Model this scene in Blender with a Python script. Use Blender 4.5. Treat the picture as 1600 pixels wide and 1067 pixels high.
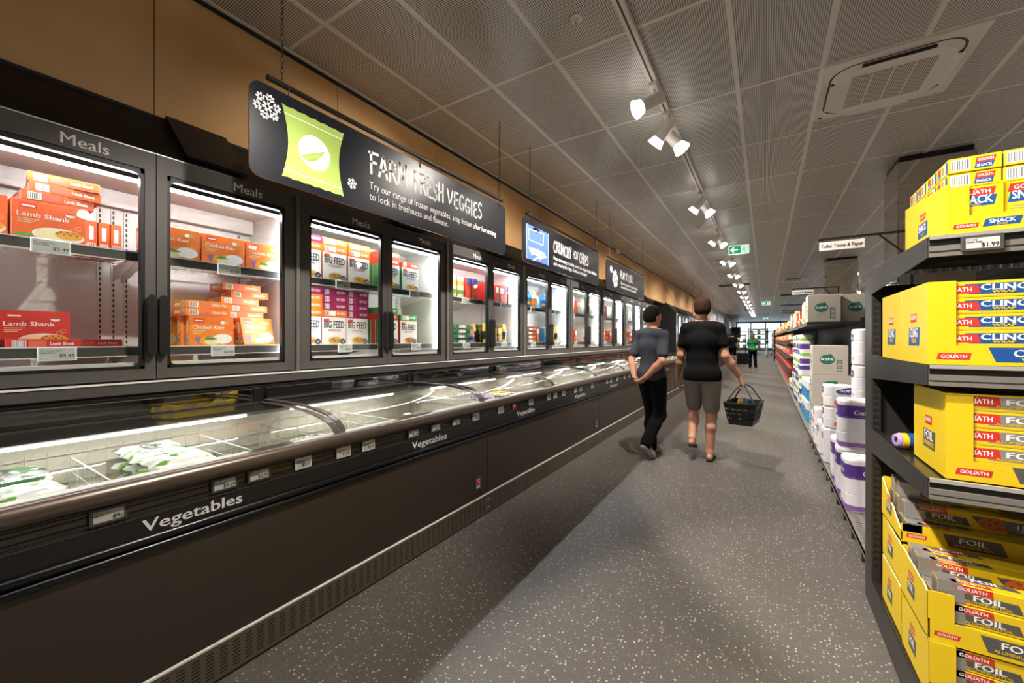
# Supermarket aisle: combined freezers on the left, a yellow endcap on the right.
import bpy, math, random
from mathutils import Matrix, Vector
import numpy as np

for _o in list(bpy.data.objects):
    bpy.data.objects.remove(_o)
SC = bpy.context.scene
COL = SC.collection
PI = math.pi
random.seed(7)

# ------------------------------------------------------------------ camera
YAW = math.radians(32.24)
FPX = 627.0
CAMH = 1.35
cam = bpy.data.cameras.new('camera')
cam.sensor_width = 36.0
cam.lens = FPX / 1600.0 * 36.0
cam.shift_y = -3.0 / 1600.0
cam.clip_start = 0.05
cam.clip_end = 300
camo = bpy.data.objects.new('camera', cam)
COL.objects.link(camo)
camo.location = (0, 0, CAMH)
camo.rotation_euler = (PI / 2, 0, YAW)
SC.camera = camo

# ------------------------------------------------------------------ exposure
vs = SC.view_settings
vs.view_transform = 'Standard'
vs.look = 'None'
vs.gamma = 1.0
vs.use_curve_mapping = False
vs.exposure = 0.0
SC.cycles.use_denoising = True
SC.cycles.max_bounces = 8
SC.cycles.diffuse_bounces = 4
SC.cycles.glossy_bounces = 4
SC.cycles.transparent_max_bounces = 24
SC.cycles.sample_clamp_indirect = 6.0
SC.cycles.caustics_reflective = False
SC.cycles.caustics_refractive = False

# ------------------------------------------------------------------ sky seen through the far windows
W = bpy.data.worlds.new('sky')
SC.world = W
W.use_nodes = True
_bg = W.node_tree.nodes['Background']
_bg.inputs['Color'].default_value = (0.72, 0.87, 1.0, 1)
_bg.inputs['Strength'].default_value = 1.7

CEIL = 3.556
TRACK_X = -0.80
SPOT_LEFT_W, SPOT_RIGHT_W, SPOT_NEXT_W = 400.0, 440.0, 1100.0
SPOT_COLOR = (1.0, 0.92, 0.83)
LED_COOL = (0.93, 0.97, 1.0)


def sun_lamp(name, kind, loc, energy, color=(1, 1, 1), rot=(0, 0, 0), size=None, size_y=None, spot=None, blend=None, radius=None):
    l = bpy.data.lights.new(name, kind)
    l.energy = energy
    l.color = color
    if kind == 'AREA':
        l.shape = 'RECTANGLE'
        l.size, l.size_y = size, size_y
    if kind == 'SPOT':
        l.spot_size, l.spot_blend = spot, blend
    if radius is not None and kind != 'AREA':
        l.shadow_soft_size = radius
    o = bpy.data.objects.new(name, l)
    COL.objects.link(o)
    o.location, o.rotation_euler = loc, rot
    return o


# ------------------------------------------------------------------ materials
def lin(h):
    h = h.lstrip('#')
    out = []
    for i in (0, 2, 4):
        c = int(h[i:i + 2], 16) / 255.0
        out.append(c / 12.92 if c <= 0.04045 else ((c + 0.055) / 1.055) ** 2.4)
    return tuple(out) + (1.0,)


M = {}


def mat(name, col='#808080', rough=0.5, metal=0.0, emit=None, estr=0.0, spec=None, noise=0.0, nscale=40.0, bump=0.0, coat=0.0):
    m = bpy.data.materials.new(name)
    m.use_nodes = True
    nt = m.node_tree
    b = nt.nodes['Principled BSDF']
    c = lin(col) if isinstance(col, str) else col
    b.inputs['Base Color'].default_value = c
    b.inputs['Roughness'].default_value = rough
    b.inputs['Metallic'].default_value = metal
    if spec is not None:
        b.inputs['Specular IOR Level'].default_value = spec
    if coat:
        b.inputs['Coat Weight'].default_value = coat
        b.inputs['Coat Roughness'].default_value = 0.15
    if emit:
        b.inputs['Emission Color'].default_value = lin(emit) if isinstance(emit, str) else tuple(emit) + (1,)
        b.inputs['Emission Strength'].default_value = estr
    if noise or bump:
        tc = nt.nodes.new('ShaderNodeTexCoord')
        n = nt.nodes.new('ShaderNodeTexNoise')
        n.inputs['Scale'].default_value = nscale
        n.inputs['Detail'].default_value = 4
        nt.links.new(tc.outputs['Object'], n.inputs['Vector'])
        if noise:
            mx = nt.nodes.new('ShaderNodeMix')
            mx.data_type = 'RGBA'
            mx.inputs[6].default_value = tuple(x * (1 - noise) for x in c[:3]) + (1,)
            mx.inputs[7].default_value = tuple(min(1, x * (1 + noise)) for x in c[:3]) + (1,)
            nt.links.new(n.outputs['Fac'], mx.inputs[0])
            nt.links.new(mx.outputs[2], b.inputs['Base Color'])
        if bump:
            bp = nt.nodes.new('ShaderNodeBump')
            bp.inputs['Strength'].default_value = bump
            bp.inputs['Distance'].default_value = 0.004
            nt.links.new(n.outputs['Fac'], bp.inputs['Height'])
            nt.links.new(bp.outputs['Normal'], b.inputs['Normal'])
    M[name] = m
    return m


def glass(name, tint=(1, 1, 1, 1), f0=0.05, f90=0.9, rough=0.0):
    m = bpy.data.materials.new(name)
    m.use_nodes = True
    nt = m.node_tree
    nt.nodes.clear()
    out = nt.nodes.new('ShaderNodeOutputMaterial')
    mix = nt.nodes.new('ShaderNodeMixShader')
    tr = nt.nodes.new('ShaderNodeBsdfTransparent')
    gl = nt.nodes.new('ShaderNodeBsdfGlossy')
    gl.inputs['Roughness'].default_value = rough
    tr.inputs['Color'].default_value = tint
    lw = nt.nodes.new('ShaderNodeLayerWeight')
    lw.inputs['Blend'].default_value = 0.5
    pw = nt.nodes.new('ShaderNodeMath')
    pw.operation = 'POWER'
    pw.inputs[1].default_value = 5.0
    ma = nt.nodes.new('ShaderNodeMath')
    ma.operation = 'MULTIPLY_ADD'
    ma.inputs[1].default_value = f90 - f0
    ma.inputs[2].default_value = f0
    L = nt.links.new
    L(lw.outputs['Facing'], pw.inputs[0])
    L(pw.outputs[0], ma.inputs[0])
    L(ma.outputs[0], mix.inputs[0])
    L(tr.outputs[0], mix.inputs[1])
    L(gl.outputs[0], mix.inputs[2])
    L(mix.outputs[0], out.inputs[0])
    M[name] = m
    return m


class NT:
    """small helper to write node maths"""

    def __init__(s, name):
        s.m = bpy.data.materials.new(name)
        s.m.use_nodes = True
        s.nt = s.m.node_tree
        s.b = s.nt.nodes['Principled BSDF']
        M[name] = s.m
        s.tc = s.nt.nodes.new('ShaderNodeTexCoord')

    def n(s, t, **kw):
        n = s.nt.nodes.new(t)
        for k, v in kw.items():
            setattr(n, k, v)
        return n

    def l(s, a, b):
        s.nt.links.new(a, b)

    def math(s, op, a, b=None, c=None):
        n = s.n('ShaderNodeMath', operation=op)
        for i, v in enumerate((a, b, c)):
            if v is None:
                continue
            if isinstance(v, (int, float)):
                n.inputs[i].default_value = v
            else:
                s.l(v, n.inputs[i])
        return n.outputs[0]

    def mix(s, fac, a, b):
        n = s.n('ShaderNodeMix', data_type='RGBA')
        for i, v in ((0, fac), (6, a), (7, b)):
            if isinstance(v, (int, float, tuple)):
                n.inputs[i].default_value = v
            else:
                s.l(v, n.inputs[i])
        return n.outputs[2]

    def xyz(s, which='Object'):
        n = s.n('ShaderNodeSeparateXYZ')
        s.l(s.tc.outputs[which], n.inputs[0])
        return n.outputs

    def noise(s, scale, detail=3, vec=None, out='Fac'):
        n = s.n('ShaderNodeTexNoise')
        n.inputs['Scale'].default_value = scale
        n.inputs['Detail'].default_value = detail
        s.l(vec if vec is not None else s.tc.outputs['Object'], n.inputs['Vector'])
        return n.outputs[out]

    def scaled(s, sx, sy, sz):
        n = s.n('ShaderNodeMapping')
        n.inputs['Scale'].default_value = (sx, sy, sz)
        s.l(s.tc.outputs['Object'], n.inputs['Vector'])
        return n.outputs[0]

    def ramp(s, fac, stops):
        n = s.n('ShaderNodeValToRGB')
        el = n.color_ramp.elements
        while len(el) < len(stops):
            el.new(0.5)
        for e, (p, c) in zip(el, stops):
            e.position, e.color = p, c
        s.l(fac, n.inputs[0])
        return n.outputs[0]


# ------------------------------------------------------------------ mesh builder
class MB:
    def __init__(s):
        s.v, s.f, s.fm, s.sm = [], [], [], []
        s.x = None

    def add(s, verts, faces, m, smooth=False):
        o = len(s.v)
        if s.x is not None:
            verts = [tuple(s.x @ Vector(p)) for p in verts]
        s.v.extend(verts)
        for f in faces:
            s.f.append(tuple(i + o for i in f))
            s.fm.append(m)
            s.sm.append(smooth)
        return s

    def quad(s, a, b, c, d, m):
        return s.add([a, b, c, d], [(0, 1, 2, 3)], m)

    def box(s, x0, x1, y0, y1, z0, z1, m, skip=''):
        """skip: faces to leave out (l r f b d u)"""
        v = [(x0, y0, z0), (x1, y0, z0), (x1, y1, z0), (x0, y1, z0), (x0, y0, z1), (x1, y0, z1), (x1, y1, z1), (x0, y1, z1)]
        F = {'d': (3, 2, 1, 0), 'u': (4, 5, 6, 7), 'f': (0, 1, 5, 4), 'b': (2, 3, 7, 6), 'l': (3, 0, 4, 7), 'r': (1, 2, 6, 5)}
        return s.add(v, [F[k] for k in 'dufblr' if k not in skip], m)

    def rbox(s, x0, x1, y0, y1, z0, z1, m, b=0.004):
        """box with chamfered edges"""
        b = min(b, (x1 - x0) * .45, (y1 - y0) * .45, (z1 - z0) * .45)
        X, Y, Z = (x0, x1), (y0, y1), (z0, z1)
        vs_, idx = [], {}
        for i in (0, 1):
            for j in (0, 1):
                for k in (0, 1):
                    sx, sy, sz = (1 if i == 0 else -1), (1 if j == 0 else -1), (1 if k == 0 else -1)
                    for ax in range(3):
                        p = [X[i] + sx * b, Y[j] + sy * b, Z[k] + sz * b]
                        p[ax] = (X[i], Y[j], Z[k])[ax]
                        idx[(i, j, k, ax)] = len(vs_)
                        vs_.append(tuple(p))
        fs = []
        def face(keys):
            fs.append(tuple(idx[q] for q in keys))
        face([(0, 0, 0, 0), (0, 0, 1, 0), (0, 1, 1, 0), (0, 1, 0, 0)])
        face([(1, 0, 0, 0), (1, 1, 0, 0), (1, 1, 1, 0), (1, 0, 1, 0)])
        face([(0, 0, 0, 1), (1, 0, 0, 1), (1, 0, 1, 1), (0, 0, 1, 1)])
        face([(0, 1, 0, 1), (0, 1, 1, 1), (1, 1, 1, 1), (1, 1, 0, 1)])
        face([(0, 0, 0, 2), (0, 1, 0, 2), (1, 1, 0, 2), (1, 0, 0, 2)])
        face([(0, 0, 1, 2), (1, 0, 1, 2), (1, 1, 1, 2), (0, 1, 1, 2)])
        for i in (0, 1):
            for j in (0, 1):
                face([(i, j, 0, 0), (i, j, 1, 0), (i, j, 1, 1), (i, j, 0, 1)] if (i + j) % 2 else [(i, j, 0, 1), (i, j, 1, 1), (i, j, 1, 0), (i, j, 0, 0)])
        for i in (0, 1):
            for k in (0, 1):
                face([(i, 0, k, 0), (i, 1, k, 0), (i, 1, k, 2), (i, 0, k, 2)] if (i + k) % 2 == 0 else [(i, 0, k, 2), (i, 1, k, 2), (i, 1, k, 0), (i, 0, k, 0)])
        for j in (0, 1):
            for k in (0, 1):
                face([(0, j, k, 1), (1, j, k, 1), (1, j, k, 2), (0, j, k, 2)] if (j + k) % 2 else [(0, j, k, 2), (1, j, k, 2), (1, j, k, 1), (0, j, k, 1)])
        for i in (0, 1):
            for j in (0, 1):
                for k in (0, 1):
                    t = [(i, j, k, 0), (i, j, k, 1), (i, j, k, 2)]
                    face(t if (i + j + k) % 2 else t[::-1])
        return s.add(vs_, fs, m)

    def cyl(s, p0, p1, r, m, n=12, r1=None, caps=True, smooth=True):
        p0, p1 = Vector(p0), Vector(p1)
        d = (p1 - p0).normalized()
        a = d.orthogonal().normalized()
        b = d.cross(a)
        r1 = r if r1 is None else r1
        vs_ = []
        for i in range(n):
            t = 2 * PI * i / n
            q = a * math.cos(t) + b * math.sin(t)
            vs_.append(tuple(p0 + q * r))
            vs_.append(tuple(p1 + q * r1))
        s.add(vs_, [(2 * i, (2 * i + 2) % (2 * n), (2 * i + 3) % (2 * n), 2 * i + 1) for i in range(n)], m, smooth)
        if caps:
            s.add([vs_[2 * i] for i in range(n)], [tuple(range(n - 1, -1, -1))], m)
            s.add([vs_[2 * i + 1] for i in range(n)], [tuple(range(n))], m)
        return s

    def tube(s, pts, r, m, n=6, closed=False):
        P = [Vector(p) for p in pts]
        k = len(P)
        rings = []
        up = Vector((0.123, 0.31, 0.94))
        for i in range(k):
            if closed:
                d = (P[(i + 1) % k] - P[i - 1])
            else:
                d = P[min(i + 1, k - 1)] - P[max(i - 1, 0)]
            d.normalize()
            a = d.cross(up)
            if a.length < 1e-4:
                a = d.orthogonal()
            a.normalize()
            b = d.cross(a)
            rings.append([tuple(P[i] + (a * math.cos(2 * PI * j / n) + b * math.sin(2 * PI * j / n)) * r) for j in range(n)])
        vs_ = [p for q in rings for p in q]
        fs = []
        for i in range(k if closed else k - 1):
            i2 = (i + 1) % k
            for j in range(n):
                j2 = (j + 1) % n
                fs.append((i * n + j, i * n + j2, i2 * n + j2, i2 * n + j))
        if not closed:
            fs.append(tuple(range(n)))
            fs.append(tuple((k - 1) * n + j for j in range(n - 1, -1, -1)))
        return s.add(vs_, fs, m, True)

    def extrude_y(s, prof, y0, y1, m, smooth=False, closed=True, caps=True):
        """profile [(x,z)...] swept along y"""
        n = len(prof)
        vs_ = [(x, y0, z) for x, z in prof] + [(x, y1, z) for x, z in prof]
        fs = [(i, (i + 1) % n, (i + 1) % n + n, i + n) for i in range(n if closed else n - 1)]
        s.add(vs_, fs, m, smooth)
        if caps and closed:
            s.add([(x, y0, z) for x, z in prof], [tuple(range(n - 1, -1, -1))], m)
            s.add([(x, y1, z) for x, z in prof], [tuple(range(n))], m)
        return s

    def extrude_x(s, prof, x0, x1, m, smooth=False, closed=True, caps=True):
        """profile [(y,z)...] swept along x"""
        n = len(prof)
        vs_ = [(x0, y, z) for y, z in prof] + [(x1, y, z) for y, z in prof]
        fs = [(i, (i + 1) % n, (i + 1) % n + n, i + n) for i in range(n if closed else n - 1)]
        s.add(vs_, fs, m, smooth)
        if caps and closed:
            s.add([(x0, y, z) for y, z in prof], [tuple(range(n - 1, -1, -1))], m)
            s.add([(x1, y, z) for y, z in prof], [tuple(range(n))], m)
        return s

    def lathe(s, prof, c, m, n=20, smooth=True):
        """profile [(r,z)...] turned about the vertical axis through c"""
        vs_ = []
        for r, z in prof:
            for i in range(n):
                t = 2 * PI * i / n
                vs_.append((c[0] + r * math.cos(t), c[1] + r * math.sin(t), c[2] + z))
        fs = []
        for k in range(len(prof) - 1):
            for i in range(n):
                j = (i + 1) % n
                fs.append((k * n + i, k * n + j, (k + 1) * n + j, (k + 1) * n + i))
        return s.add(vs_, fs, m, smooth)

    # -- printing on a flat face: F = (origin, right, up) ; normal = right x up
    def ink(s, F, pts, m, lift=0.0004):
        o, r, u = F
        nn = r.cross(u)
        return s.add([tuple(o + r * a + u * b + nn * lift) for a, b in pts], [tuple(range(len(pts)))], m)

    def ink_rect(s, F, a0, b0, a1, b1, m, lift=0.0004):
        return s.ink(F, [(a0, b0), (a1, b0), (a1, b1), (a0, b1)], m, lift)

    def ink_skew(s, F, a0, b0, a1, b1, m, k=0.3, lift=0.0004):
        d = (b1 - b0) * k
        return s.ink(F, [(a0, b0), (a1 - d, b0), (a1, b1), (a0 + d, b1)], m, lift)

    def ink_disc(s, F, a, b, ra, rb, m, n=18, lift=0.0004, rot=0.0):
        pts = []
        for i in range(n):
            t = 2 * PI * i / n
            x, y = ra * math.cos(t), rb * math.sin(t)
            pts.append((a + x * math.cos(rot) - y * math.sin(rot), b + x * math.sin(rot) + y * math.cos(rot)))
        return s.ink(F, pts, m, lift)

    def ink_text(s, F, txt, a, b, size, m, lift=0.0008, align='l', bold=0.0, sx=1.0, width=None, slope=0.0, spacing=1.0):
        vs2, fs, w = text_mesh(txt, bold, spacing)
        k = size
        kx = k * sx
        if width is not None and w > 0:
            kx = width / w
        off = {'l': 0.0, 'c': -w * kx / 2, 'r': -w * kx}[align]
        o, r, u = F
        nn = r.cross(u)
        return s.add([tuple(o + r * (a + off + x * kx + slope * y * k) + u * (b + y * k) + nn * (lift + lay * 0.0003)) for x, y, lay in vs2], fs, m)

    def ink_stroke(s, F, pts, w, m, lift=0.0008):
        """a painted line of width w through pts"""
        for (a0, b0), (a1, b1) in zip(pts[:-1], pts[1:]):
            dx, dy = a1 - a0, b1 - b0
            L = math.hypot(dx, dy) or 1e-6
            tx, ty = dx / L * w * .35, dy / L * w * .35
            px, py = -dy / L * w / 2, dx / L * w / 2
            s.ink(F, [(a0 - tx - px * .6, b0 - ty - py * .6), (a0 + tx * .2 - px, b0 + ty * .2 - py), (a1 - tx * .2 - px, b1 - ty * .2 - py), (a1 + tx - px * .6, b1 + ty - py * .6),
                      (a1 + tx + px * .6, b1 + ty + py * .6), (a1 - tx * .2 + px, b1 - ty * .2 + py), (a0 + tx * .2 + px, b0 + ty * .2 + py), (a0 - tx + px * .6, b0 - ty + py * .6)], m, lift)
        return s

    def ink_bars(s, F, a0, b0, a1, b1, m, seed=1, n=9, back=None):
        rr = random.Random(seed)
        if back:
            s.ink_rect(F, a0, b0, a1, b1, back)
        x = a0 + (a1 - a0) * .06
        w = (a1 - a0) * .88 / (2 * n)
        for i in range(n):
            q = w * rr.uniform(.5, 1.5)
            s.ink_rect(F, x, b0 + (b1 - b0) * .08, x + q, b1 - (b1 - b0) * .08, m, 0.0008)
            x += 2 * w
        return s

    def mesh(s, name):
        me = bpy.data.meshes.new(name)
        me.from_pydata(s.v, [], s.f)
        names = []
        for q in s.fm:
            if q not in names:
                names.append(q)
        for q in names:
            me.materials.append(M[q])
        ix = {q: i for i, q in enumerate(names)}
        me.polygons.foreach_set('material_index', [ix[q] for q in s.fm])
        me.polygons.foreach_set('use_smooth', s.sm)
        me.update()
        return me

    def build(s, name, parent=None, loc=None):
        o = bpy.data.objects.new(name, s.mesh(name))
        COL.objects.link(o)
        if parent is not None:
            o.parent = parent
        if loc is not None:
            o.location = loc
        return o


_TX = {}


def text_mesh(txt, bold=0.0, spacing=1.0):
    """outline of a line of text from Blender's built-in font: 2-D points, faces, width (cap height about 0.7)"""
    key = (txt, bold, spacing)
    if key not in _TX:
        cu = bpy.data.curves.new('t', 'FONT')
        cu.body = txt
        cu.space_character = spacing
        cu.resolution_u = 2
        o = bpy.data.objects.new('t', cu)
        COL.objects.link(o)
        me = o.to_mesh()
        vs2 = [(v.co.x, v.co.y) for v in me.vertices]
        fs = [tuple(p.vertices) for p in me.polygons]
        # face the printing outwards
        good = []
        for f in fs:
            a = 0
            for i in range(len(f)):
                x0, y0 = vs2[f[i]]
                x1, y1 = vs2[f[(i + 1) % len(f)]]
                a += x0 * y1 - x1 * y0
            good.append(f if a > 0 else f[::-1])
        o.to_mesh_clear()
        bpy.data.objects.remove(o)
        bpy.data.curves.remove(cu)
        if bold and vs2:
            # heavier weight: the outline printed three times, slightly apart
            n0, f0, v0 = len(vs2), list(good), list(vs2)
            vs2 = [(x, y, 0) for x, y in v0]
            for sgn in (1, -1):
                vs2 = vs2 + [(x + sgn * bold, y + sgn * bold * .35, 1 if sgn > 0 else 2) for x, y in v0]
                good = good + [tuple(i + (n0 if sgn > 0 else 2 * n0) for i in f) for f in f0]
        if vs2:
            x0 = min(p[0] for p in vs2)
            vs2 = [(p[0] - x0, p[1], p[2] if len(p) > 2 else 0) for p in vs2]
            w = max(p[0] for p in vs2)
        else:
            w = 0
        _TX[key] = (vs2, good, w)
    return _TX[key]


V = Vector
FRONT = lambda x, y, z: (V((x, y, z)), V((1, 0, 0)), V((0, 0, 1)))       # a face turned to -y
SIDE_L = lambda x, y, z: (V((x, y, z)), V((0, -1, 0)), V((0, 0, 1)))     # a face turned to -x
SIDE_R = lambda x, y, z: (V((x, y, z)), V((0, 1, 0)), V((0, 0, 1)))      # a face turned to +x
TOP = lambda x, y, z: (V((x, y, z)), V((1, 0, 0)), V((0, 1, 0)))         # a face turned up
BACK = lambda x, y, z: (V((x, y, z)), V((-1, 0, 0)), V((0, 0, 1)))       # a face turned to +y


# ------------------------------------------------------------------ object helpers
def tag(o, label=None, cat=None, group=None, kind=None):
    for k, v in (('label', label), ('category', cat), ('group', group), ('kind', kind)):
        if v:
            o[k] = v
    return o


def thing(name, label, cat, loc=(0, 0, 0), rz=0.0, group=None):
    o = bpy.data.objects.new(name, None)
    COL.objects.link(o)
    o.empty_display_size = 0.1
    o.location, o.rotation_euler = loc, (0, 0, rz)
    return tag(o, label, cat, group)


def copy_thing(src, loc, rz=0.0, label=None, group=None, rot=None):
    def rec(a, parent):
        c = a.copy()
        COL.objects.link(c)
        if parent is not None:
            c.parent = parent
        for ch in KIDS.get(a.name, [q for q in a.children]):
            rec(ch, c)
        return c
    r = rec(src, None)
    r.location = loc
    r.rotation_euler = rot if rot else (0, 0, rz)
    if label:
        r['label'] = label
    if group:
        r['group'] = group
    return r


KIDS = {}


class Stock:
    """one kind of product: the first placing uses the modelled thing itself, later placings copy it"""

    def __init__(s, name, cat, mb=None, mesh=None):
        s.name, s.cat = name, cat
        s.me = mesh if mesh else mb.mesh(name)

    def put(s, loc, rz, label, group=None, rot=None, scale=None):
        o = bpy.data.objects.new(s.name, s.me)
        COL.objects.link(o)
        o.location = loc
        o.rotation_euler = rot if rot else (0, 0, rz)
        if scale:
            o.scale = scale
        return tag(o, label, s.cat, group)


ORD = ['first', 'second', 'third', 'fourth', 'fifth', 'sixth', 'seventh', 'eighth', 'ninth', 'tenth', 'eleventh', 'twelfth', 'thirteenth',
       'fourteenth', 'fifteenth', 'sixteenth', 'seventeenth', 'eighteenth', 'nineteenth', 'twentieth']
for _t in ('twenty', 'thirty', 'forty', 'fifty', 'sixty'):
    if _t != 'twenty':
        ORD.append({'thirty': 'thirtieth', 'forty': 'fortieth', 'fifty': 'fiftieth', 'sixty': 'sixtieth'}[_t])
    for _u in ORD[:9]:
        ORD.append(_t + '-' + _u)
# ------------------------------------------------------------------ basic materials
mat('black', '#0b0b0c', 0.45)
mat('black_gloss', '#08080a', 0.18)
mat('white', '#f2f2ee', 0.45)
mat('ink_white', '#fcfbf8', 0.5)
mat('ink_black', '#1a1a1c', 0.5)
mat('steel', '#b9b6b0', 0.28, 1.0)
mat('steel_dark', '#5c5852', 0.34, 0.9)
mat('dark_grey', '#2b2a29', 0.42)
mat('charcoal', '#3a3633', 0.40, 0.3)
mat('white_paint', '#d9d4cc', 0.45)
mat('wire_white', '#e6e3dc', 0.4)
mat('price_screen', '#c9cac6', 0.5)
mat('price_case', '#eef3f4', 0.35)
mat('price_case_dark', '#4a4845', 0.4)
mat('led', '#ffffff', 0.5, emit=LED_COOL, estr=105.0)
mat('led_side', '#ffffff', 0.5, emit=LED_COOL, estr=55.0)
mat('led_chest', '#ffffff', 0.5, emit=(1.0, 0.97, 0.9), estr=32.0)
mat('mirror', '#c9c4ba', 0.04, 1.0)
glass('door_glass', (0.97, 0.985, 0.98, 1), 0.05, 0.8)
glass('lid_glass', (0.97, 0.985, 0.98, 1), 0.035, 0.5)
glass('guard_glass', (0.5, 0.5, 0.47, 1), 0.38, 0.95)

# floor: dark vinyl with pale chips
q = NT('floor_vinyl')
def chips(scale, lo, hi, dens):
    v = q.n('ShaderNodeTexVoronoi', feature='F1')
    v.inputs['Scale'].default_value = scale
    v.inputs['Randomness'].default_value = 1.0
    q.l(q.tc.outputs['Object'], v.inputs['Vector'])
    n = q.n('ShaderNodeMapRange')
    n.inputs['From Min'].default_value = lo
    n.inputs['From Max'].default_value = hi
    n.inputs['To Min'].default_value = 1
    n.inputs['To Max'].default_value = 0
    wob = q.noise(scale * 2.2, 2)
    d = q.math('ADD', v.outputs['Distance'], q.math('MULTIPLY', q.math('SUBTRACT', wob, 0.5), 0.22))
    q.l(d, n.inputs['Value'])
    sep = q.n('ShaderNodeSeparateColor')
    q.l(v.outputs['Color'], sep.inputs[0])
    on = q.math('LESS_THAN', sep.outputs[0], dens)
    return q.math('MULTIPLY', n.outputs[0], on), sep.outputs[1]
c1, r1 = chips(62, 0.20, 0.30, 0.48)
c2, r2 = chips(130, 0.22, 0.32, 0.6)
base = q.mix(q.noise(9, 4), lin('#55514c'), lin('#605b55'))
base = q.mix(q.math('MULTIPLY', c2, 0.55), base, lin('#8f8a82'))
chip = q.mix(r1, lin('#8f8a82'), lin('#d8d2c8'))
base = q.mix(c1, base, chip)
q.l(base, q.b.inputs['Base Color'])
q.b.inputs['Roughness'].default_value = 0.42
q.b.inputs['Specular IOR Level'].default_value = 0.45

# ceiling: perforated metal trays
q = NT('perforated_tile')
X_, Y_, Z_ = q.xyz()
PITCH = 0.0145
row = q.math('DIVIDE', X_, PITCH)
fy = q.math('DIVIDE', Y_, PITCH)
def cen(v):
    return q.math('SUBTRACT', q.math('FRACT', v), 0.5)
cx, cy = cen(row), cen(fy)
dd = q.math('SQRT', q.math('ADD', q.math('MULTIPLY', cx, cx), q.math('MULTIPLY', cy, cy)))
hole = q.math('LESS_THAN', dd, 0.36)
cx2, cy2 = cen(q.math('ADD', row, 0.5)), cen(q.math('ADD', fy, 0.5))
q.l(q.mix(hole, lin('#eae5de'), lin('#2f2925')), q.b.inputs['Base Color'])
q.b.inputs['Roughness'].default_value = 0.38

# plywood wall
q = NT('plywood')
vec = q.scaled(0.6, 1.0, 0.35)
n1 = q.noise(2.2, 6, vec)
w = q.n('ShaderNodeTexWave', wave_type='RINGS')
w.inputs['Scale'].default_value = 0.5
w.inputs['Distortion'].default_value = 9.0
w.inputs['Detail'].default_value = 3
q.l(q.scaled(0.4, 0.5, 1.6), w.inputs['Vector'])
grain = q.math('ADD', q.math('MULTIPLY', n1, 0.7), q.math('MULTIPLY', w.outputs['Fac'], 0.3))
colr = q.ramp(grain, [(0.2, lin('#c08f56')), (0.55, lin('#cc9f68')), (0.85, lin('#d8b07e'))])
yy = q.xyz()[1]
seam = q.math('LESS_THAN', q.math('ABSOLUTE', q.math('SUBTRACT', q.math('FRACT', q.math('DIVIDE', q.math('SUBTRACT', yy, 0.891 - 0.61), 1.22)), 0.5)), 0.0022)
q.l(q.mix(seam, colr, lin('#3a2410')), q.b.inputs['Base Color'])
q.b.inputs['Roughness'].default_value = 0.42

mat('grid_bar', '#ece7e0', 0.42)
mat('wall_paint', '#c9c6c0', 0.6)
mat('wall_dark', '#55524e', 0.6)


def struct(name, mb):
    return tag(mb.build(name), kind='structure')


FARY = 58.0
X0, X1, Y0 = -3.10, 11.0, -5.0
b = MB(); b.box(-4.2, X1, Y0, FARY, -0.1, 0.0, 'floor_vinyl'); struct('floor', b)
b = MB(); b.box(-4.2, X1, Y0, FARY, CEIL, CEIL + 0.1, 'perforated_tile'); struct('ceiling', b)
# grid of the suspended ceiling: 600 x 1200 trays
b = MB()
gx = -0.204 - 0.6 * 5
while gx < X1:
    if gx > X0 + 0.05:
        b.box(gx - 0.019, gx + 0.019, Y0, FARY, CEIL - 0.004, CEIL + 0.01, 'grid_bar', 'u')
    gx += 0.6
GY0 = (1.2723 * 2.206 - 1.1816 * 2.206 * math.sin(YAW)) / math.cos(YAW)
gy = GY0 - 1.2 * 5
while gy < FARY:
    b.box(X0, X1, gy - 0.013, gy + 0.013, CEIL - 0.003, CEIL + 0.01, 'grid_bar', 'u')
    gy += 1.2
struct('trim_1', b)
# plywood upper wall, above the freezers, and the painted wall behind and beyond them
b = MB(); b.box(-3.22, X0, Y0, 30.0, 2.66, CEIL, 'plywood'); struct('wall_left', b)
b = MB(); b.box(-4.2, -4.1, Y0, FARY, 0, CEIL, 'wall_paint'); struct('wall_left_lower', b)
b = MB(); b.box(-4.1, X0, 30.0, FARY, 0, CEIL, 'wall_paint'); struct('wall_left_far', b)
b = MB(); b.box(X1, X1 + 0.1, Y0, FARY, 0, CEIL, 'wall_paint'); struct('wall_right', b)
b = MB(); b.box(-4.2, X1, Y0 - 0.1, Y0, 0, CEIL, 'wall_paint'); struct('wall_back', b)
# black trim between plywood and ceiling
b = MB(); b.box(X0, X0 + 0.012, Y0, 30.0, CEIL - 0.034, CEIL, 'black'); b.box(X0 + 0.012, X0 + 0.04, Y0, 30.0, CEIL - 0.006, CEIL, 'grid_bar'); struct('trim_2', b)
# glazed end wall with mullions
b = MB()
b.box(-4.2, X1, FARY, FARY + 0.2, 0, 0.3, 'wall_paint')
b.box(-4.2, X1, FARY, FARY + 0.2, 3.42, CEIL, 'wall_paint')
b.box(-4.2, -3.1, FARY, FARY + 0.2, 0.3, 3.42, 'wall_paint')
struct('wall_far', b)
b = MB()
xs = [-3.05 + 1.55 * i for i in range(10)]
for x in xs:
    b.box(x - 0.05, x + 0.05, FARY - 0.04, FARY + 0.06, 0.3, 3.42, 'dark_grey')
for z in (0.3, 2.35, 3.40):
    b.box(-3.1, X1, FARY - 0.03, FARY + 0.05, z - 0.03, z + 0.03, 'dark_grey')
b.box(-3.1, X1, FARY + 0.0, FARY + 0.012, 0.3, 3.42, 'door_glass')
struct('window_1', b)
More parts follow.
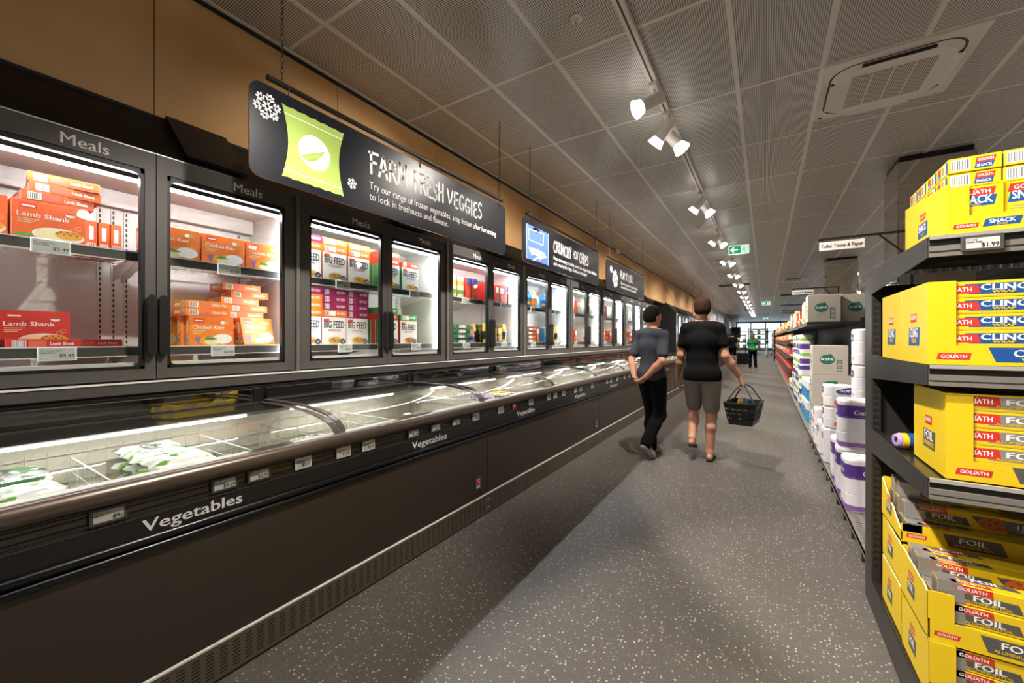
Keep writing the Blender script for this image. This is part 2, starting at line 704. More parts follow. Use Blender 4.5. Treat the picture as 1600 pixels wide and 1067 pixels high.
# ------------------------------------------------------------------ upright freezers
mat('frame_grey', '#55524f', 0.45, 0.1, spec=.4)
mat('frame_dark', '#1b1a1a', 0.40, 0.2)
mat('fascia', '#0c0c0c', 0.5, 0.0, spec=.3)
mat('post_silver', '#a9a7a2', 0.30, 0.8)
mat('liner', '#dedbd5', 0.45)
mat('rail_dark', '#474542', 0.42, 0.15)
mat('cover_black', '#1a1a1a', 0.45, spec=.3)
mat('chest_panel', '#433a31', 0.40, 0.15)
mat('chest_strip', '#1b1918', 0.38)
mat('bumper', '#6d6158', 0.30, 0.65)
mat('rubber', '#0b0d12', 0.28)
mat('kick', '#746a5d', 0.34, 0.35)
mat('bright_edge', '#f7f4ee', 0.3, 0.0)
mat('lid_frame', '#6f6963', 0.32, 0.6)
mat('liner_warm', '#e4dccd', 0.45)
mat('red_digit', '#300505', 0.4, emit='#ff2a1c', estr=3.0)

DX = -2.77            # front of the glass doors
UY0, ULEN, UN = 0.025, 1.56, 8
ZR, ZD0, ZD1 = 1.057, 1.140, 2.350
SH_Z = (1.305, 1.815)
SHX = -2.88           # front of the shelf price rails


def upright():
    root = thing('upright_freezer', 'x', 'freezer')
    T = Matrix.Translation((-DX, 0, 0))
    def nb():
        b = MB(); b.x = T; return b
    L = ULEN
    # cabinet: liner, back, floor, ceiling and ends
    b = nb()
    b.box(-3.46, -3.42, 0.0, L, 1.16, 2.32, 'liner')
    b.box(-3.42, -2.83, 0.0, L, 1.15, 1.20, 'liner')
    b.box(-3.42, -2.80, 0.0, L, 2.26, 2.33, 'liner')
    b.box(-3.42, -2.815, 0.0, 0.018, 1.20, 2.26, 'liner')
    b.box(-3.42, -2.815, L - 0.018, L, 1.20, 2.26, 'liner')
    b.box(-3.46, -3.08, 0.0, L, 2.33, 2.645, 'fascia')
    b.box(-2.845, -2.825, 0.02, L - 0.02, 1.19, 1.228, 'liner')
    # slotted uprights on the back wall
    for y in (0.10, 0.70, 0.76, 0.82, 1.46):
        b.box(-3.42, -3.412, y - 0.012, y + 0.012, 1.22, 2.24, 'white_paint')
        for k in range(30):
            z = 1.26 + k * 0.032
            b.box(-3.4125, -3.411, y - 0.004, y + 0.004, z, z + 0.02, 'ink_black')
    b.box(-3.42, -3.36, 0.02, L - 0.02, 2.16, 2.26, 'liner')
    b.build('cabinet_body', root)
    b = nb()
    b.box(-4.05, -2.70, 0.0, L, 0.0, 1.057, 'frame_dark')
    b.build('plinth', root)
    # bottom rail with its bright top edge
    b = nb()
    b.extrude_y([(-2.755, 1.062), (-2.748, 1.070), (-2.748, 1.122), (-2.756, 1.128), (-2.85, 1.150), (-2.85, 1.057), (-2.76, 1.057)], 0.0, L, 'frame_grey')
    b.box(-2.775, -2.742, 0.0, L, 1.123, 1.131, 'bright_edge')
    b.build('bottom_rail', root)
    # sloping black fascia back to the wall
    b = nb()
    b.extrude_y([(-2.772, 2.353), (-2.80, 2.33), (-3.08, 2.33), (-3.08, 2.69), (-3.0995, 2.69)], 0.0, L, 'fascia')
    b.build('fascia', root)
    # lighter cover plate over the joint of two units
    b = nb()
    b.add([(-2.785, 0.91, 2.378), (-2.785, 1.23, 2.378), (-3.085, 1.23, 2.68), (-3.085, 0.91, 2.68),
           (-2.758, 0.91, 2.392), (-2.758, 1.23, 2.392), (-3.065, 1.23, 2.705), (-3.065, 0.91, 2.705)],
          [(4, 5, 6, 7), (0, 1, 5, 4), (1, 2, 6, 5), (2, 3, 7, 6), (3, 0, 4, 7), (3, 2, 1, 0)], 'cover_black')
    b.build('fascia_cover', root)
    b = nb()
    b.box(-2.80, -2.752, L - 0.025, L - 0.001, 1.131, 2.352, 'post_silver')
    b.build('joint_post', root)
    for xa, ya, yb in ((-2.835, L / 2 - 0.03, L / 2 + 0.03), (-2.86, 0.0, 0.05), (-2.86, L - 0.05, L)):
        b = nb()
        b.box(xa, -2.813, ya, yb, 1.15, 2.33, 'frame_dark')
        b.build('mullion', root)
    # strip lights: under the top and up the ends
    b = nb()
    b.box(-2.895, -2.865, 0.05, L - 0.05, 2.203, 2.212, 'led')
    b.box(-2.905, -2.855, 0.04, L - 0.04, 2.212, 2.262, 'steel_dark')
    b.build('top_light', root)
    for y0, y1 in ((0.052, 0.060), (L - 0.060, L - 0.052)):
        b = nb()
        b.box(-2.875, -2.850, y0, y1, 1.26, 2.17, 'led_side')
        b.build('side_light', root)
    # doors
    for k in (0, 1):
        y0, y1 = (0.012, L / 2 - 0.002) if k == 0 else (L / 2 + 0.002, L - 0.028)
        ga, gb = (y0 + 0.068, y1 - 0.045) if k == 0 else (y0 + 0.045, y1 - 0.068)
        za, zb = ZD0 + 0.055, ZD1 - 0.10
        b = nb()
        b.box(-2.812, DX, y0, ga, ZD0, ZD1, 'frame_grey')
        b.box(-2.812, DX, gb, y1, ZD0, ZD1, 'frame_grey')
        b.box(-2.812, DX, ga, gb, zb, ZD1, 'frame_grey')
        b.box(-2.812, DX, ga, gb, ZD0, za, 'frame_grey')
        # dark gasket round the pane with cut corners
        g = 0.016
        for (c, d, e, f) in ((ga, ga + g, za, zb), (gb - g, gb, za, zb), (ga, gb, za, za + g), (ga, gb, zb - g * 1.6, zb)):
            b.box(-2.810, -2.776, c, d, e, f, 'frame_dark')
        for sy, yy in ((1, ga + g), (-1, gb - g)):
            for sz, zz in ((1, za + g), (-1, zb - g * 1.6)):
                pts = [(yy, zz), (yy + sy * 0.028, zz), (yy + sy * 0.008, zz + sz * 0.008), (yy, zz + sz * 0.028)]
                if sy * sz < 0:
                    pts = pts[::-1]
                b.ink((V((-2.7765, 0, 0)), V((0, 1, 0)), V((0, 0, 1))), pts, 'frame_dark')
        b.box(-2.7705, -2.7685, y0, y1, ZD1 - 0.004, ZD1 + 0.001, 'post_silver')
        b.ink_text(SIDE_R(DX, y0 + (0.42 if k == 0 else 0.37), 2.262), 'Meals', 0, 0.006, 0.075, 'ink_white', align='l', bold=0.010, width=0.165)
        d = b.build('door', root)
        b = nb()
        b.box(-2.792, -2.786, ga + 0.004, gb - 0.004, za + 0.004, zb - 0.004, 'door_glass')
        b.build('glass_pane', d)
        hy = y1 - 0.022 if k == 0 else y0 + 0.022
        b = nb()
        b.extrude_x([(hy - 0.02, 1.285), (hy - 0.004, 1.262), (hy + 0.004, 1.262), (hy + 0.02, 1.285), (hy + 0.02, 1.565), (hy + 0.004, 1.588), (hy - 0.004, 1.588), (hy - 0.02, 1.565)][::1], -2.7695, -2.735, 'frame_dark')
        b.build('handle', d)
    # wire shelves with price rails
    for k in (0, 1):
        ya, yb = (0.03, L / 2 - 0.01) if k == 0 else (L / 2 + 0.01, L - 0.03)
        for z in SH_Z:
            b = nb()
            n = 24
            for i in range(n):
                y = ya + 0.01 + (yb - ya - 0.02) * i / (n - 1)
                b.cyl((SHX - 0.01, y, z - 0.004), (-3.36, y, z - 0.004), 0.0022, 'wire_white', 5, caps=False)
            for x in (-2.90, -3.05, -3.20, -3.355):
                b.cyl((x, ya, z - 0.009), (x, yb, z - 0.009), 0.003, 'wire_white', 5)
            for y in (ya + 0.01, yb - 0.01):
                b.add([(-2.92, y - .003, z - 0.012), (-3.415, y - .003, z - 0.012), (-3.415, y - .003, z - 0.11), (-2.92, y + .003, z - 0.012), (-3.415, y + .003, z - 0.012), (-3.415, y + .003, z - 0.11)],
                      [(0, 2, 1), (3, 4, 5), (0, 3, 5, 2), (0, 1, 4, 3), (1, 2, 5, 4)], 'wire_white')
            s_ = b.build('wire_shelf', root)
            b = nb()
            b.extrude_y([(SHX, z - 0.042), (SHX, z + 0.0), (SHX - 0.006, z + 0.006), (SHX - 0.012, z + 0.006), (SHX - 0.012, z - 0.042)], ya, yb, 'rail_dark')
            b.box(SHX - 0.014, SHX + 0.003, ya, yb, z + 0.004, z + 0.010, 'white_paint')
            b.box(SHX - 0.012, SHX + 0.004, ya, yb, z - 0.046, z - 0.041, 'white_paint')
            b.build('price_rail', s_)
    return root


UPLACE = ['leftmost in the row, holding orange boxed meals', 'under the long veggies sign, holding white and magenta boxed meals', 'third from the left, beneath the right end of the veggies sign',
          'fourth from the left, below the hot chips sign', 'fifth from the left, with red and white packs', 'sixth from the left, below the small snowflake sign',
          'seventh from the left, beside the dark polo shirt', 'far end of the first row, before the dark end panel']
up0 = upright()
up0.location = (DX, UY0, 0)
up0['label'] = 'double-door upright freezer ' + UPLACE[0]
up0['group'] = 'upright freezers along the left wall'
for i in range(1, UN):
    copy_thing(up0, (DX, UY0 + ULEN * i, 0), 0, 'double-door upright freezer ' + UPLACE[i], 'upright freezers along the left wall')

# ------------------------------------------------------------------ chest freezers in front of them
CX = -1.83            # front panel plane
CY0, CLEN, CN = 0.04, 2.5, 5
LID = [(-1.872, 0.868), (-1.888, 0.892), (-1.925, 0.916), (-1.98, 0.932), (-2.05, 0.946), (-2.15, 0.958), (-2.28, 0.966), (-2.45, 0.968), (-2.655, 0.966)]


def chest(words):
    root = thing('chest_freezer', 'x', 'freezer')
    T = Matrix.Translation((-CX, 0, 0))
    L = CLEN
    def nb():
        b = MB(); b.x = T; return b
    b = nb()
    b.box(-1.90, CX, 0.004, L - 0.004, 0.17, 0.605, 'chest_panel')
    b.box(-1.90, CX + 0.0015, 0.004, L - 0.004, 0.166, 0.172, 'steel_dark')
    b.box(-1.90, -1.845, 0.0, L, 0.0, 0.17, 'frame_dark')
    # well
    b.box(-2.69, -1.90, 0.0, L, 0.16, 0.55, 'liner_warm', 'd')
    b.box(-1.93, -1.90, 0.0, L, 0.55, 0.86, 'liner_warm')
    b.box(-2.69, -2.64, 0.0, L, 0.55, 0.90, 'liner_warm')
    b.box(-2.64, -1.93, 0.0, 0.03, 0.55, 0.86, 'liner_warm')
    b.box(-2.64, -1.93, L - 0.03, L, 0.55, 0.86, 'liner_warm')
    b.build('chest_body', root)
    b = nb()
    b.box(-1.86, -1.822, 0.002, L - 0.002, 0.012, 0.150, 'kick')
    b.box(-1.90, -1.820, 0.0, L, 0.149, 0.156, 'bright_edge')  # lip coloured near white to carry the glint along its edge
    b.box(-1.86, -1.826, 0.0, L, 0.0, 0.012, 'black')
    F = SIDE_R(-1.822, 0, 0)
    n = 53
    for i in range(n):
        y = 0.055 + i * (L - 0.11) / (n - 1)
        for k in range(8):
            z = 0.030 + k * 0.0135
            b.ink(F, [(y - 0.0135, z), (y + 0.0135, z + 0.001), (y + 0.0135, z + 0.006), (y - 0.0135, z + 0.005)], 'black')
    for y in (0.012, L - 0.012):
        for z in (0.05, 0.11):
            b.ink_disc(F, y, z, 0.005, 0.005, 'bright_edge', 8)
    b.build('vented_kick_plate', root)
    for z in (0.615, 0.648):
        b = nb()
        b.extrude_y([(-1.84, z - 0.014)] + [(-1.831 + 0.012 * math.cos(t), z + 0.014 * math.sin(t)) for t in [math.radians(a) for a in range(-80, 81, 20)]] + [(-1.84, z + 0.014)], 0.0, L, 'rubber', True)
        b.build('rubber_bumper', root)
    b = nb()
    b.box(-1.90, -1.838, 0.002, L / 2 - 0.001, 0.605, 0.735, 'chest_strip')
    b.box(-1.90, -1.838, L / 2 + 0.001, L - 0.002, 0.605, 0.735, 'chest_strip')
    for k, y in enumerate((0.455, 1.72)):
        b.ink_text(SIDE_R(-1.838, y, 0.676), words, 0, 0, 0.060, 'ink_white', bold=0.02, width=0.318)
    b.build('name_strip', root)
    b = nb()
    b.box(-1.90, -1.846, 0.0, L, 0.732, 0.806, 'steel_dark')
    for z in (0.738, 0.752, 0.776, 0.79):
        b.box(-1.846, -1.841, 0.0, L, z - 0.0025, z + 0.0025, 'charcoal')
    b.box(-1.846, -1.836, 0.0, L, 0.730, 0.734, 'rail_dark')
    b.build('ticket_rail', root)
    b = nb()
    pr = [(-1.90, 0.800), (-1.835, 0.800), (-1.826, 0.804), (-1.818, 0.812)] + [(-1.848 + 0.036 * math.cos(t), 0.832 + 0.036 * math.sin(t)) for t in [math.radians(a) for a in range(-30, 91, 15)]] + [(-1.90, 0.868)]
    b.extrude_y(pr, 0.0015, L - 0.0015, 'bumper', True)
    b.build('hand_rail', root)
    b = nb()
    for z in (0.60, 0.66, 0.72, 0.78, 0.84):
        b.cyl((-2.632, 0.03, z), (-2.632, L - 0.03, z), 0.0024, 'wire_white', 5)
    for i in range(40):
        y = 0.05 + i * (L - 0.1) / 39
        b.cyl((-2.632, y, 0.56), (-2.632, y, 0.86), 0.002, 'wire_white', 5, caps=False)
    b.build('wire_back', root)
    # back canopy with its strip light
    b = nb()
    b.extrude_y([(-2.66, 0.958), (-2.66, 0.90), (-2.56, 0.905), (-2.40, 0.948), (-2.40, 0.952)], 0.0, L, 'steel_dark')
    b.box(-2.66, -2.652, 0.0, L, 0.958, 0.97, 'black')
    b.build('light_canopy', root)
    for k in (0, 1):
        b = nb()
        y0, y1 = (0.10, L / 2 - 0.16) if k == 0 else (L / 2 + 0.1, L - 0.34)
        b.extrude_y([(-2.525, 0.914), (-2.505, 0.920), (-2.507, 0.913), (-2.523, 0.908)], y0, y1, 'led_chest')
        b.build('strip_light', root)
    # two curved sliding lids
    for k in (0, 1):
        y0, y1 = k * L / 2, (k + 1) * L / 2
        dz = 0.012 if k else 0.0
        P = [(x, z + dz * min(1, (-1.87 - x) / 0.1)) for x, z in LID]
        b = nb()
        inner = [(x - 0.001, z - 0.007) for x, z in P]
        for y in (y0 + 0.018, y1 - 0.018):
            b.extrude_y(P + inner[::-1], y - 0.016, y + 0.016, 'lid_frame', False)
        b.extrude_y([(-2.64, 0.966 + dz), (-2.655, 0.966 + dz), (-2.655, 0.955 + dz), (-2.64, 0.955 + dz)], y0, y1, 'lid_frame')
        d = b.build('curved_lid', root)
        b = nb()
        g0 = [(x, z - 0.001) for x, z in P]
        g1 = [(x - 0.0005, z - 0.005) for x, z in P]
        b.extrude_y(g0, y0 + 0.03, y1 - 0.03, 'lid_glass', True, closed=False)
        b.extrude_y(g1[::-1], y0 + 0.03, y1 - 0.03, 'lid_glass', True, closed=False)
        b.build('lid_pane', d)
        b = nb()
        hy = y1 - 0.06 if k else y0 + 0.05
        b.extrude_y([(-1.975, 0.934 + dz), (-2.02, 0.958 + dz), (-2.20, 0.978 + dz), (-2.205, 0.968 + dz), (-2.03, 0.944 + dz)], hy - 0.018, hy + 0.018, 'frame_dark')
        b.build('lid_grip', d)
    # glossy guard strips standing along the back
    for k in (0, 1):
        y0, y1 = k * L / 2 + 0.03, (k + 1) * L / 2 - 0.05
        b = nb()
        b.box(-2.668, -2.663, y0, y1, 0.968, 1.046, 'guard_glass')
        b.box(-2.670, -2.662, y0, y1, 1.0445, 1.048, 'steel')
        b.box(-2.69, -2.655, y1, y1 + 0.045, 0.966, 1.05, 'black')
        b.build('splash_guard', root)
    # service hatch with a red temperature display
    b = nb()
    F = SIDE_R(CX, L - 0.125, 0.20)
    b.box(CX - 0.002, CX + 0.003, L - 0.155, L - 0.075, 0.215, 0.325, 'rail_dark')
    b.box(CX, CX + 0.006, L - 0.142, L - 0.100, 0.232, 0.300, 'white_paint')
    b.ink_rect(F, -0.014, 0.055, 0.022, 0.094, 'ink_black', 0.0062)
    b.ink_text(F, '-21', -0.010, 0.068, 0.026, 'red_digit', lift=0.0066, width=0.026)
    for i in range(3):
        b.ink_rect(F, -0.03, -0.002 - i * 0.009, 0.05, 0.002 - i * 0.009, 'black', 0.0006)
    b.build('temperature_display', root)
    return root


CPLACE = ['nearest the camera, full of green and white frozen bags', 'second along, with purple-flecked bags at its far end', 'third along, lettered for potatoes', 'fourth along, beside the man with clasped hands', 'farthest of the row, behind the two walkers']
ch0 = chest('Vegetables')
ch0.location = (CX, CY0, 0)
tag(ch0, 'chest freezer with curved lids, ' + CPLACE[0], group='chest freezers along the aisle')
copy_thing(ch0, (CX, CY0 + CLEN, 0), 0, 'chest freezer with curved lids, ' + CPLACE[1])
ch2 = chest('Potatoes')
ch2.location = (CX, CY0 + CLEN * 2, 0)
tag(ch2, 'chest freezer with curved lids, ' + CPLACE[2], group='chest freezers along the aisle')
for i in (3, 4):
    copy_thing(ch2, (CX, CY0 + CLEN * i, 0), 0, 'chest freezer with curved lids, ' + CPLACE[i])

# ------------------------------------------------------------------ second run of freezers further down the aisle
mat('end_panel', '#171616', 0.5)
R2Y = 15.4


def far_upright():
    root = thing('upright_freezer', 'x', 'freezer')
    L = 1.56
    b = MB(); b.x = Matrix.Translation((-DX, 0, 0))
    b.box(-3.46, -3.42, 0, L, 0.9, 2.3, 'liner')
    b.box(-3.42, -2.83, 0, L, 0.9, 1.2, 'liner')
    b.box(-3.42, -2.83, 0, L, 2.26, 2.3, 'liner')
    b.box(-3.42, -2.81, 0, 0.02, 1.2, 2.26, 'liner')
    b.box(-3.42, -2.81, L - .02, L, 1.2, 2.26, 'liner')
    b.box(-3.42, -2.77, 0, L, 0.0, 1.14, 'frame_grey')
    b.box(-3.42, -2.90, 0.02, L - 0.02, 1.79, 1.815, 'white_paint')
    b.build('cabinet_body', root)
    b = MB(); b.x = Matrix.Translation((-DX, 0, 0))
    b.extrude_y([(-2.77, 2.353), (-2.80, 2.30), (-3.08, 2.30), (-3.08, 2.69), (-3.0995, 2.69)], 0.0, L, 'fascia')
    b.add([(-2.765, 0.3, 2.37), (-2.765, 1.0, 2.37), (-3.04, 1.0, 2.66), (-3.04, 0.3, 2.66)], [(0, 1, 2, 3)], 'rail_dark')
    b.build('fascia', root)
    b = MB(); b.x = Matrix.Translation((-DX, 0, 0))
    for y in (0.04, L - 0.05):
        b.box(-2.87, -2.85, y, y + 0.012, 1.2, 2.2, 'led_side')
    b.build('side_light', root)
    for k in (0, 1):
        y0, y1 = (0.01, L / 2 - 0.004) if k == 0 else (L / 2 + 0.004, L - 0.01)
        b = MB(); b.x = Matrix.Translation((-DX, 0, 0))
        for a in ((y0, y0 + .05, ZD0, ZD1), (y1 - .05, y1, ZD0, ZD1), (y0 + .05, y1 - .05, ZD0, ZD0 + .055), (y0 + .05, y1 - .05, ZD1 - .1, ZD1)):
            b.box(-2.81, -2.77, *a, 'frame_grey')
        b.ink_rect(SIDE_R(-2.77, 0, 0), y0 + 0.4, 2.275, y0 + 0.56, 2.31, 'ink_white')
        d = b.build('door', root)
        b = MB(); b.x = Matrix.Translation((-DX, 0, 0))
        b.box(-2.79, -2.785, y0 + .05, y1 - .05, ZD0 + .055, ZD1 - .1, 'door_glass')
        b.build('glass_pane', d)
        b = MB(); b.x = Matrix.Translation((-DX, 0, 0))
        hy = y1 - 0.022 if k == 0 else y0 + 0.022
        b.box(-2.77, -2.735, hy - 0.02, hy + 0.02, 1.27, 1.58, 'frame_dark')
        b.build('handle', d)
    return root


FU = far_upright()
FU.location = (DX, R2Y + 0.06, 0)
tag(FU, 'upright freezer just behind the tall black end panel, second run', group='upright freezers of the second run')
for i in range(1, 8):
    copy_thing(FU, (DX, R2Y + 0.06 + i * 1.56, 0), 0, 'upright freezer of the far run, %s beyond the black end panel' % ORD[i])
b = MB(); b.extrude_y([(-4.05, 0.0), (-2.72, 0.0), (-2.72, 2.36), (-3.09, 2.72), (-4.05, 2.65)], R2Y, R2Y + 0.06, 'end_panel')
tag(b.build('freezer_end_panel'), 'tall black end panel closing the second freezer run', 'panel')


def far_chest():
    root = thing('chest_freezer', 'x', 'freezer')
    T = Matrix.Translation((-CX, 0, 0)); L = 2.5
    b = MB(); b.x = T
    b.box(-2.70, -1.84, 0, L, 0, 0.60, 'chest_panel'); b.box(-2.70, -1.845, 0, L, 0.6, 0.80, 'chest_strip')
    b.ink_rect(SIDE_R(-1.845, 0, 0), 0.5, .67, 0.8, .70, 'ink_white'); b.ink_rect(SIDE_R(-1.845, 0, 0), 1.75, .67, 2.05, .70, 'ink_white')
    b.build('chest_body', root)
    b = MB(); b.x = T
    b.extrude_y([(-1.90, 0.80), (-1.82, 0.80), (-1.815, 0.83), (-1.84, 0.868), (-1.90, 0.868)], 0, L, 'bumper')
    b.build('hand_rail', root)
    b = MB(); b.x = T
    b.extrude_y(LID + [(-2.655, 0.82), (-1.9, 0.82)], 0.03, L - 0.03, 'mirror_lid')
    b.build('curved_lid', root)
    return root


mat('mirror_lid', '#8c8a86', 0.12, 0.7)
FC = far_chest()
FC.location = (CX, R2Y, 0)
tag(FC, 'chest freezer in front of the black end panel, second run', group='chest freezers of the second run')
for i in range(1, 5):
    copy_thing(FC, (CX, R2Y + 2.5 * i, 0), 0, 'chest freezer of the far run, %s past the black end panel' % ORD[i])
# ------------------------------------------------------------------ hanging signs
mat('sign_navy', '#14171f', 0.30, spec=0.4)
mat('sign_edge', '#8a5a35', 0.5)
mat('bag_green', '#a3bf5c', 0.45)
mat('bag_green_light', '#d8ea95', 0.45)
mat('pea_green', '#8cab4e', 0.45)
mat('chip_blue', '#4d6fae', 0.45)
mat('chip_blue_light', '#9db7e0', 0.45)
mat('chip_yellow', '#efe3a0', 0.45)
mat('photo_red', '#b5533c', 0.5)

# hand-drawn capitals: strokes in a 0..1 high cell; each entry is (width, strokes)
HAND = {
    'F': (.46, [[(.10, 1.0), (.12, 0)], [(-.02, .97), (.52, 1.02)], [(.1, .55), (.42, .57)]]),
    'A': (.50, [[(.0, 0), (.24, 1.0), (.3, .95), (.50, 0)], [(.08, .32), (.44, .34)]]),
    'R': (.48, [[(.05, 0), (.06, 1.0)], [(.0, .96), (.3, 1.0), (.44, .83), (.36, .6), (.06, .5)], [(.2, .52), (.5, 0)]]),
    'M': (.62, [[(.0, 0), (.08, 1.0), (.3, .3), (.52, 1.0), (.62, 0)]]),
    'E': (.42, [[(.06, 1.0), (.05, 0)], [(.05, .98), (.42, 1.0)], [(.05, .52), (.36, .55)], [(.05, .02), (.42, .0)]]),
    'S': (.42, [[(.40, .88), (.24, 1.0), (.05, .85), (.08, .62), (.34, .42), (.38, .18), (.2, 0), (.0, .1)]]),
    'H': (.50, [[(.04, 1.0), (.04, 0)], [(.46, 1.0), (.46, 0)], [(.04, .5), (.46, .54)]]),
    'V': (.50, [[(.0, 1.0), (.25, 0), (.5, 1.02)]]),
    'G': (.50, [[(.44, .86), (.26, 1.0), (.06, .75), (.03, .3), (.2, 0), (.42, .08), (.46, .4)], [(.28, .42), (.54, .4)]]),
    'I': (.14, [[(.07, 1.0), (.07, 0)]]),
    'C': (.46, [[(.44, .84), (.28, 1.0), (.08, .78), (.03, .35), (.16, .04), (.34, .0), (.46, .16)]]),
    'U': (.46, [[(.03, 1.0), (.03, .25), (.16, 0), (.34, .04), (.43, .3), (.45, 1.0)]]),
    'N': (.52, [[(.03, 0), (.05, 1.0), (.46, .02), (.48, 1.0)]]),
    'Y': (.48, [[(.0, 1.0), (.24, .5), (.48, 1.02)], [(.24, .5), (.2, 0)]]),
    'O': (.52, [[(.26, 1.0), (.08, .8), (.03, .4), (.16, .04), (.32, .0), (.46, .25), (.47, .7), (.26, 1.0)]]),
    'T': (.48, [[(.25, 1.0), (.22, 0)], [(.0, .96), (.5, 1.02)]]),
    'P': (.44, [[(.05, 0), (.06, 1.0)], [(.0, .96), (.28, 1.0), (.44, .8), (.34, .54), (.06, .46)]]),
    'L': (.40, [[(.05, 1.0), (.04, .02), (.40, .0)]]),
    'D': (.46, [[(.05, 0), (.06, 1.0)], [(.0, .98), (.28, .94), (.45, .6), (.38, .2), (.0, .0)]]),
    '.': (.1, [[(.03, .05), (.06, .0)]]),
    ' ': (.28, []),
}


def hand(b, F, txt, a, z, h, m, width=None, w=0.13):
    tot = sum(HAND[c][0] + .14 for c in txt)
    k = h
    kx = (width / tot) if width else h
    x = a
    rr = random.Random(len(txt))
    for c in txt:
        wd, st = HAND[c]
        j = rr.uniform(-.05, .05)
        hh = rr.uniform(.94, 1.06)
        for s_ in st:
            b.ink_stroke(F, [(x + p * kx, z + (q * hh + j) * k) for p, q in s_], w * h, m)
        x += (wd + .14) * kx


def snowflake(b, F, a, z, r, m):
    for i in range(6):
        t = PI / 3 * i + 0.25
        d = (math.cos(t), math.sin(t))
        b.ink_stroke(F, [(a, z), (a + d[0] * r, z + d[1] * r)], r * .17, m)
        for q, l in ((.45, .38), (.72, .30)):
            for s_ in (-1, 1):
                t2 = t + s_ * 0.9
                b.ink_stroke(F, [(a + d[0] * r * q, z + d[1] * r * q), (a + d[0] * r * q + math.cos(t2) * r * l, z + d[1] * r * q + math.sin(t2) * r * l)], r * .14, m)


def chain(b, x, y, z0, z1, m='black', step=0.030):
    n = int((z1 - z0) / step)
    for i in range(n):
        zc = z0 + (i + .5) * (z1 - z0) / n
        h = (z1 - z0) / n * .66
        pts = []
        for k in range(8):
            t = 2 * PI * k / 8
            u, w = 0.0068 * math.cos(t), h * math.sin(t)
            pts.append((x + (u if i % 2 else 0), y + (0 if i % 2 else u), zc + w))
        b.tube(pts, 0.0022, m, 4, closed=True)


SGX = -2.27
SG_Z0, SG_Z1 = 2.215, 2.72


def hanging_sign(y0, y1, label, draw, z0=SG_Z0, z1=SG_Z1, links=True):
    root = thing('hanging_sign', label, 'sign', (SGX, (y0 + y1) / 2, z0), group='hanging signs over the freezers')
    L = y1 - y0
    b = MB()
    r = 0.06
    h = z1 - z0
    out = []
    for cy, cz, a0 in ((-L / 2 + r, r, 180), (L / 2 - r, r, 270), (L / 2 - r, h - r, 0), (-L / 2 + r, h - r, 90)):
        for k in range(7):
            t = math.radians(a0 + 15 * k)
            out.append((cy + r * math.cos(t), cz + r * math.sin(t)))
    n = len(out)
    b.add([(0.006, a, c) for a, c in out], [tuple(range(n))], 'sign_navy')
    b.add([(-0.006, a, c) for a, c in out], [tuple(range(n - 1, -1, -1))], 'sign_navy')
    b.add([(0.006, a, c) for a, c in out] + [(-0.006, a, c) for a, c in out], [(i, i + n, (i + 1) % n + n, (i + 1) % n) for i in range(n)], 'sign_edge')
    draw(b, SIDE_R(0.006, -L / 2, 0), L, h)
    b.build('sign_board', root)
    b = MB()
    b.cyl((0, -L / 2 + 0.09, h + 0.045), (0, L / 2 - 0.05, h + 0.045), 0.016, 'black', 12)
    b.build('hanging_rail', root)
    for y in (-L / 2 + 0.2, 0.0, L / 2 - 0.12):
        b = MB()
        b.tube([(0, y, h + 0.062), (0.018, y, h + 0.045), (0.012, y, h + 0.02), (0.009, y, h - 0.03), (0.012, y + 0.01, h - 0.035)], 0.003, 'black', 5)
        b.build('hook', root)
    for y in (-L / 2 + 0.17, L / 2 - 0.10):
        b = MB()
        if links:
            chain(b, 0, y, h + 0.05, CEIL - z0 - 0.001)
        else:
            b.cyl((0, y, h + 0.05), (0, y, CEIL - z0 - 0.001), 0.004, 'black', 5)
        b.build('chain', root)
    return root


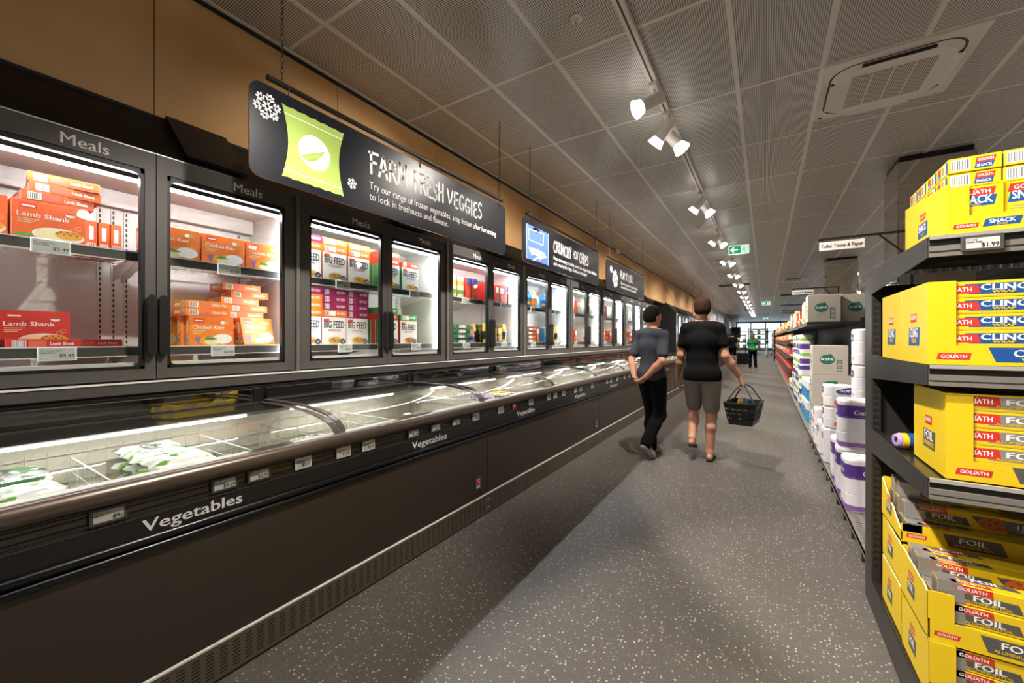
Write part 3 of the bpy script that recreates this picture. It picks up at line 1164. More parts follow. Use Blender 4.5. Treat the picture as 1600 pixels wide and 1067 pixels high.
def draw_veggies(b, F, L, h):
    snowflake(b, F, 0.088, 0.388, 0.070, 'ink_white')
    # pillow bag with a pea pod
    def edge(t):
        return 0.022 * math.sin(PI * t)
    l_, r_, b0, b1 = 0.165, 0.552, 0.042, 0.445
    pts = []
    n = 12
    for i in range(n + 1):
        pts.append((l_ + (r_ - l_) * i / n, b0 + (0.006 if i % 2 else 0)))
    for i in range(1, 8):
        t = i / 8
        pts.append((r_ - edge(t) * 1.6, b0 + (b1 - b0) * t))
    for i in range(n + 1):
        pts.append((r_ - (r_ - l_) * i / n, b1 - (0.006 if i % 2 else 0)))
    for i in range(1, 8):
        t = 1 - i / 8
        pts.append((l_ + edge(t) * 1.6, b0 + (b1 - b0) * t))
    # fan from the middle keeps the waisted outline clean
    c = ((l_ + r_) / 2, (b0 + b1) / 2)
    for p, q_ in zip(pts, pts[1:] + pts[:1]):
        b.ink(F, [c, p, q_], 'bag_green')
    b.ink_stroke(F, [(l_ + 0.012, b1 - 0.045), (r_ - 0.012, b1 - 0.045)], 0.005, 'ink_white')
    b.ink_stroke(F, [(l_ + 0.012, b0 + 0.045), (r_ - 0.012, b0 + 0.045)], 0.005, 'ink_white')
    b.ink_disc(F, 0.357, 0.242, 0.098, 0.100, 'ink_white', 28, 0.0008)
    pod = [(0.272 + 0.150 * t, 0.200 - 0.050 * math.sin(PI * t) + 0.075 * t) for t in [i / 12 for i in range(13)]]
    b.ink(F, pod, 'pea_green', 0.0012)
    for i in range(6):
        b.ink_disc(F, 0.302 + 0.0185 * i, 0.192 + 0.0105 * i, 0.012, 0.014, 'bag_green', 10, 0.0016)
    snowflake(b, F, 0.611, 0.145, 0.034, 'ink_white')
    hand(b, F, 'FARM', 0.745, 0.268, 0.150, 'ink_white', 0.36)
    hand(b, F, 'FRESH', 1.150, 0.268, 0.145, 'ink_white', 0.35)
    hand(b, F, 'VEGGIES', 1.535, 0.272, 0.140, 'ink_white', 0.50)
    b.ink_text(F, 'Try our range of frozen vegetables, snap frozen after harvesting', 0.745, 0.158, 0.072, 'ink_white', width=1.51, bold=0.008)
    b.ink_text(F, 'to lock in freshness and flavour.', 0.745, 0.085, 0.072, 'ink_white', width=0.80, bold=0.008)


def draw_chips(b, F, L, h):
    b.ink_rect(F, 0.075, 0.05, 0.625, 0.44, 'chip_blue')
    b.ink_rect(F, 0.075, 0.05, 0.09, 0.44, 'chip_blue_light', 0.0008)
    b.ink_rect(F, 0.61, 0.05, 0.625, 0.44, 'chip_blue_light', 0.0008)
    b.ink_stroke(F, [(0.13, 0.39), (0.14, 0.27), (0.48, 0.27), (0.50, 0.41), (0.13, 0.39)], 0.008, 'ink_white')
    b.ink_disc(F, 0.31, 0.41, 0.09, 0.028, 'ink_white', 12)
    rr = random.Random(3)
    for i in range(12):
        a, z = 0.22 + rr.random() * .30, 0.08 + rr.random() * .1
        t = rr.uniform(-.7, .9)
        b.ink_stroke(F, [(a - .09 * math.cos(t), z - .05 * math.sin(t)), (a + .09 * math.cos(t), z + .05 * math.sin(t))], 0.022, 'chip_yellow', 0.001 + i * 0.0002)
    hand(b, F, 'CRUNCHY', 0.765, 0.25, 0.145, 'ink_white', 0.57)
    hand(b, F, 'HOT', 1.375, 0.275, 0.105, 'ink_white', 0.20)
    hand(b, F, 'CHIPS', 1.60, 0.24, 0.145, 'ink_white', 0.36)
    b.ink_text(F, 'From shoestring to crinkle cut, try our range of super delicious', 0.765, 0.15, 0.066, 'ink_white', width=1.52, bold=0.012)
    b.ink_text(F, 'and crunchy hot chips. Cook, eat and enjoy!', 0.765, 0.08, 0.066, 'ink_white', width=1.12, bold=0.012)


def draw_cool(b, F, L, h):
    snowflake(b, F, 0.25, 0.36, 0.065, 'ink_white')
    snowflake(b, F, 0.47, 0.22, 0.155, 'ink_white')
    hand(b, F, 'PLAY IT COOL.', 0.78, 0.27, 0.14, 'ink_white', 0.85)
    b.ink_text(F, 'Enjoy our range of frozen snacks including fruit', 0.80, 0.165, 0.066, 'ink_white', width=1.15, bold=0.014)
    b.ink_text(F, 'and vegetables for an icy cool alternative.', 0.80, 0.095, 0.066, 'ink_white', width=1.05, bold=0.014)


def draw_far(txt, colr):
    def d(b, F, L, h):
        b.ink_rect(F, 0.15, 0.06, 0.6, h - 0.06, colr)
        hand(b, F, txt, 0.85, 0.25, 0.15, 'ink_white', 0.8, 0.2)
        for z in (0.08, 0.16):
            b.ink_rect(F, 0.85, z, 2.2 if z > .1 else 1.9, z + 0.025, 'ink_white')
    return d


hanging_sign(1.035, 3.463, 'long navy hanging sign with pea pod bag reading farm fresh veggies', draw_veggies)
hanging_sign(3.811, 6.206, 'navy hanging sign with blue chips picture reading crunchy hot chips', draw_chips)
hanging_sign(6.575, 9.07, 'navy hanging sign with large white snowflake reading play it cool', draw_cool, links=False)
hanging_sign(16.1, 18.5, 'small far hanging sign with red picture, beside the black end panel', draw_far('EAT IT', 'photo_red'), links=False)
hanging_sign(23.0, 25.4, 'distant navy hanging sign just right of the black tee head', draw_far('SIDES', 'chip_blue_light'), links=False)
hanging_sign(34.0, 36.4, 'farthest hanging sign with a red picture, near the end windows', draw_far('MEAT', 'photo_red'), links=False)
# ------------------------------------------------------------------ lamps, track and ceiling fittings
mat('lamp_white', '#efe9e1', 0.4)
mat('lens', '#ffffff', 0.4, emit=(1.0, 0.92, 0.82), estr=28.0)
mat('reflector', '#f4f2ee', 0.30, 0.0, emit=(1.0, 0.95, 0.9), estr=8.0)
mat('ac_white', '#f1ebe3', 0.5)
mat('ac_dark', '#3b3430', 0.6)
mat('exit_green', '#1f9d62', 0.5, emit='#169a5a', estr=0.8)
mat('exit_white', '#f2fff8', 0.5, emit='#e8fff4', estr=1.0)
mat('sign_tan', '#a8865c', 0.5)
q = NT('grille')
gx_ = q.math('LESS_THAN', q.math('FRACT', q.math('MULTIPLY', q.xyz()[0], 70.0)), 0.5)
q.l(q.mix(gx_, lin('#e0d8cd'), lin('#8a8076')), q.b.inputs['Base Color'])

root = thing('track_rail', 'long white lighting track running down the middle of the ceiling', 'lighting track', (TRACK_X, 20, CEIL - 0.038))
b = MB()
b.box(-0.033, 0.033, -24.5, 22, 0, 0.038, 'lamp_white')
b.build('rail_body', root)
b = MB(); b.box(-0.007, 0.007, -24.5, 22, -0.001, 0.002, 'ac_dark'); b.build('slot', root)

GROUPS_Y = [0.75] + [4.17 + 2.45 * i for i in range(15)]


def spot_head(aim, nm):
    """lamp hanging from the track at the origin, aimed along aim"""
    root = thing('track_spotlight', 'x', 'spotlight')
    b = MB(); b.box(-0.030, 0.030, -0.075, 0.075, -0.035, -0.0005, 'lamp_white'); b.build('adapter', root)
    b = MB(); b.cyl((0, 0, -0.035), (0, 0, -0.085), 0.012, 'lamp_white', 10); b.build('stem', root)
    a = V(aim).normalized()
    c = V((0, 0, -0.125))
    p0, p1 = c - a * 0.075, c + a * 0.105
    b = MB()
    b.cyl(p0, p1, 0.052, 'lamp_white', 20, 0.056)
    b.cyl(p1, p1 + a * 0.012, 0.058, 'lamp_white', 20, 0.058)
    h = b.build('lamp_head', root)
    b = MB()
    n = 20
    e1 = a.orthogonal().normalized(); e2 = a.cross(e1)
    ring = lambda r, t: [tuple(p1 + a * t + (e1 * math.cos(2 * PI * i / n) + e2 * math.sin(2 * PI * i / n)) * r) for i in range(n)]
    b.add(ring(0.050, 0.0125), [tuple(range(n))], 'lens')
    b.build('lens', h)
    # flared reflector skirt, its lamplit glass glow put in as emission
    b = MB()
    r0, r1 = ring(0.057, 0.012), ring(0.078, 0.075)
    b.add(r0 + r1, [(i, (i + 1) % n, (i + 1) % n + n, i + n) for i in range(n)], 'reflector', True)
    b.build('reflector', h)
    return root, a, p1


SPOT_A = {'left': (-math.sin(math.radians(43)), 0.10, -math.cos(math.radians(43))), 'right': (math.sin(math.radians(35)), 0.05, -math.cos(math.radians(35)))}
HEADS = {}
for side in SPOT_A:
    HEADS[side] = spot_head(SPOT_A[side], side)
for gi, gy in enumerate(GROUPS_Y):  # clusters along the track
    for side, dy in (('left', -0.10), ('right', 0.12)):
        root, a, p1 = HEADS[side]
        loc = (TRACK_X, gy + dy, CEIL - 0.038)
        if gi == 0:
            where = 'above the top edge of the picture'
        else:
            where = 'in the %s cluster along the ceiling track' % ORD[gi - 1]
        lab = 'white track spotlight aimed %s, %s' % (side, where)
        if gi == 0:
            root.location = loc
            tag(root, lab, group='track spotlights')
        else:
            copy_thing(root, loc, 0, lab, 'track spotlights')
        far = gy > 14
        lp = V(loc) + p1 + a * 0.10
        o = sun_lamp('spot_lamp', 'SPOT', lp, (SPOT_LEFT_W if gi else SPOT_LEFT_W * .34) if side == 'left' else SPOT_RIGHT_W, SPOT_COLOR, spot=math.radians((108 if gi else 76) if side == 'left' else 90), blend=0.9 if side == 'left' else 0.22, radius=0.04)
        if gi == 0 and side == 'left':
            a = V((-1.6, 1.6, -1.18)).normalized()
        o.rotation_euler = a.to_track_quat('-Z', 'Y').to_euler()
# one more lamp beside the nearest cluster, its bright face turned to the freezers
root, a, p1 = spot_head((-0.80, -0.42, -0.42), 'x')
root.location = (TRACK_X, 3.55, CEIL - 0.038)
tag(root, 'white track spotlight showing its round lit face, nearest on the track', group='track spotlights')
o = sun_lamp('spot_lamp', 'SPOT', V(root.location) + p1 + a * 0.10, SPOT_LEFT_W * .2, SPOT_COLOR, spot=math.radians(60), blend=0.4, radius=0.04)
o.rotation_euler = a.to_track_quat('-Z', 'Y').to_euler()


# heads behind and above the camera that light the endcap and the near chest
root, a, p1 = spot_head((-.50, -.12, -.80), 'x')  # extra unseen head, added to brighten the chest front and its lettering
root.location = (TRACK_X, 1.35, CEIL - 0.038)
tag(root, 'added white track spotlight out of view, turned down to the near chest', 'spotlight', 'track spotlights')
o = sun_lamp('spot_lamp', 'SPOT', V(root.location) + p1 + a * 0.10, SPOT_LEFT_W * .7, SPOT_COLOR, spot=math.radians(72), blend=0.7, radius=0.04)
o.rotation_euler = a.to_track_quat('-Z', 'Y').to_euler()
for ax_, ay_ in ((.50, .62), (.62, .30)):
    root, a, p1 = spot_head((ax_, ay_, -.62), 'x')
    root.location = (TRACK_X, -1.3 if ay_ > .5 else 0.1, CEIL - 0.038)
    tag(root, 'white track spotlight above the camera, turned to the endcap, %s' % ('rear' if ay_ > .5 else 'front'), 'spotlight', 'track spotlights')
    o = sun_lamp('spot_lamp', 'SPOT', V(root.location) + p1 + a * 0.10, SPOT_RIGHT_W * .42, SPOT_COLOR, spot=math.radians(70), blend=0.4, radius=0.04)
    o.rotation_euler = a.to_track_quat('-Z', 'Y').to_euler()
# the track of the next aisle
root = thing('track_rail', 'white lighting track over the next aisle, mostly hidden', 'lighting track', (3.3, 14, CEIL - 0.038))
b = MB(); b.box(-0.033, 0.033, -18, 22, 0, 0.038, 'lamp_white'); b.build('rail_body', root)
root0, a, p1 = HEADS['right']
for gi in range(15):
    loc = (3.3, -3.2 + 2.45 * gi, CEIL - 0.038)
    copy_thing(root0, loc, 0 if gi % 2 else PI, 'white spotlight over the next aisle, %s along its track' % ORD[gi], 'spotlights over the next aisle')
    aim = V((a.x * .3 if gi % 2 else -a.x * .3, 0, a.z)).normalized()
    o = sun_lamp('spot_lamp', 'SPOT', V(loc) + V((0, 0, -.125)) + aim * 0.13, SPOT_NEXT_W, SPOT_COLOR, spot=math.radians(104), blend=0.4, radius=0.04)
    o.rotation_euler = aim.to_track_quat('-Z', 'Y').to_euler()


def cassette(x, y, label):
    root = thing('ceiling_air_conditioner', label, 'air conditioner', (x, y, CEIL - 0.012))
    h = 0.47
    b = MB(); b.rbox(-h, h, -h, h, -0.012, 0.01, 'ac_white', 0.006); b.build('face_plate', root)
    def rsq(r, c, z, n=6):
        pts = []
        for sx, sy, a0 in ((1, 1, 0), (-1, 1, 90), (-1, -1, 180), (1, -1, 270)):
            for k in range(n + 1):
                t = math.radians(a0 + 90 * k / n)
                pts.append((sx * (r - c) + c * math.cos(t), sy * (r - c) + c * math.sin(t), z))
        return pts
    b = MB()
    n_ = 28
    A, B_, C_ = rsq(0.405, 0.17, -0.012), rsq(0.390, 0.16, -0.0128), rsq(0.355, 0.14, -0.040)
    b.add(A + B_, [(i, i + n_, (i + 1) % n_ + n_, (i + 1) % n_) for i in range(n_)], 'ac_dark')
    b.add(B_ + C_, [(i, i + n_, (i + 1) % n_ + n_, (i + 1) % n_) for i in range(n_)], 'ac_white', True)
    b.add(C_, [tuple(range(n_ - 1, -1, -1))], 'ac_white')
    b.build('raised_panel', root)
    for k in range(4):
        R = Matrix.Rotation(k * PI / 2, 4, 'Z')
        b = MB(); b.x = R
        b.box(-0.21, 0.21, 0.345, 0.385, -0.034, -0.012, 'ac_dark')
        b.build('air_slot', root)
        b = MB(); b.x = R
        b.add([(-0.215, 0.345, -0.040), (0.215, 0.345, -0.040), (0.215, 0.400, -0.058), (-0.215, 0.400, -0.058), (-0.215, 0.345, -0.034), (0.215, 0.345, -0.034), (0.215, 0.400, -0.052), (-0.215, 0.400, -0.052)],
              [(3, 2, 1, 0), (4, 5, 6, 7), (0, 1, 5, 4), (1, 2, 6, 5), (2, 3, 7, 6), (3, 0, 4, 7)], 'ac_white')
        b.build('louvre_flap', root)
    b = MB()
    b.box(-0.255, 0.255, -0.255, 0.255, -0.044, -0.039, 'grille')
    for x_ in (-0.1275, 0, 0.1275):
        b.box(x_ - 0.004, x_ + 0.004, -0.255, 0.255, -0.046, -0.039, 'ac_white')
    b.build('intake_grille', root)
    b = MB(); b.cyl((-0.41, 0.42, -0.012), (-0.41, 0.42, -0.016), 0.018, 'ac_dark', 14); b.build('sensor_button', root)


cassette(0.865, 4.55, 'square white air conditioner in the ceiling above the endcap')
cassette(0.865, 17.9, 'far air conditioner in the ceiling, above the tissues sign')


def round_fitting(x, y, label):
    root = thing('ceiling_sensor', label, 'sensor', (x, y, CEIL - 0.004), group='round ceiling sensors')
    b = MB(); b.lathe([(0, -0.010), (0.03, -0.010), (0.042, -0.004), (0.044, 0.0)], (0, 0, 0), 'lamp_white', 20); b.build('rim', root)
    b = MB(); b.lathe([(0, -0.026), (0.012, -0.024), (0.020, -0.016), (0.022, -0.009)], (0, 0, 0), 'ac_white', 16); b.build('lens_dome', root)
    b = MB(); b.box(-0.002, 0.002, -0.012, 0.012, -0.029, -0.02, 'ac_dark'); b.build('pin', root)


round_fitting(-1.10, 2.565, 'small round sensor in the ceiling above the veggies sign')
round_fitting(-1.12, 5.6, 'small round sensor left of the second spotlight cluster')
round_fitting(-1.10, 8.57, 'small round sensor left of the third spotlight cluster')
round_fitting(0.67, 11.66, 'small round sensor above the toilet tissue sign')
tag(MB().cyl((-3.02, 9.6, 3.44), (-3.02, 9.6, 3.53), 0.05, 'lamp_white', 14).build('wall_sensor'), 'small white detector on the plywood above the snowflake sign', 'sensor')


def exit_sign(x, y, z, label):
    root = thing('exit_sign', label, 'exit sign', (x, y, z), group='green exit signs')
    b = MB(); b.rbox(-0.20, 0.20, -0.02, 0.02, -0.10, 0.10, 'exit_white', 0.008)
    F = FRONT(0, -0.02, 0)
    b.ink_rect(F, -0.185, -0.085, 0.185, 0.085, 'exit_green', 0.0006)
    b.ink_rect(F, 0.045, -0.075, 0.17, 0.075, 'exit_white', 0.0010)
    b.ink_stroke(F, [(-0.15, 0.0), (-0.02, 0.0)], 0.026, 'exit_white', 0.0010)
    b.ink_stroke(F, [(-0.095, 0.05), (-0.15, 0.0), (-0.095, -0.05)], 0.026, 'exit_white', 0.0010)
    # running figure in the doorway
    b.ink_disc(F, 0.105, 0.055, 0.013, 0.013, 'exit_green', 12, 0.0014)
    for p in ([(0.105, 0.035), (0.112, -0.005)], [(0.105, 0.03), (0.078, 0.01), (0.085, -0.01)], [(0.108, 0.03), (0.138, 0.018), (0.15, 0.03)], [(0.11, -0.005), (0.088, -0.03), (0.06, -0.045)], [(0.112, -0.005), (0.135, -0.03), (0.128, -0.062)]):
        b.ink_stroke(F, p, 0.016, 'exit_green', 0.0014)
    b.build('light_box', root)
    b = MB(); b.cyl((0, 0, 0.10), (0, 0, CEIL - z - 0.001), 0.008, 'lamp_white', 8); b.build('drop_rod', root)


exit_sign(-0.50, 10.3, 3.36, 'green exit sign with white arrow, nearest, below the ceiling track')
exit_sign(0.05, 26.3, 3.36, 'second green exit sign, small, beyond the number four sign')
exit_sign(0.05, 45.0, 3.36, 'tiny farthest exit sign above the end windows')

root = thing('aisle_number_sign', 'tan hanging aisle sign with a black number 4', 'sign', (-0.9, 30.0, 3.2))
b = MB(); b.rbox(-0.21, 0.21, -0.01, 0.01, 0, 0.36, 'sign_tan', 0.004); b.ink_text(FRONT(0, -0.01, 0), '4', 0, 0.05, 0.38, 'ink_black', bold=0.04, align='c'); b.build('sign_board', root)
b = MB(); b.cyl((0, 0, 0.36), (0, 0, CEIL - 3.2 - 0.039), 0.006, 'black', 6); b.build('drop_rod', root)

for x, y, lab in ((-1.06, 18.5, 'dark flat vent panel in the ceiling left of the track'), (1.2, 24.0, 'dark flat vent panel above the cereal shelves'), (1.4, 31.0, 'far dark vent panel in the ceiling near the windows')):
    b = MB(); b.box(-0.55, 0.55, -0.28, 0.28, -0.012, 0.0, 'ac_dark')
    for i in range(6):
        b.box(-0.53, 0.53, -0.25 + i * .09, -0.22 + i * .09, -0.018, -0.012, 'wall_dark')
    tag(b.build('ceiling_vent', loc=(x, y, CEIL - 0.005)), lab, 'vent', 'dark ceiling vents')

# mirror-clad columns
for x, y, lab in ((1.354, 6.58, 'mirror-clad square column behind the yellow endcap'), (1.42, 13.8, 'second mirror-clad column beyond the toilet tissue sign')):
    root = thing('mirror_column', lab, 'column', (x + 0.33, y + 0.33, 0), group='mirror-clad columns')
    b = MB(); b.rbox(-0.33, 0.33, -0.33, 0.33, 0, CEIL - 0.06, 'mirror', 0.012); b.build('mirror_cladding', root)
    b = MB(); b.box(-0.31, 0.31, -0.31, 0.31, CEIL - 0.06, CEIL - 0.001, 'black'); b.build('shadow_gap', root)
# ------------------------------------------------------------------ endcap with yellow kitchen goods
mat('shelf_dark', '#3b3a39', 0.42, 0.4)
mat('shelf_deck', '#4a4744', 0.24, 0.75)
mat('rail_grey', '#8b8781', 0.38, 0.35)
mat('rail_lip', '#cfcac3', 0.28, 0.5)
mat('back_mesh', '#1c1b1a', 0.6)
mat('yellow', '#f0cd1c', 0.42)
mat('yellow_in', '#d9bd20', 0.6)
mat('card_edge', '#e8dcb8', 0.7)
mat('red_tab', '#d9362a', 0.42)
mat('blue_tab', '#1c5296', 0.42)
mat('grey_tab', '#5a5856', 0.40)
mat('foil_grey', '#a9a7a4', 0.30, 0.5)
mat('grey_soft', '#8d8a80', 0.5)
mat('food_orange', '#c9682a', 0.5)
mat('food_red', '#b23020', 0.5)
mat('food_green', '#4f7f35', 0.5)
mat('cream', '#f3ead0', 0.5)
mat('purple_bag', '#a58fd0', 0.35)
mat('bar_grey', '#6d6660', 0.6)

EX0, EX1 = 0.45, 1.55
ELIP = 1.834
DECKS = (0.892, 1.262, 1.681)

root = thing('endcap_shelf', 'black steel endcap shelving bay filled with yellow boxes', 'shelving', (1.0, 2.3, 0))
T = Matrix.Translation((-1.0, -2.3, 0))


def eb():
    b = MB(); b.x = T; return b


for x0 in (EX0, EX1 - 0.035):
    b = eb()
    b.box(x0, x0 + 0.035, 2.655, 2.80, 0.0, 1.665, 'charcoal')
    for k in range(45):
        z = 0.22 + k * 0.032
        b.ink_rect(FRONT(x0, 2.655, 0), 0.010, z, 0.017, z + 0.017, 'black')
        b.ink_rect(FRONT(x0, 2.655, 0), 0.021, z, 0.028, z + 0.017, 'black')
    b.build('slotted_post', root)
b = eb(); b.box(EX0 + 0.035, EX1 - 0.035, 2.70, 2.715, 0.1, 1.62, 'back_mesh'); b.build('back_panel', root)
b = eb()
b.box(EX0 + 0.004, EX1 - 0.004, 1.80, 2.655, 0.02, 0.148, 'shelf_dark')
b.box(EX0, EX1, 1.785, 2.655, 0.148, 0.154, 'shelf_deck')
b.box(EX0, EX0 + 0.003, 1.80, 2.655, 0.0, 0.152, 'charcoal')
b.build('base_shelf', root)
for dz in DECKS:
    b = eb()
    b.box(EX0 + 0.004, EX1 - 0.004, ELIP + 0.012, 2.70, dz - 0.012, dz, 'shelf_deck')
    for y in (2.0, 2.2, 2.4):
        b.box(EX0 + 0.02, EX1 - 0.02, y, y + 0.012, dz - 0.028, dz - 0.012, 'shelf_deck')
    for i in range(36):
        x = EX0 + 0.03 + i * 0.03
        b.box(x, x + 0.018, 2.52, 2.535, dz - 0.030, dz - 0.012, 'rail_lip')
    s_ = b.build('shelf_deck', root)
    b = eb()
    # price rail: bright lip, dark channel and two ribs
    pr = [(ELIP + 0.014, dz + 0.005), (ELIP + 0.002, dz + 0.005), (ELIP, dz + 0.002), (ELIP, dz - 0.006), (ELIP + 0.010, dz - 0.008), (ELIP + 0.010, dz - 0.026), (ELIP + 0.002, dz - 0.028), (ELIP + 0.002, dz - 0.044),
          (ELIP + 0.008, dz - 0.046), (ELIP + 0.008, dz - 0.049), (ELIP + 0.002, dz - 0.051), (ELIP + 0.002, dz - 0.062), (ELIP + 0.014, dz - 0.062)]
    b.extrude_x(pr, EX0 + 0.004, EX1 - 0.004, 'rail_grey')
    b.box(EX0 + 0.004, EX1 - 0.004, ELIP - 0.0006, ELIP + 0.012, dz - 0.006, dz + 0.0056, 'rail_lip')
    b.box(EX0 + 0.006, EX1 - 0.006, ELIP + 0.0094, ELIP + 0.011, dz - 0.026, dz - 0.008, 'black')
    b.build('price_rail', s_)
    for x in (EX0, EX1 - 0.004):
        b = eb()
        b.add([(x, 2.655, dz - 0.105), (x, ELIP + 0.01, dz - 0.062), (x, ELIP + 0.01, dz + 0.004), (x, 2.655, dz + 0.012),
               (x + 0.004, 2.655, dz - 0.105), (x + 0.004, ELIP + 0.01, dz - 0.062), (x + 0.004, ELIP + 0.01, dz + 0.004), (x + 0.004, 2.655, dz + 0.012)],
              [(0, 3, 2, 1), (4, 5, 6, 7), (0, 1, 5, 4), (1, 2, 6, 5), (2, 3, 7, 6), (3, 0, 4, 7)], 'shelf_dark')
        b.ink_rect(SIDE_L(x, ELIP + 0.05, dz), 0.0, -0.042, 0.014, -0.022, 'black')
        b.build('bracket', s_)


def goliath(b, F, a, z, w, h, txt=True, m='red_tab', k=0.22, cut=None):
    """red slanted tab with the brand word; a,z lower left corner"""
    b.ink_skew(F, a, z, a + w, z + h, m, k)
    if txt:
        b.ink_text(F, 'GOLIATH', a + w / 2, z + h * .26, h * .72, 'ink_white', align='c', bold=0.03, width=w * .74)
        b.ink_rect(F, a + w * .535, z + h * .80, a + w * .56, z + h * .90, 'ink_white', 0.0008)


def carton(name, w, d, h, front_lip, strip, sub, product, tabcol, logos=1, side_h=None):
    """shelf-ready tray: closed sides and back, front panel cut away above a lip, left of a strip"""
    t = 0.005
    b = MB()
    sh = side_h or h
    b.box(-w / 2, w / 2, 0, d, 0, t, 'yellow')
    b.box(-w / 2, -w / 2 + t, 0, d, t, sh, 'yellow')
    b.box(w / 2 - t, w / 2, 0, d, t, sh, 'yellow')
    b.box(-w / 2 + t, w / 2 - t, d - t, d, t, sh, 'yellow')
    b.box(-w / 2 + t, w / 2 - t, 0, t, t, front_lip, 'yellow')
    if strip:
        b.box(-w / 2 + t, -w / 2 + strip, 0, t, front_lip, h, 'yellow')
        b.box(w / 2 - strip * .5, w / 2 - t, 0, t, front_lip, h, 'yellow')
    F = FRONT(-w / 2, 0, 0)
    goliath(b, F, w * .05, front_lip * .28, w * .20, front_lip * .34)
    b.ink_skew(F, w * .38, front_lip * .18, w * .80, front_lip * .92, tabcol, -.35)
    b.ink_text(F, product, w * .59, front_lip * .46, front_lip * .5, 'ink_white', align='c', bold=0.03, width=w * .24)
    b.ink_text(F, sub, w * .59, front_lip * .22, front_lip * .26, 'yellow', align='c', bold=0.03, width=w * (.16 if len(sub) < 6 else .34))
    G = SIDE_L(-w / 2, d, 0)
    for i in range(logos):
        c = d * (i + .5) / logos + (0.06 if logos == 1 else 0)
        c = d * .52 if logos == 1 else c
        b.ink_skew(G, c - 0.040, h * .53, c + 0.032, h * .64, 'red_tab', 0.1)
        b.ink_text(G, 'GOLIATH', c - 0.004, h * .565, 0.022, 'ink_white', align='c', width=0.056, bold=0.02)
        b.ink_skew(G, c - 0.065, h * .22, c + 0.065, h * .46, tabcol, 0.1)
        b.ink_text(G, product, c, h * .335, 0.046, 'ink_white', align='c', width=0.088, bold=0.03)
        b.ink_text(G, sub, c, h * .255, 0.024, 'yellow', align='c', width=0.055 if len(sub) < 6 else 0.105, bold=0.03)
    return b


def long_box(name, w, d, h, kind):
    """long narrow wrap box with a printed front"""
    b = MB()
    b.rbox(-w / 2, w / 2, 0, d, 0, h, 'yellow', 0.002)
    F = FRONT(-w / 2, 0, 0)
    tab = 'blue_tab' if kind == 'cling' else 'grey_tab'
    if kind == 'cling':
        b.ink_rect(F, 0.0, h * .20, 0.002, h * .8, 'grey_soft')
        goliath(b, F, w * .025, h * .26, w * .255, h * .50, k=-.25)
        b.ink_skew(F, w * .23, h * .20, w * .68, h * .84, tab, -.3, 0.0003)
        b.ink_text(F, 'CLING', w * .425, h * .44, h * .52, 'ink_white', align='c', bold=0.035, width=w * .26)
        b.ink_text(F, 'WRAP', w * .425, h * .25, h * .22, 'yellow', align='c', bold=0.03, width=w * .13)
        b.ink_rect(F, w * .05, h * .09, w * .55, h * .10, 'grey_soft')
    else:
        b.ink_rect(F, 0.0, 0.0, w * .13, h, 'foil_grey')
        b.ink(F, [(w * .13, 0), (w * .16, 0), (w * .145, h), (w * .13, h)], 'foil_grey')
        goliath(b, F, w * .085, h * .62, w * .22, h * .34, k=-.12)
        b.ink_skew(F, w * .13, h * .12, w * .44, h * .60, tab, -.35, 0.0003)
        b.ink_text(F, 'FOIL', w * .285, h * .30, h * .42, 'ink_white', align='c', bold=0.035, width=w * .17)
        b.ink_text(F, 'ALUMINIUM FOIL', w * .28, h * .16, h * .17, 'yellow', align='c', bold=0.02, width=w * .26)
        b.ink(F, [(w * .47, h * .82), (w * .54, h * .2), (w * .66, h * .1), (w * .66, h * .9)], 'grey_tab', 0.0003)
        b.ink_disc(F, w * .62, h * .50, w * .105, h * .40, 'food_orange', 20, 0.0006)
        rr = random.Random(5)
        for i in range(16):
            b.ink_disc(F, w * (.62 + rr.uniform(-.07, .07)), h * (.5 + rr.uniform(-.25, .25)), w * .012, h * .05, rr.choice(('food_red', 'food_green', 'food_red')), 6, 0.0008 + i * .00003)
        b.ink_skew(F, w * .70, h * .06, w * .93, h * .84, 'grey_tab', -.2, 0.0014)
        b.ink_text(F, '150', w * .815, h * .42, h * .42, 'ink_white', align='c', bold=0.03, width=w * .11, lift=0.0018)
        b.ink_text(F, 'METRES', w * .815, h * .25, h * .16, 'ink_white', align='c', width=w * .10, lift=0.0018)
        # same livery on the top
        G = TOP(-w / 2, 0, h)
        b.ink_rect(G, 0, 0, w * .13, d, 'foil_grey')
        goliath(b, G, w * .085, d * .08, w * .22, d * .34, k=-.12)
        b.ink_skew(G, w * .15, d * .50, w * .46, d * .95, tab, -.35, 0.0003)
        b.ink_text(G, 'FOIL', w * .30, d * .62, d * .42, 'ink_white', align='c', bold=0.035, width=w * .17)
        E = SIDE_L(-w / 2, d, 0)
        b.ink_rect(E, 0.003, 0.003, d - 0.003, h - 0.003, 'foil_grey')
    return b


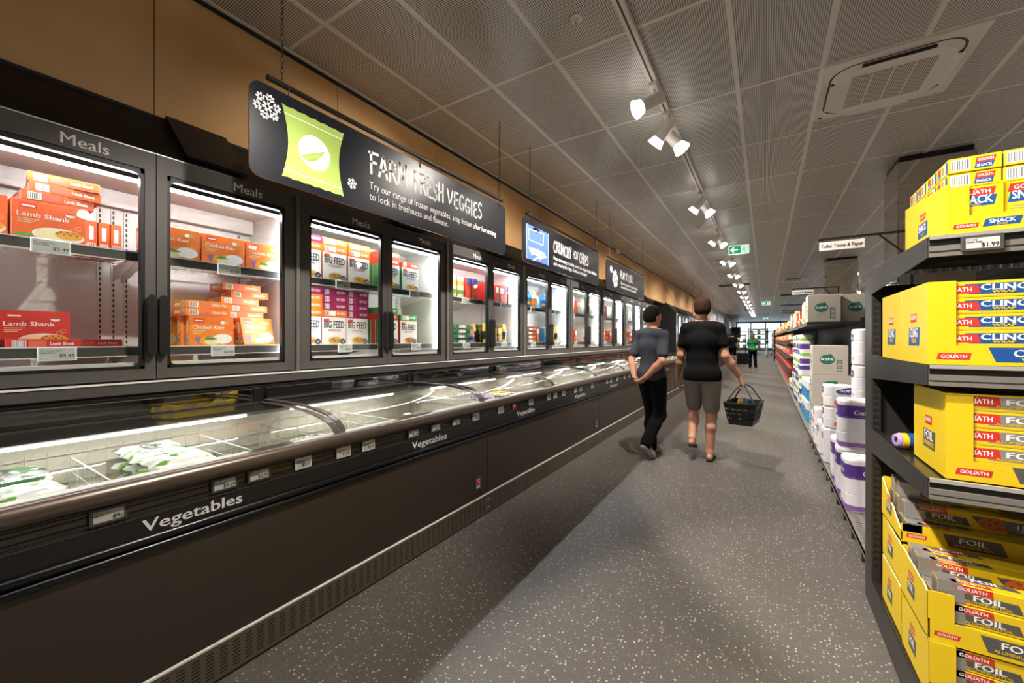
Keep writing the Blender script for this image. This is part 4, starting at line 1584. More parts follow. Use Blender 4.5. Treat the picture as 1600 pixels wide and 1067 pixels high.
def snack_box():
    """small flat box of snack bags lying down: w .12, d .11, h .048"""
    b = MB()
    w, d, h = 0.118, 0.20, 0.0475
    b.rbox(-w / 2, w / 2, 0, d, 0, h, 'yellow', 0.0015)
    F = FRONT(-w / 2, 0, 0)
    b.ink_bars(F, 0.006, 0.006, 0.050, h - 0.006, 'bar_grey', 4, 7, 'white')
    goliath(b, F, 0.060, h * .50, 0.046, h * .36)
    b.ink_skew(F, 0.058, h * .14, 0.102, h * .50, 'blue_tab', .2)
    b.ink_text(F, 'SNACK', 0.080, h * .22, 0.012, 'ink_white', align='c', bold=0.03, width=0.034)
    E = SIDE_L(-w / 2, d, 0)
    for a in (0.0, d / 2):
        b.ink_skew(E, a + 0.008, h * .5, a + 0.038, h * .85, 'red_tab', .15)
        b.ink_skew(E, a + 0.008, h * .15, a + 0.038, h * .48, 'blue_tab', .15)
        b.ink_text(E, 'SNACK', a + 0.023, h * .22, 0.011, 'ink_white', align='c', width=0.024)
        b.ink_bars(E, a + 0.050, 0.006, a + 0.076, h - 0.006, 'bar_grey', 6, 5, 'white')
        b.ink_rect(E, a + 0.082, 0.004, a + 0.097, h - 0.006, 'blue_tab')
    return b


def snack_upright():
    b = MB()
    w, d, h = 0.112, 0.05, 0.145
    b.rbox(-w / 2, w / 2, 0, d, 0, h, 'yellow', 0.0015)
    F = FRONT(-w / 2, 0, 0)
    goliath(b, F, 0.006, h * .78, 0.098, h * .17)
    b.ink_skew(F, 0.006, h * .56, 0.106, h * .78, 'blue_tab', .2)
    b.ink_text(F, 'SNACK', 0.056, h * .62, 0.036, 'ink_white', align='c', bold=0.03, width=0.082)
    b.ink_text(F, 'BAGS', 0.056, h * .57, 0.012, 'yellow', align='c', width=0.03)
    for i in range(3):
        b.ink_rect(F, 0.012, h * (.47 - .05 * i), 0.05, h * (.485 - .05 * i), 'grey_soft')
    for i in range(6):
        b.ink_disc(F, 0.02 + i * .016, h * (.12 + .03 * (i % 3)), 0.013, 0.011, ('cream', 'food_green', 'white')[i % 3], 10, 0.0005 + i * .0001)
    return b


# snack-bag tray on the top shelf
def snack_tray():
    w, d, h = 0.50, 0.45, 0.155
    t = 0.005
    b = MB()
    b.box(-w / 2, w / 2, 0, d, 0, t, 'yellow')
    for x in (-w / 2, w / 2 - t):
        b.add([(x, 0, 0), (x, d, 0), (x, d, 0.205), (x, 0, 0.165), (x + t, 0, 0), (x + t, d, 0), (x + t, d, 0.205), (x + t, 0, 0.165)],
              [(0, 3, 2, 1), (4, 5, 6, 7), (0, 1, 5, 4), (1, 2, 6, 5), (2, 3, 7, 6), (3, 0, 4, 7)], 'yellow')
    b.box(-w / 2 + t, w / 2 - t, d - t, d, t, 0.19, 'yellow')
    zs = (0.058, 0.156)
    b.box(-w / 2 + t, w / 2 - t, 0, t, t, zs[0], 'yellow')
    wins = [(0.052, 0.118), (0.124, 0.196), (0.25, 0.32), (0.33, 0.40)]
    xs_ = [0.005] + [q for p in wins for q in p] + [w - t]
    for i in range(0, len(xs_), 2):
        b.box(-w / 2 + xs_[i], -w / 2 + xs_[i + 1], 0, t, zs[0], zs[1], 'yellow')
    F = FRONT(-w / 2, 0, 0)
    goliath(b, F, 0.015, 0.018, 0.058, 0.015)
    b.ink_skew(F, 0.080, 0.018, 0.165, 0.042, 'blue_tab', .3)
    b.ink_text(F, 'SNACK', 0.122, 0.027, 0.017, 'ink_white', align='c', bold=0.03, width=0.055)
    b.ink_text(F, 'BAGS', 0.122, 0.0195, 0.009, 'yellow', align='c', width=0.022)
    b.ink_text(F, '15 x 60 PACK', 0.175, 0.010, 0.012, 'grey_soft', width=0.075)
    G = SIDE_L(-w / 2, d, 0)
    b.ink_skew(G, 0.19, 0.108, 0.255, 0.132, 'red_tab', .1)
    b.ink_text(G, 'GOLIATH', 0.223, 0.115, 0.014, 'ink_white', align='c', width=0.05)
    b.ink_skew(G, 0.165, 0.045, 0.275, 0.098, 'blue_tab', .1)
    b.ink_text(G, 'SNACK', 0.22, 0.068, 0.034, 'ink_white', align='c', width=0.08, bold=0.03)
    b.ink_text(G, 'BAGS', 0.22, 0.051, 0.014, 'yellow', align='c', width=0.035)
    return b


Z3 = DECKS[2] + 0.0062
S_tray = Stock('display_carton', 'carton', snack_tray())
S_sup = Stock('snack_bag_box', 'box', snack_upright())
S_sn = Stock('snack_bag_box', 'box', snack_box())
tx = 0.4985 + 0.25
S_tray.put((tx, 1.858, Z3), 0, 'yellow open snack bag carton with windows on the top endcap shelf')
for i in range(4):
    S_sup.put((tx - 0.25 + 0.064 + 0.121 * i, 1.866, Z3 + 0.0055), 0, 'upright yellow snack bag box, %s from left inside the top carton' % ORD[i], 'snack bag boxes inside the carton')
for r in range(2):
    for i in range(4):
        for dpt in range(2):
            S_sn.put((tx - 0.25 + 0.065 + 0.1215 * i, (1.868 if r == 0 else 1.864) + 0.206 * dpt, Z3 + 0.152 + r * 0.0485), 0,
                     'flat yellow snack bag box, %s layer, %s from left, %s row' % (('lower', 'topmost')[r], ORD[i], ('front', 'back')[dpt]), 'flat snack bag boxes on the top carton')
# filler rows of upright boxes carry the flat ones
for i in range(4):
    for k in range(1, 7):
        S_sup.put((tx - 0.25 + 0.064 + 0.121 * i, 1.866 + 0.056 * k, Z3 + 0.0055), 0, 'upright yellow snack bag box hidden deep inside the top carton', 'snack bag boxes inside the carton')

# cling wrap cartons
S_cl = Stock('display_carton', 'carton', carton('c', 0.40, 0.30, 0.272, 0.062, 0.066, 'WRAP', 'CLING', 'blue_tab'))
S_clb = Stock('cling_wrap_box', 'box', long_box('b', 0.385, 0.052, 0.0520, 'cling'))
Z2 = DECKS[1] + 0.0062
for i in range(2):
    S_cl.put((0.4565 + 0.20 + i * 0.405, 1.862, Z2), 0, 'yellow cling wrap carton with cut-out front, %s, middle shelf' % ('front left corner' if i == 0 else 'farther right'), 'cling wrap cartons')
    for k in range(5):
        S_clb.put((0.4565 + 0.20 + i * 0.405, 1.869, Z2 + 0.006 + k * 0.0525), 0, 'long yellow cling wrap box, %s from bottom in the %s carton' % (ORD[k], ('left', 'right')[i]), 'cling wrap boxes')
S_cl.put((0.4565 + 0.20, 2.168, Z2), 0, 'second yellow cling wrap carton standing directly behind the front one', 'cling wrap cartons')

# foil cartons on the lower shelf
Z1 = DECKS[0] + 0.0062
S_fo = Stock('display_carton', 'carton', carton('c', 0.42, 0.33, 0.278, 0.064, 0.062, 'ALUMINIUM FOIL', 'FOIL', 'grey_tab'))


def foil_front():
    b = MB()
    w, d, h = 0.405, 0.055, 0.054
    b.rbox(-w / 2, w / 2, 0, d, 0, h, 'yellow', 0.002)
    F = FRONT(-w / 2, 0, 0)
    goliath(b, F, w * .020, h * .30, w * .255, h * .58, k=-.15)
    b.ink_skew(F, w * .22, h * .22, w * .64, h * .88, 'foil_grey', -.3, 0.0003)
    b.ink_text(F, 'FOIL', w * .415, h * .44, h * .5, 'ink_white', align='c', bold=0.035, width=w * .21)
    b.ink_text(F, 'ALUMINIUM FOIL', w * .415, h * .26, h * .20, 'yellow', align='c', bold=0.02, width=w * .32)
    b.ink_rect(F, w * .05, h * .08, w * .6, h * .095, 'grey_soft')
    return b


S_fob = Stock('foil_box', 'box', foil_front())
for i in range(2):
    x = 0.4985 + 0.21 + i * 0.425
    S_fo.put((x, 1.862, Z1), 0, 'yellow foil carton with cut-out front on the lower endcap shelf, %s' % ('left' if i == 0 else 'right'), 'foil cartons')
    for k in range(5):
        S_fob.put((x, 1.869, Z1 + 0.006 + k * 0.0545), 0, 'foil box with red and grey tabs, %s from bottom in the lower %s carton' % (ORD[k], ('left', 'right')[i]), 'foil boxes in the shelf cartons')
# a loose roll of bin bags lying behind the foil carton
root = thing('bin_bag_roll', 'small purple and yellow roll of bin bags lying loose on the shelf', 'roll', (0.476, 2.285, Z1), 0.25)
b = MB(); b.cyl((0.0, 0, 0.031), (0.135, 0, 0.031), 0.0305, 'yellow', 22); b.cyl((0.02, 0, 0.031), (0.09, 0, 0.031), 0.0309, 'blue_tab', 22, caps=False); b.build('sleeve', root)
b = MB(); b.lathe([(0.012, 0), (0.024, -0.004), (0.0285, 0.006), (0.0295, 0.02)], (0, 0, 0), 'purple_bag', 18)
for i_, p in enumerate(b.v):
    b.v[i_] = (p[2] - 0.012, p[1], p[0] + 0.031)
b.build('bag_end', root)

# ---- bottom: trays of foil with boxes piled loosely in them
def torn_tray(w, d, h, seed, torn):
    rr = random.Random(seed)
    t = 0.005
    b = MB()
    b.box(-w / 2, w / 2, 0, d, 0, t, 'yellow')
    b.box(-w / 2 + t, w / 2 - t, d - t, d, t, h, 'yellow')
    b.box(w / 2 - t, w / 2, 0, d, t, h, 'yellow')
    # left side with a ragged top edge
    n = 14
    zs = [h - (torn * (1 - i / n) if torn > 0 else 0) - rr.uniform(0, .008) for i in range(n + 1)]
    for i in range(n):
        y0, y1 = d * i / n, d * (i + 1) / n
        for x, flip in ((-w / 2, False), (-w / 2 + t, True)):
            f = [(x, y1, 0), (x, y0, 0), (x, y0, zs[i]), (x, y1, zs[i + 1])]
            b.add(f[::-1] if flip else f, [(0, 1, 2, 3)], 'yellow')
        b.add([(-w / 2, y0, zs[i]), (-w / 2 + t, y0, zs[i]), (-w / 2 + t, y1, zs[i + 1]), (-w / 2, y1, zs[i + 1])], [(0, 1, 2, 3)], 'card_edge')
    lip = 0.07
    b.box(-w / 2 + t, w / 2 - t, 0, t, t, lip, 'yellow')
    b.box(-w / 2, -w / 2 + 0.062, 0, t, lip, h - torn, 'yellow')
    b.box(w / 2 - 0.03, w / 2, 0, t, lip, h, 'yellow')
    F = FRONT(-w / 2, 0, 0)
    goliath(b, F, 0.014, 0.020, 0.062, 0.016)
    b.ink_skew(F, 0.135, 0.012, 0.27, 0.06, 'grey_tab', -.35)
    b.ink_text(F, 'FOIL', 0.20, 0.033, 0.03, 'ink_white', align='c', width=0.075, bold=0.03)
    b.ink_text(F, 'ALUMINIUM FOIL', 0.20, 0.018, 0.014, 'yellow', align='c', width=0.105, bold=0.02)
    G = SIDE_L(-w / 2, d, 0)
    c = d * .42
    b.ink_skew(G, c - 0.03, h * .58, c + 0.03, h * .72, 'red_tab', .1)
    b.ink_text(G, 'GOLIATH', c, h * .62, 0.018, 'ink_white', align='c', width=0.046)
    b.ink_skew(G, c - 0.045, h * .25, c + 0.045, h * .54, 'grey_tab', .1)
    b.ink_text(G, 'FOIL', c, h * .36, 0.038, 'ink_white', align='c', width=0.055, bold=0.03)
    return b


ZB = 0.1545
LBW = 0.40
S_t1 = Stock('display_carton', 'carton', torn_tray(0.44, 0.31, 0.205, 1, 0.0))
S_t2 = Stock('display_carton', 'carton', torn_tray(0.44, 0.31, 0.182, 2, 0.02))
S_t3 = Stock('display_carton', 'carton', torn_tray(0.44, 0.31, 0.172, 3, 0.13))
bx = 0.457 + 0.22
S_t1.put((bx, 1.850, ZB), 0.0, 'yellow foil tray at the very bottom, front left corner of the endcap', 'foil trays on the endcap base')
S_t2.put((bx - 0.002, 1.856, ZB + 0.2058), 0.0, 'torn yellow foil tray stacked second from the floor at the front', 'foil trays on the endcap base')
S_t1.put((bx + 0.004, 2.185, ZB), 0.0, 'yellow foil tray on the base shelf behind the front tray', 'foil trays on the endcap base')
S_t2.put((bx + 0.006, 2.190, ZB + 0.2058), 0.0, 'yellow foil tray second in the back stack, grey foil mark on its side', 'foil trays on the endcap base')
S_t3.put((bx + 0.004, 2.195, ZB + 0.3886), 0.0, 'torn yellow foil tray topping the back stack beside the post', 'foil trays on the endcap base')
S_fl = Stock('foil_box', 'box', long_box('b', LBW, 0.062, 0.062, 'foil'))
# (x, y, z, turn, tilt) of each box
pile = [
    # inside the front trays
    (bx + 0.006, 1.862, ZB + 0.007, 0.0, 0), (bx + 0.006, 1.862, ZB + 0.071, 0.0, 0), (bx + 0.006, 1.862, ZB + 0.135, 0.0, 0),
    (bx + 0.006, 1.868, ZB + 0.2135, 0.0, 0), (bx + 0.006, 1.868, ZB + 0.2775, 0.0, 0),
    (bx + 0.006, 1.870, ZB + 0.3415, -0.03, 0), (bx + 0.006, 1.935, ZB + 0.2135, 0, 0), (bx + 0.006, 1.935, ZB + 0.2775, 0, 0),
    (bx + 0.004, 2.000, ZB + 0.2135, 0, 0), (bx + 0.004, 2.000, ZB + 0.2775, 0, 0), (bx - 0.004, 2.020, ZB + 0.3415, -0.05, 0),
    (bx + 0.004, 2.088, ZB + 0.2135, 0, 0), (bx + 0.004, 2.088, ZB + 0.2775, 0, 0), (bx - 0.006, 2.090, ZB + 0.3415, -0.03, 0), 
    # back trays
    (bx + 0.010, 2.205, ZB + 0.2135, 0, 0), (bx + 0.010, 2.205, ZB + 0.2775, 0, 0),
    (bx + 0.008, 2.212, ZB + 0.3965, -0.02, 0), (bx + 0.008, 2.282, ZB + 0.3965, 0, 0), (bx + 0.008, 2.352, ZB + 0.3965, 0, 0), (bx + 0.008, 2.422, ZB + 0.3965, 0, 0),
    (bx + 0.012, 2.270, ZB + 0.4605, -0.03, 0), (bx + 0.008, 2.345, ZB + 0.4605, 0, 0), (bx + 0.008, 2.420, ZB + 0.4605, 0, 0),
    (bx + 0.010, 2.330, ZB + 0.5245, -0.03, 0), (bx + 0.008, 2.400, ZB + 0.5245, 0, 0),
]
names = ['bottom tray, lowest', 'bottom tray, middle', 'bottom tray, topmost', 'torn front tray, lower', 'torn front tray, upper', 'lying across the torn front tray, nearest the camera',
         'torn front tray, low second row', 'torn front tray, upper second row', 'torn front tray, low third row', 'torn front tray, upper third row', 'on the heap behind the nearest one, slightly turned',
         'torn front tray, low back row', 'torn front tray, upper back row', 'on the heap third from the front', 'back stack, second tray low', 'back stack, second tray high',
         'top back tray, front of its lowest layer', 'top back tray, second of its lowest layer', 'top back tray, third of its lowest layer', 'top back tray, last of its lowest layer',
         'top back tray, front of its middle layer', 'top back tray, second of its middle layer', 'top back tray, last of its middle layer', 'uppermost layer under the shelf, in front', 'uppermost layer under the shelf, behind']
for (x, y, z, rz, _), nm in zip(pile, names):
    S_fl.put((x, y, z), rz, 'grey ended foil box, ' + nm, 'foil boxes on the endcap base')

# ------------------------------------------------------------------ electronic price tags
def price_tag(name1, name2, price, w=0.088, h=0.046, dark=False, frame=0.004):
    b = MB()
    b.rbox(-w / 2, w / 2, -0.008, 0, 0, h, 'price_case_dark' if dark else 'price_case', 0.002)
    F = FRONT(-w / 2, -0.008, 0)
    f = 0.010 if dark else frame
    b.ink_rect(F, f, f * .9, w - f, h - f * .9, 'price_screen')
    a0 = f + 0.002
    b.ink_text(F, name1, a0, h * .68, h * .16, 'ink_black', sx=1.0)
    b.ink_text(F, name2, a0, h * .54, h * .15, 'ink_black', bold=0.01)
    b.ink_text(F, price, w - f - 0.002, h * .26, h * .34, 'ink_black', align='r', bold=0.015)
    for i in range(2):
        b.ink_rect(F, a0 + i * w * .14, h * .15, a0 + i * w * .14 + w * .07, h * .17, 'bar_grey')
    b.ink_rect(F, w * .62, h * .15, w - f - 0.003, h * .17, 'bar_grey')
    return Stock('price_tag', 'price tag', b)


PT = price_tag('Goliath', 'Snack Bags', '$1.99', 0.092, 0.050, True)
PT.put((0.4505 + 0.118, ELIP - 0.002, DECKS[2] - 0.056), 0, 'grey price tag reading $1.99 on the top endcap shelf edge')
# ------------------------------------------------------------------ shelving along the right of the aisle
mat('kraft', '#c9c0b2', 0.6)
mat('kraft_dark', '#a59c90', 0.6)
mat('icare_green', '#1f6f62', 0.5)
mat('paper_white', '#f1eef0', 0.42)
mat('roll_white', '#ece8ea', 0.6)
mat('navy', '#2c2f6d', 0.4)
mat('purple', '#5b3a8c', 0.38)
mat('purple_light', '#8d63ae', 0.38)
mat('lime', '#8bc53f', 0.45)
mat('sky_blue', '#3d9fd6', 0.4)
mat('deck_grey', '#8a8680', 0.4, 0.4)
mat('lettering_dark', '#2c2622', 0.5)
q = NT('deck_perforated')
xx, yy, zz = q.xyz()
fx_ = q.math('ABSOLUTE', q.math('SUBTRACT', q.math('FRACT', q.math('MULTIPLY', xx, 16.0)), 0.5))
fy_ = q.math('ABSOLUTE', q.math('SUBTRACT', q.math('FRACT', q.math('MULTIPLY', yy, 28.0)), 0.5))
slot = q.math('MULTIPLY', q.math('LESS_THAN', fx_, 0.30), q.math('LESS_THAN', fy_, 0.13))
q.l(q.mix(slot, lin('#8d8983'), lin('#2b2826')), q.b.inputs['Base Color'])
q.b.inputs['Roughness'].default_value = 0.4
q.b.inputs['Metallic'].default_value = 0.3

GX0, GX1, GMID = 0.485, 1.75, 1.12
# low bay with bulk paper: base decks, feet and a back panel
root = thing('low_shelf_bay', 'low grey perforated base shelf stacked with toilet paper', 'shelving', (GMID, 4.9, 0))
T = Matrix.Translation((-GMID, -4.9, 0))
y = 2.86
k = 0
while y < 6.85:
    b = MB(); b.x = T
    b.box(GX0, GMID - 0.02, y + 0.003, y + 0.33 - 0.003, 0.108, 0.118, 'deck_perforated')
    b.box(GX0, GX0 + 0.006, y + 0.003, y + 0.327, 0.085, 0.118, 'deck_grey')
    b.build('base_deck', root)
    b = MB(); b.x = T
    b.box(GX0 + 0.012, GMID, y, y + 0.03, 0, 0.108, 'shelf_dark')
    b.build('foot', root)
    y += 0.333
b = MB(); b.x = T; b.box(GMID - 0.02, GMID + 0.02, 2.86, 6.86, 0.0, 1.62, 'back_mesh'); b.build('back_panel', root)
b = MB(); b.x = T; b.box(GX0 + 0.06, GMID - 0.02, 2.90, 6.86, 0.0, 0.085, 'black'); b.build('kick_board', root)


def icare_carton(w=0.36, d=0.36, h=0.375):
    b = MB()
    b.rbox(-w / 2, w / 2, 0, d, 0, h, 'kraft', 0.003)
    for F, W in ((FRONT(-w / 2, 0, 0), w), (SIDE_L(-w / 2, d, 0), d)):
        b.ink_disc(F, W * .42, h * .52, W * .21, h * .17, 'icare_green', 24)
        b.ink_disc(F, W * .50, h * .66, W * .07, h * .05, 'icare_green', 12)
        b.ink_text(F, 'icare', W * .42, h * .49, h * .16, 'ink_white', align='c', bold=0.04, width=W * .35)
        b.ink_rect(F, W * .68, h * .12, W * .84, h * .52, 'icare_green')
        for i in range(4):
            b.ink_rect(F, W * .70, h * (.15 + i * .09), W * .82, h * (.22 + i * .09), ('kraft', 'kraft_dark')[i % 2], 0.0008)
        for i in range(3):
            b.ink_rect(F, W * .26, h * (.16 + .06 * i), W * .56, h * (.17 + .06 * i), 'kraft_dark')
    b.ink_rect(TOP(-w / 2, 0, h), 0, d * .47, w, d * .53, 'kraft_dark')
    return b


def roll_pack(nx, ny, nz, r, hr, bands, logo, lcol, cherry=False):
    """block of toilet rolls in printed film: rounded outline of nx by ny rolls, nz layers high"""
    b = MB()
    w, d, h = nx * 2 * r, ny * 2 * r, nz * hr
    # outline with scallops where the rolls bulge through the film
    pts = []
    def arc(cx, cy, a0, a1, n=5):
        for i in range(n):
            t = math.radians(a0 + (a1 - a0) * i / (n - 1))
            pts.append((cx + r * math.cos(t), cy + r * math.sin(t)))
    X = [-w / 2 + r + 2 * r * i for i in range(nx)]
    Y = [r + 2 * r * i for i in range(ny)]
    for i, x in enumerate(X):
        arc(x, Y[0], 180 if i == 0 else 240, 360 if i == nx - 1 else 300, 9 if i in (0, nx - 1) else 5)
    for y_ in Y[1:-1]:
        arc(X[-1], y_, -30, 30)
    for i, x in enumerate(X[::-1]):
        arc(x, Y[-1], 0 if i == 0 else 60, 180 if i == nx - 1 else 120, 9 if i in (0, nx - 1) else 5)
    for y_ in Y[1:-1][::-1]:
        arc(X[0], y_, 150, 210)
    n = len(pts)
    levels = sorted(set([0.0, 0.012, h - 0.012, h] + [z for bd in bands for z in bd[:2]] + [hr * i + o for i in range(1, nz) for o in (-.006, 0, .006)]))
    def ring(z):
        s_ = 1.0
        if z < 0.006 or z > h - 0.006:
            s_ = 0.94
        for i in range(1, nz):
            if abs(z - hr * i) < 0.003:
                s_ = 0.985
        return [(p[0] * s_, d / 2 + (p[1] - d / 2) * s_, z) for p in pts]
    for z0, z1 in zip(levels[:-1], levels[1:]):
        m = 'paper_white'
        for a, c, mm in bands:
            if a - 1e-6 <= z0 and z1 <= c + 1e-6:
                m = mm
        b.add(ring(z0) + ring(z1), [(i, (i + 1) % n, (i + 1) % n + n, i + n) for i in range(n)], m, True)
    b.add(ring(0), [tuple(range(n - 1, -1, -1))], 'paper_white')
    b.add(ring(h), [tuple(range(n))], 'paper_white')
    for x in X:
        for y_ in Y:
            b.lathe([(r * .22, -.004), (r * .26, .0015), (r * .86, .0025), (r * .95, -.004)], (x, y_, h + 0.002), 'roll_white', 14)
            b.ink_disc(TOP(x, y_, h), 0, 0, r * .24, r * .24, 'kraft_dark', 10, 0.001)
    zt = h * .72
    if bands:
        zt = (bands[-1][0] + bands[-1][1]) / 2 - 0.02
    for F, W in ((FRONT(-w / 2, -0.001, 0), w), (SIDE_L(-w / 2 - 0.001, d, 0), d)):
        if lcol:
            b.ink_disc(F, W * .5, zt + 0.015, W * .30, 0.034, lcol, 20, 0.001, rot=0.12)
        b.ink_text(F, logo, W * .5, zt, 0.052, 'ink_white', align='c', bold=0.02, width=W * .46, lift=0.0016)
        if cherry:
            for q_, (a, z) in enumerate(((.24, .22), (.36, .28))):
                b.ink_disc(F, W * a, h * z, 0.028, 0.028, 'red_tab', 16, 0.001 + q_ * .0003)
                b.ink_stroke(F, [(W * a, h * z + .02), (W * .18, h * .55)], 0.005, 'lime', 0.0014)
        else:
            b.ink_rect(F, W * .62, h * .16, W * .74, h * .24, 'navy' if lcol else 'ink_white', 0.001)
    return b


S_ic = Stock('tissue_carton', 'carton', icare_carton())
S_icw = Stock('tissue_carton', 'carton', icare_carton(0.46, 0.36, 0.26))
HC = 0.115
S_cf = Stock('toilet_roll_pack', 'toilet paper', roll_pack(3, 2, 3, 0.058, HC * 1.08, [(0.012, 0.045, 'purple_light'), (0.235, 0.335, 'purple')], 'Confidence', None))
S_so = Stock('toilet_roll_pack', 'toilet paper', roll_pack(3, 2, 3, 0.055, HC, [], 'Sorbent', 'navy'))
S_sc = Stock('toilet_roll_pack', 'toilet paper', roll_pack(4, 2, 2, 0.055, 0.105, [], 'Sorbent', 'navy', True))
S_tall = Stock('toilet_roll_pack', 'toilet paper', roll_pack(3, 2, 3, 0.058, HC * .95, [], 'Sorbent', 'navy'))
ZD = 0.1185
RZ = 0.0
g = 'purple banded toilet roll packs'
S_cf.put((0.665, 3.72, ZD), 0.04, 'purple-banded white toilet roll pack standing lowest and nearest the endcap post', g)
S_cf.put((0.660, 4.06, ZD), 0.0, 'purple-banded toilet roll pack standing behind the lowest one', g)
S_cf.put((0.668, 4.07, ZD + 0.379), -0.03, 'purple-banded toilet roll pack on top, with the white brand word', g)
S_cf.put((0.672, 4.42, ZD), 0.0, 'purple-banded toilet roll pack last in the short row', g)
g = 'tall white and navy packs'
for i in range(4):
    S_tall.put((0.86, 4.72, ZD + i * 0.332), 0.0, 'tall stack of white navy-printed roll packs by the post, %s from the floor' % ORD[i], g)
g = 'white cherry printed packs'
S_so.put((0.66, 5.05, ZD), 0, 'white toilet roll pack with oval navy logo behind the purple packs', g)
S_so.put((0.66, 5.42, ZD), 0.05, 'white toilet roll pack with navy oval leaning at the aisle edge', g)
S_sc.put((0.72, 5.05, ZD + 0.351), 0.0, 'wide white pack with red cherries lying on the white packs', g)
S_sc.put((0.72, 5.05, ZD + 0.351 + 0.2135), 0.02, 'second wide white cherry pack stacked on the first', g)
S_sc.put((0.71, 5.86, ZD), 0, 'low white pack with red cherries at the aisle edge', g)
S_so.put((0.66, 6.16, ZD), 0, 'slim white pack with cherry print beside the blue pack', g)
S_sc.put((0.71, 5.86, ZD + 0.2135), 0, 'white cherry pack in the middle of its stack', g)
# stacked icare cartons facing the camera at the end of the low bay
S_icw.put((0.745, 6.48, ZD), 0, 'wide tissue carton at the bottom of the grey carton stack', 'grey tissue cartons')
S_icw.put((0.745, 6.48, ZD + 0.2605), 0, 'wide tissue carton in the middle of the grey carton stack', 'grey tissue cartons')
S_icw.put((0.745, 6.48, ZD + 0.521), 0, 'wide tissue carton with large green oval, third of the stack', 'grey tissue cartons')
S_ic.put((0.700, 6.48, ZD + 0.7815), 0, 'grey tissue carton with green oval crowning the stack', 'grey tissue cartons')


def gondola(y0, y1, shelves, label, endcol='charcoal', lipcol='rail_dark', base=True):
    cy = (y0 + y1) / 2
    root = thing('shelf_bay', label, 'shelving', (GMID, cy, 0), group='shelf bays along the right')
    T = Matrix.Translation((-GMID, -cy, 0))
    top = max(shelves) if shelves else 1.5
    b = MB(); b.x = T; b.box(GMID - 0.02, GMID + 0.02, y0, y1, 0, top - 0.032, 'back_mesh'); b.build('back_panel', root)
    for y_ in (y0, y1 - 0.04):
        b = MB(); b.x = T; b.box(GMID - 0.06, GMID + 0.06, y_ + 0.001, y_ + 0.039, 0, top + 0.05, endcol); b.build('post', root)
    b = MB(); b.x = T
    b.box(GX0, GMID - 0.02, y0, y1, 0.105, 0.118, 'deck_grey'); b.box(GX0 + 0.03, GMID - 0.02, y0, y1, 0, 0.105, 'black')
    b.build('base_deck', root)
    for z in shelves:
        b = MB(); b.x = T
        b.box(GX0 + 0.02, GX1 if z == top else GMID - 0.02, y0, y1, z - 0.03, z, 'shelf_dark')
        s_ = b.build('shelf', root)
        b = MB(); b.x = T
        b.extrude_y([(GX0 + 0.02, z - 0.045), (GX0 + 0.008, z - 0.05), (GX0 + 0.002, z), (GX0 + 0.02, z + 0.004)], y0, y1, lipcol)
        b.build('price_rail', s_)
    return root


gondola(6.88, 12.6, (1.59,), 'first full bay of the right shelves, below the tissues sign')
gondola(12.65, 29.97, (0.48, 0.86, 1.24, 1.62), 'long middle bays holding red and yellow packets')
gondola(31.5, 46.0, (0.48, 0.86, 1.24, 1.62), 'farthest right shelf bays beside the distant racks')
b = MB(); b.box(0.455, 1.20, 29.98, 30.06, 0, 1.95, 'end_panel')
tag(b.build('shelf_end_panel'), 'narrow dark end panel of the middle shelf bays', 'panel')

ZT = 1.5945
S_ic.put((0.685, 6.95, ZT), 0, 'grey tissue carton with green oval on the top shelf, beside the aisle', 'grey tissue cartons')
S_ic.put((1.06, 7.05, ZT), 0, 'darker placed tissue carton on the top shelf next to the post', 'grey tissue cartons')


def slab(colors, w=0.22, h=0.30, d=0.16, seed=0):
    """upright soft packet seen from the aisle: front turned to local -y"""
    rr = random.Random(seed)
    b = MB()
    # pillowy body
    nx, nz = 4, 5
    def z_(t): return h * t
    def pt(u, t, s_):
        bulge = math.sin(PI * u) ** .5 * math.sin(PI * min(max(t, .02), .98)) ** .4 if 0 < u < 1 else 0
        return ((u - .5) * w * (1 - .05 * math.cos(2 * PI * t)), d / 2 + s_ * d / 2 * bulge, z_(t))
    for s_ in (-1, 1):
        vs_ = [pt(i / nx, k / nz, s_) for k in range(nz + 1) for i in range(nx + 1)]
        fs = []
        for k in range(nz):
            for i in range(nx):
                a = k * (nx + 1) + i
                f = (a, a + 1, a + nx + 2, a + nx + 1)
                fs.append(f if s_ < 0 else f[::-1])
        for k in range(nz):
            m = colors[k % len(colors)]
            b.add(vs_, fs[k * nx:(k + 1) * nx], m, True)
    b.box(-w * .49, w * .49, d * .35, d * .65, 0, h * .03, colors[0])
    return b


def carton_box(w, d, h, col, bands=(), dot=None, code=False, seed=0):
    b = MB()
    b.rbox(-w / 2, w / 2, 0, d, 0, h, col, 0.002)
    F = FRONT(-w / 2, 0, 0)
    for a0, z0, a1, z1, m in bands:
        b.ink_rect(F, a0 * w, z0 * h, a1 * w, z1 * h, m, 0.0005)
    if dot:
        b.ink_disc(F, w * .55, h * .30, w * .30, h * .22, dot, 16, 0.0009)
    if code:
        b.ink_bars(F, w * .05, h * .1, w * .25, h * .9, 'bar_grey', seed, 6, 'white')
    return b


mat('pk_red', '#c2322a', 0.4)
mat('pk_redlight', '#dc6a55', 0.4)
mat('pk_orange', '#e2893a', 0.42)
mat('pk_yellow', '#e9c64a', 0.42)
mat('pk_cream', '#e4d6b0', 0.5)
mat('pk_green', '#6f9a4a', 0.45)
mat('pk_brown', '#7d5233', 0.5)
mat('pk_blue', '#35509a', 0.4)
mat('pk_lilac', '#a08cc4', 0.4)
mat('pk_teal', '#5aa0a2', 0.45)
mat('pk_white', '#eceae6', 0.45)

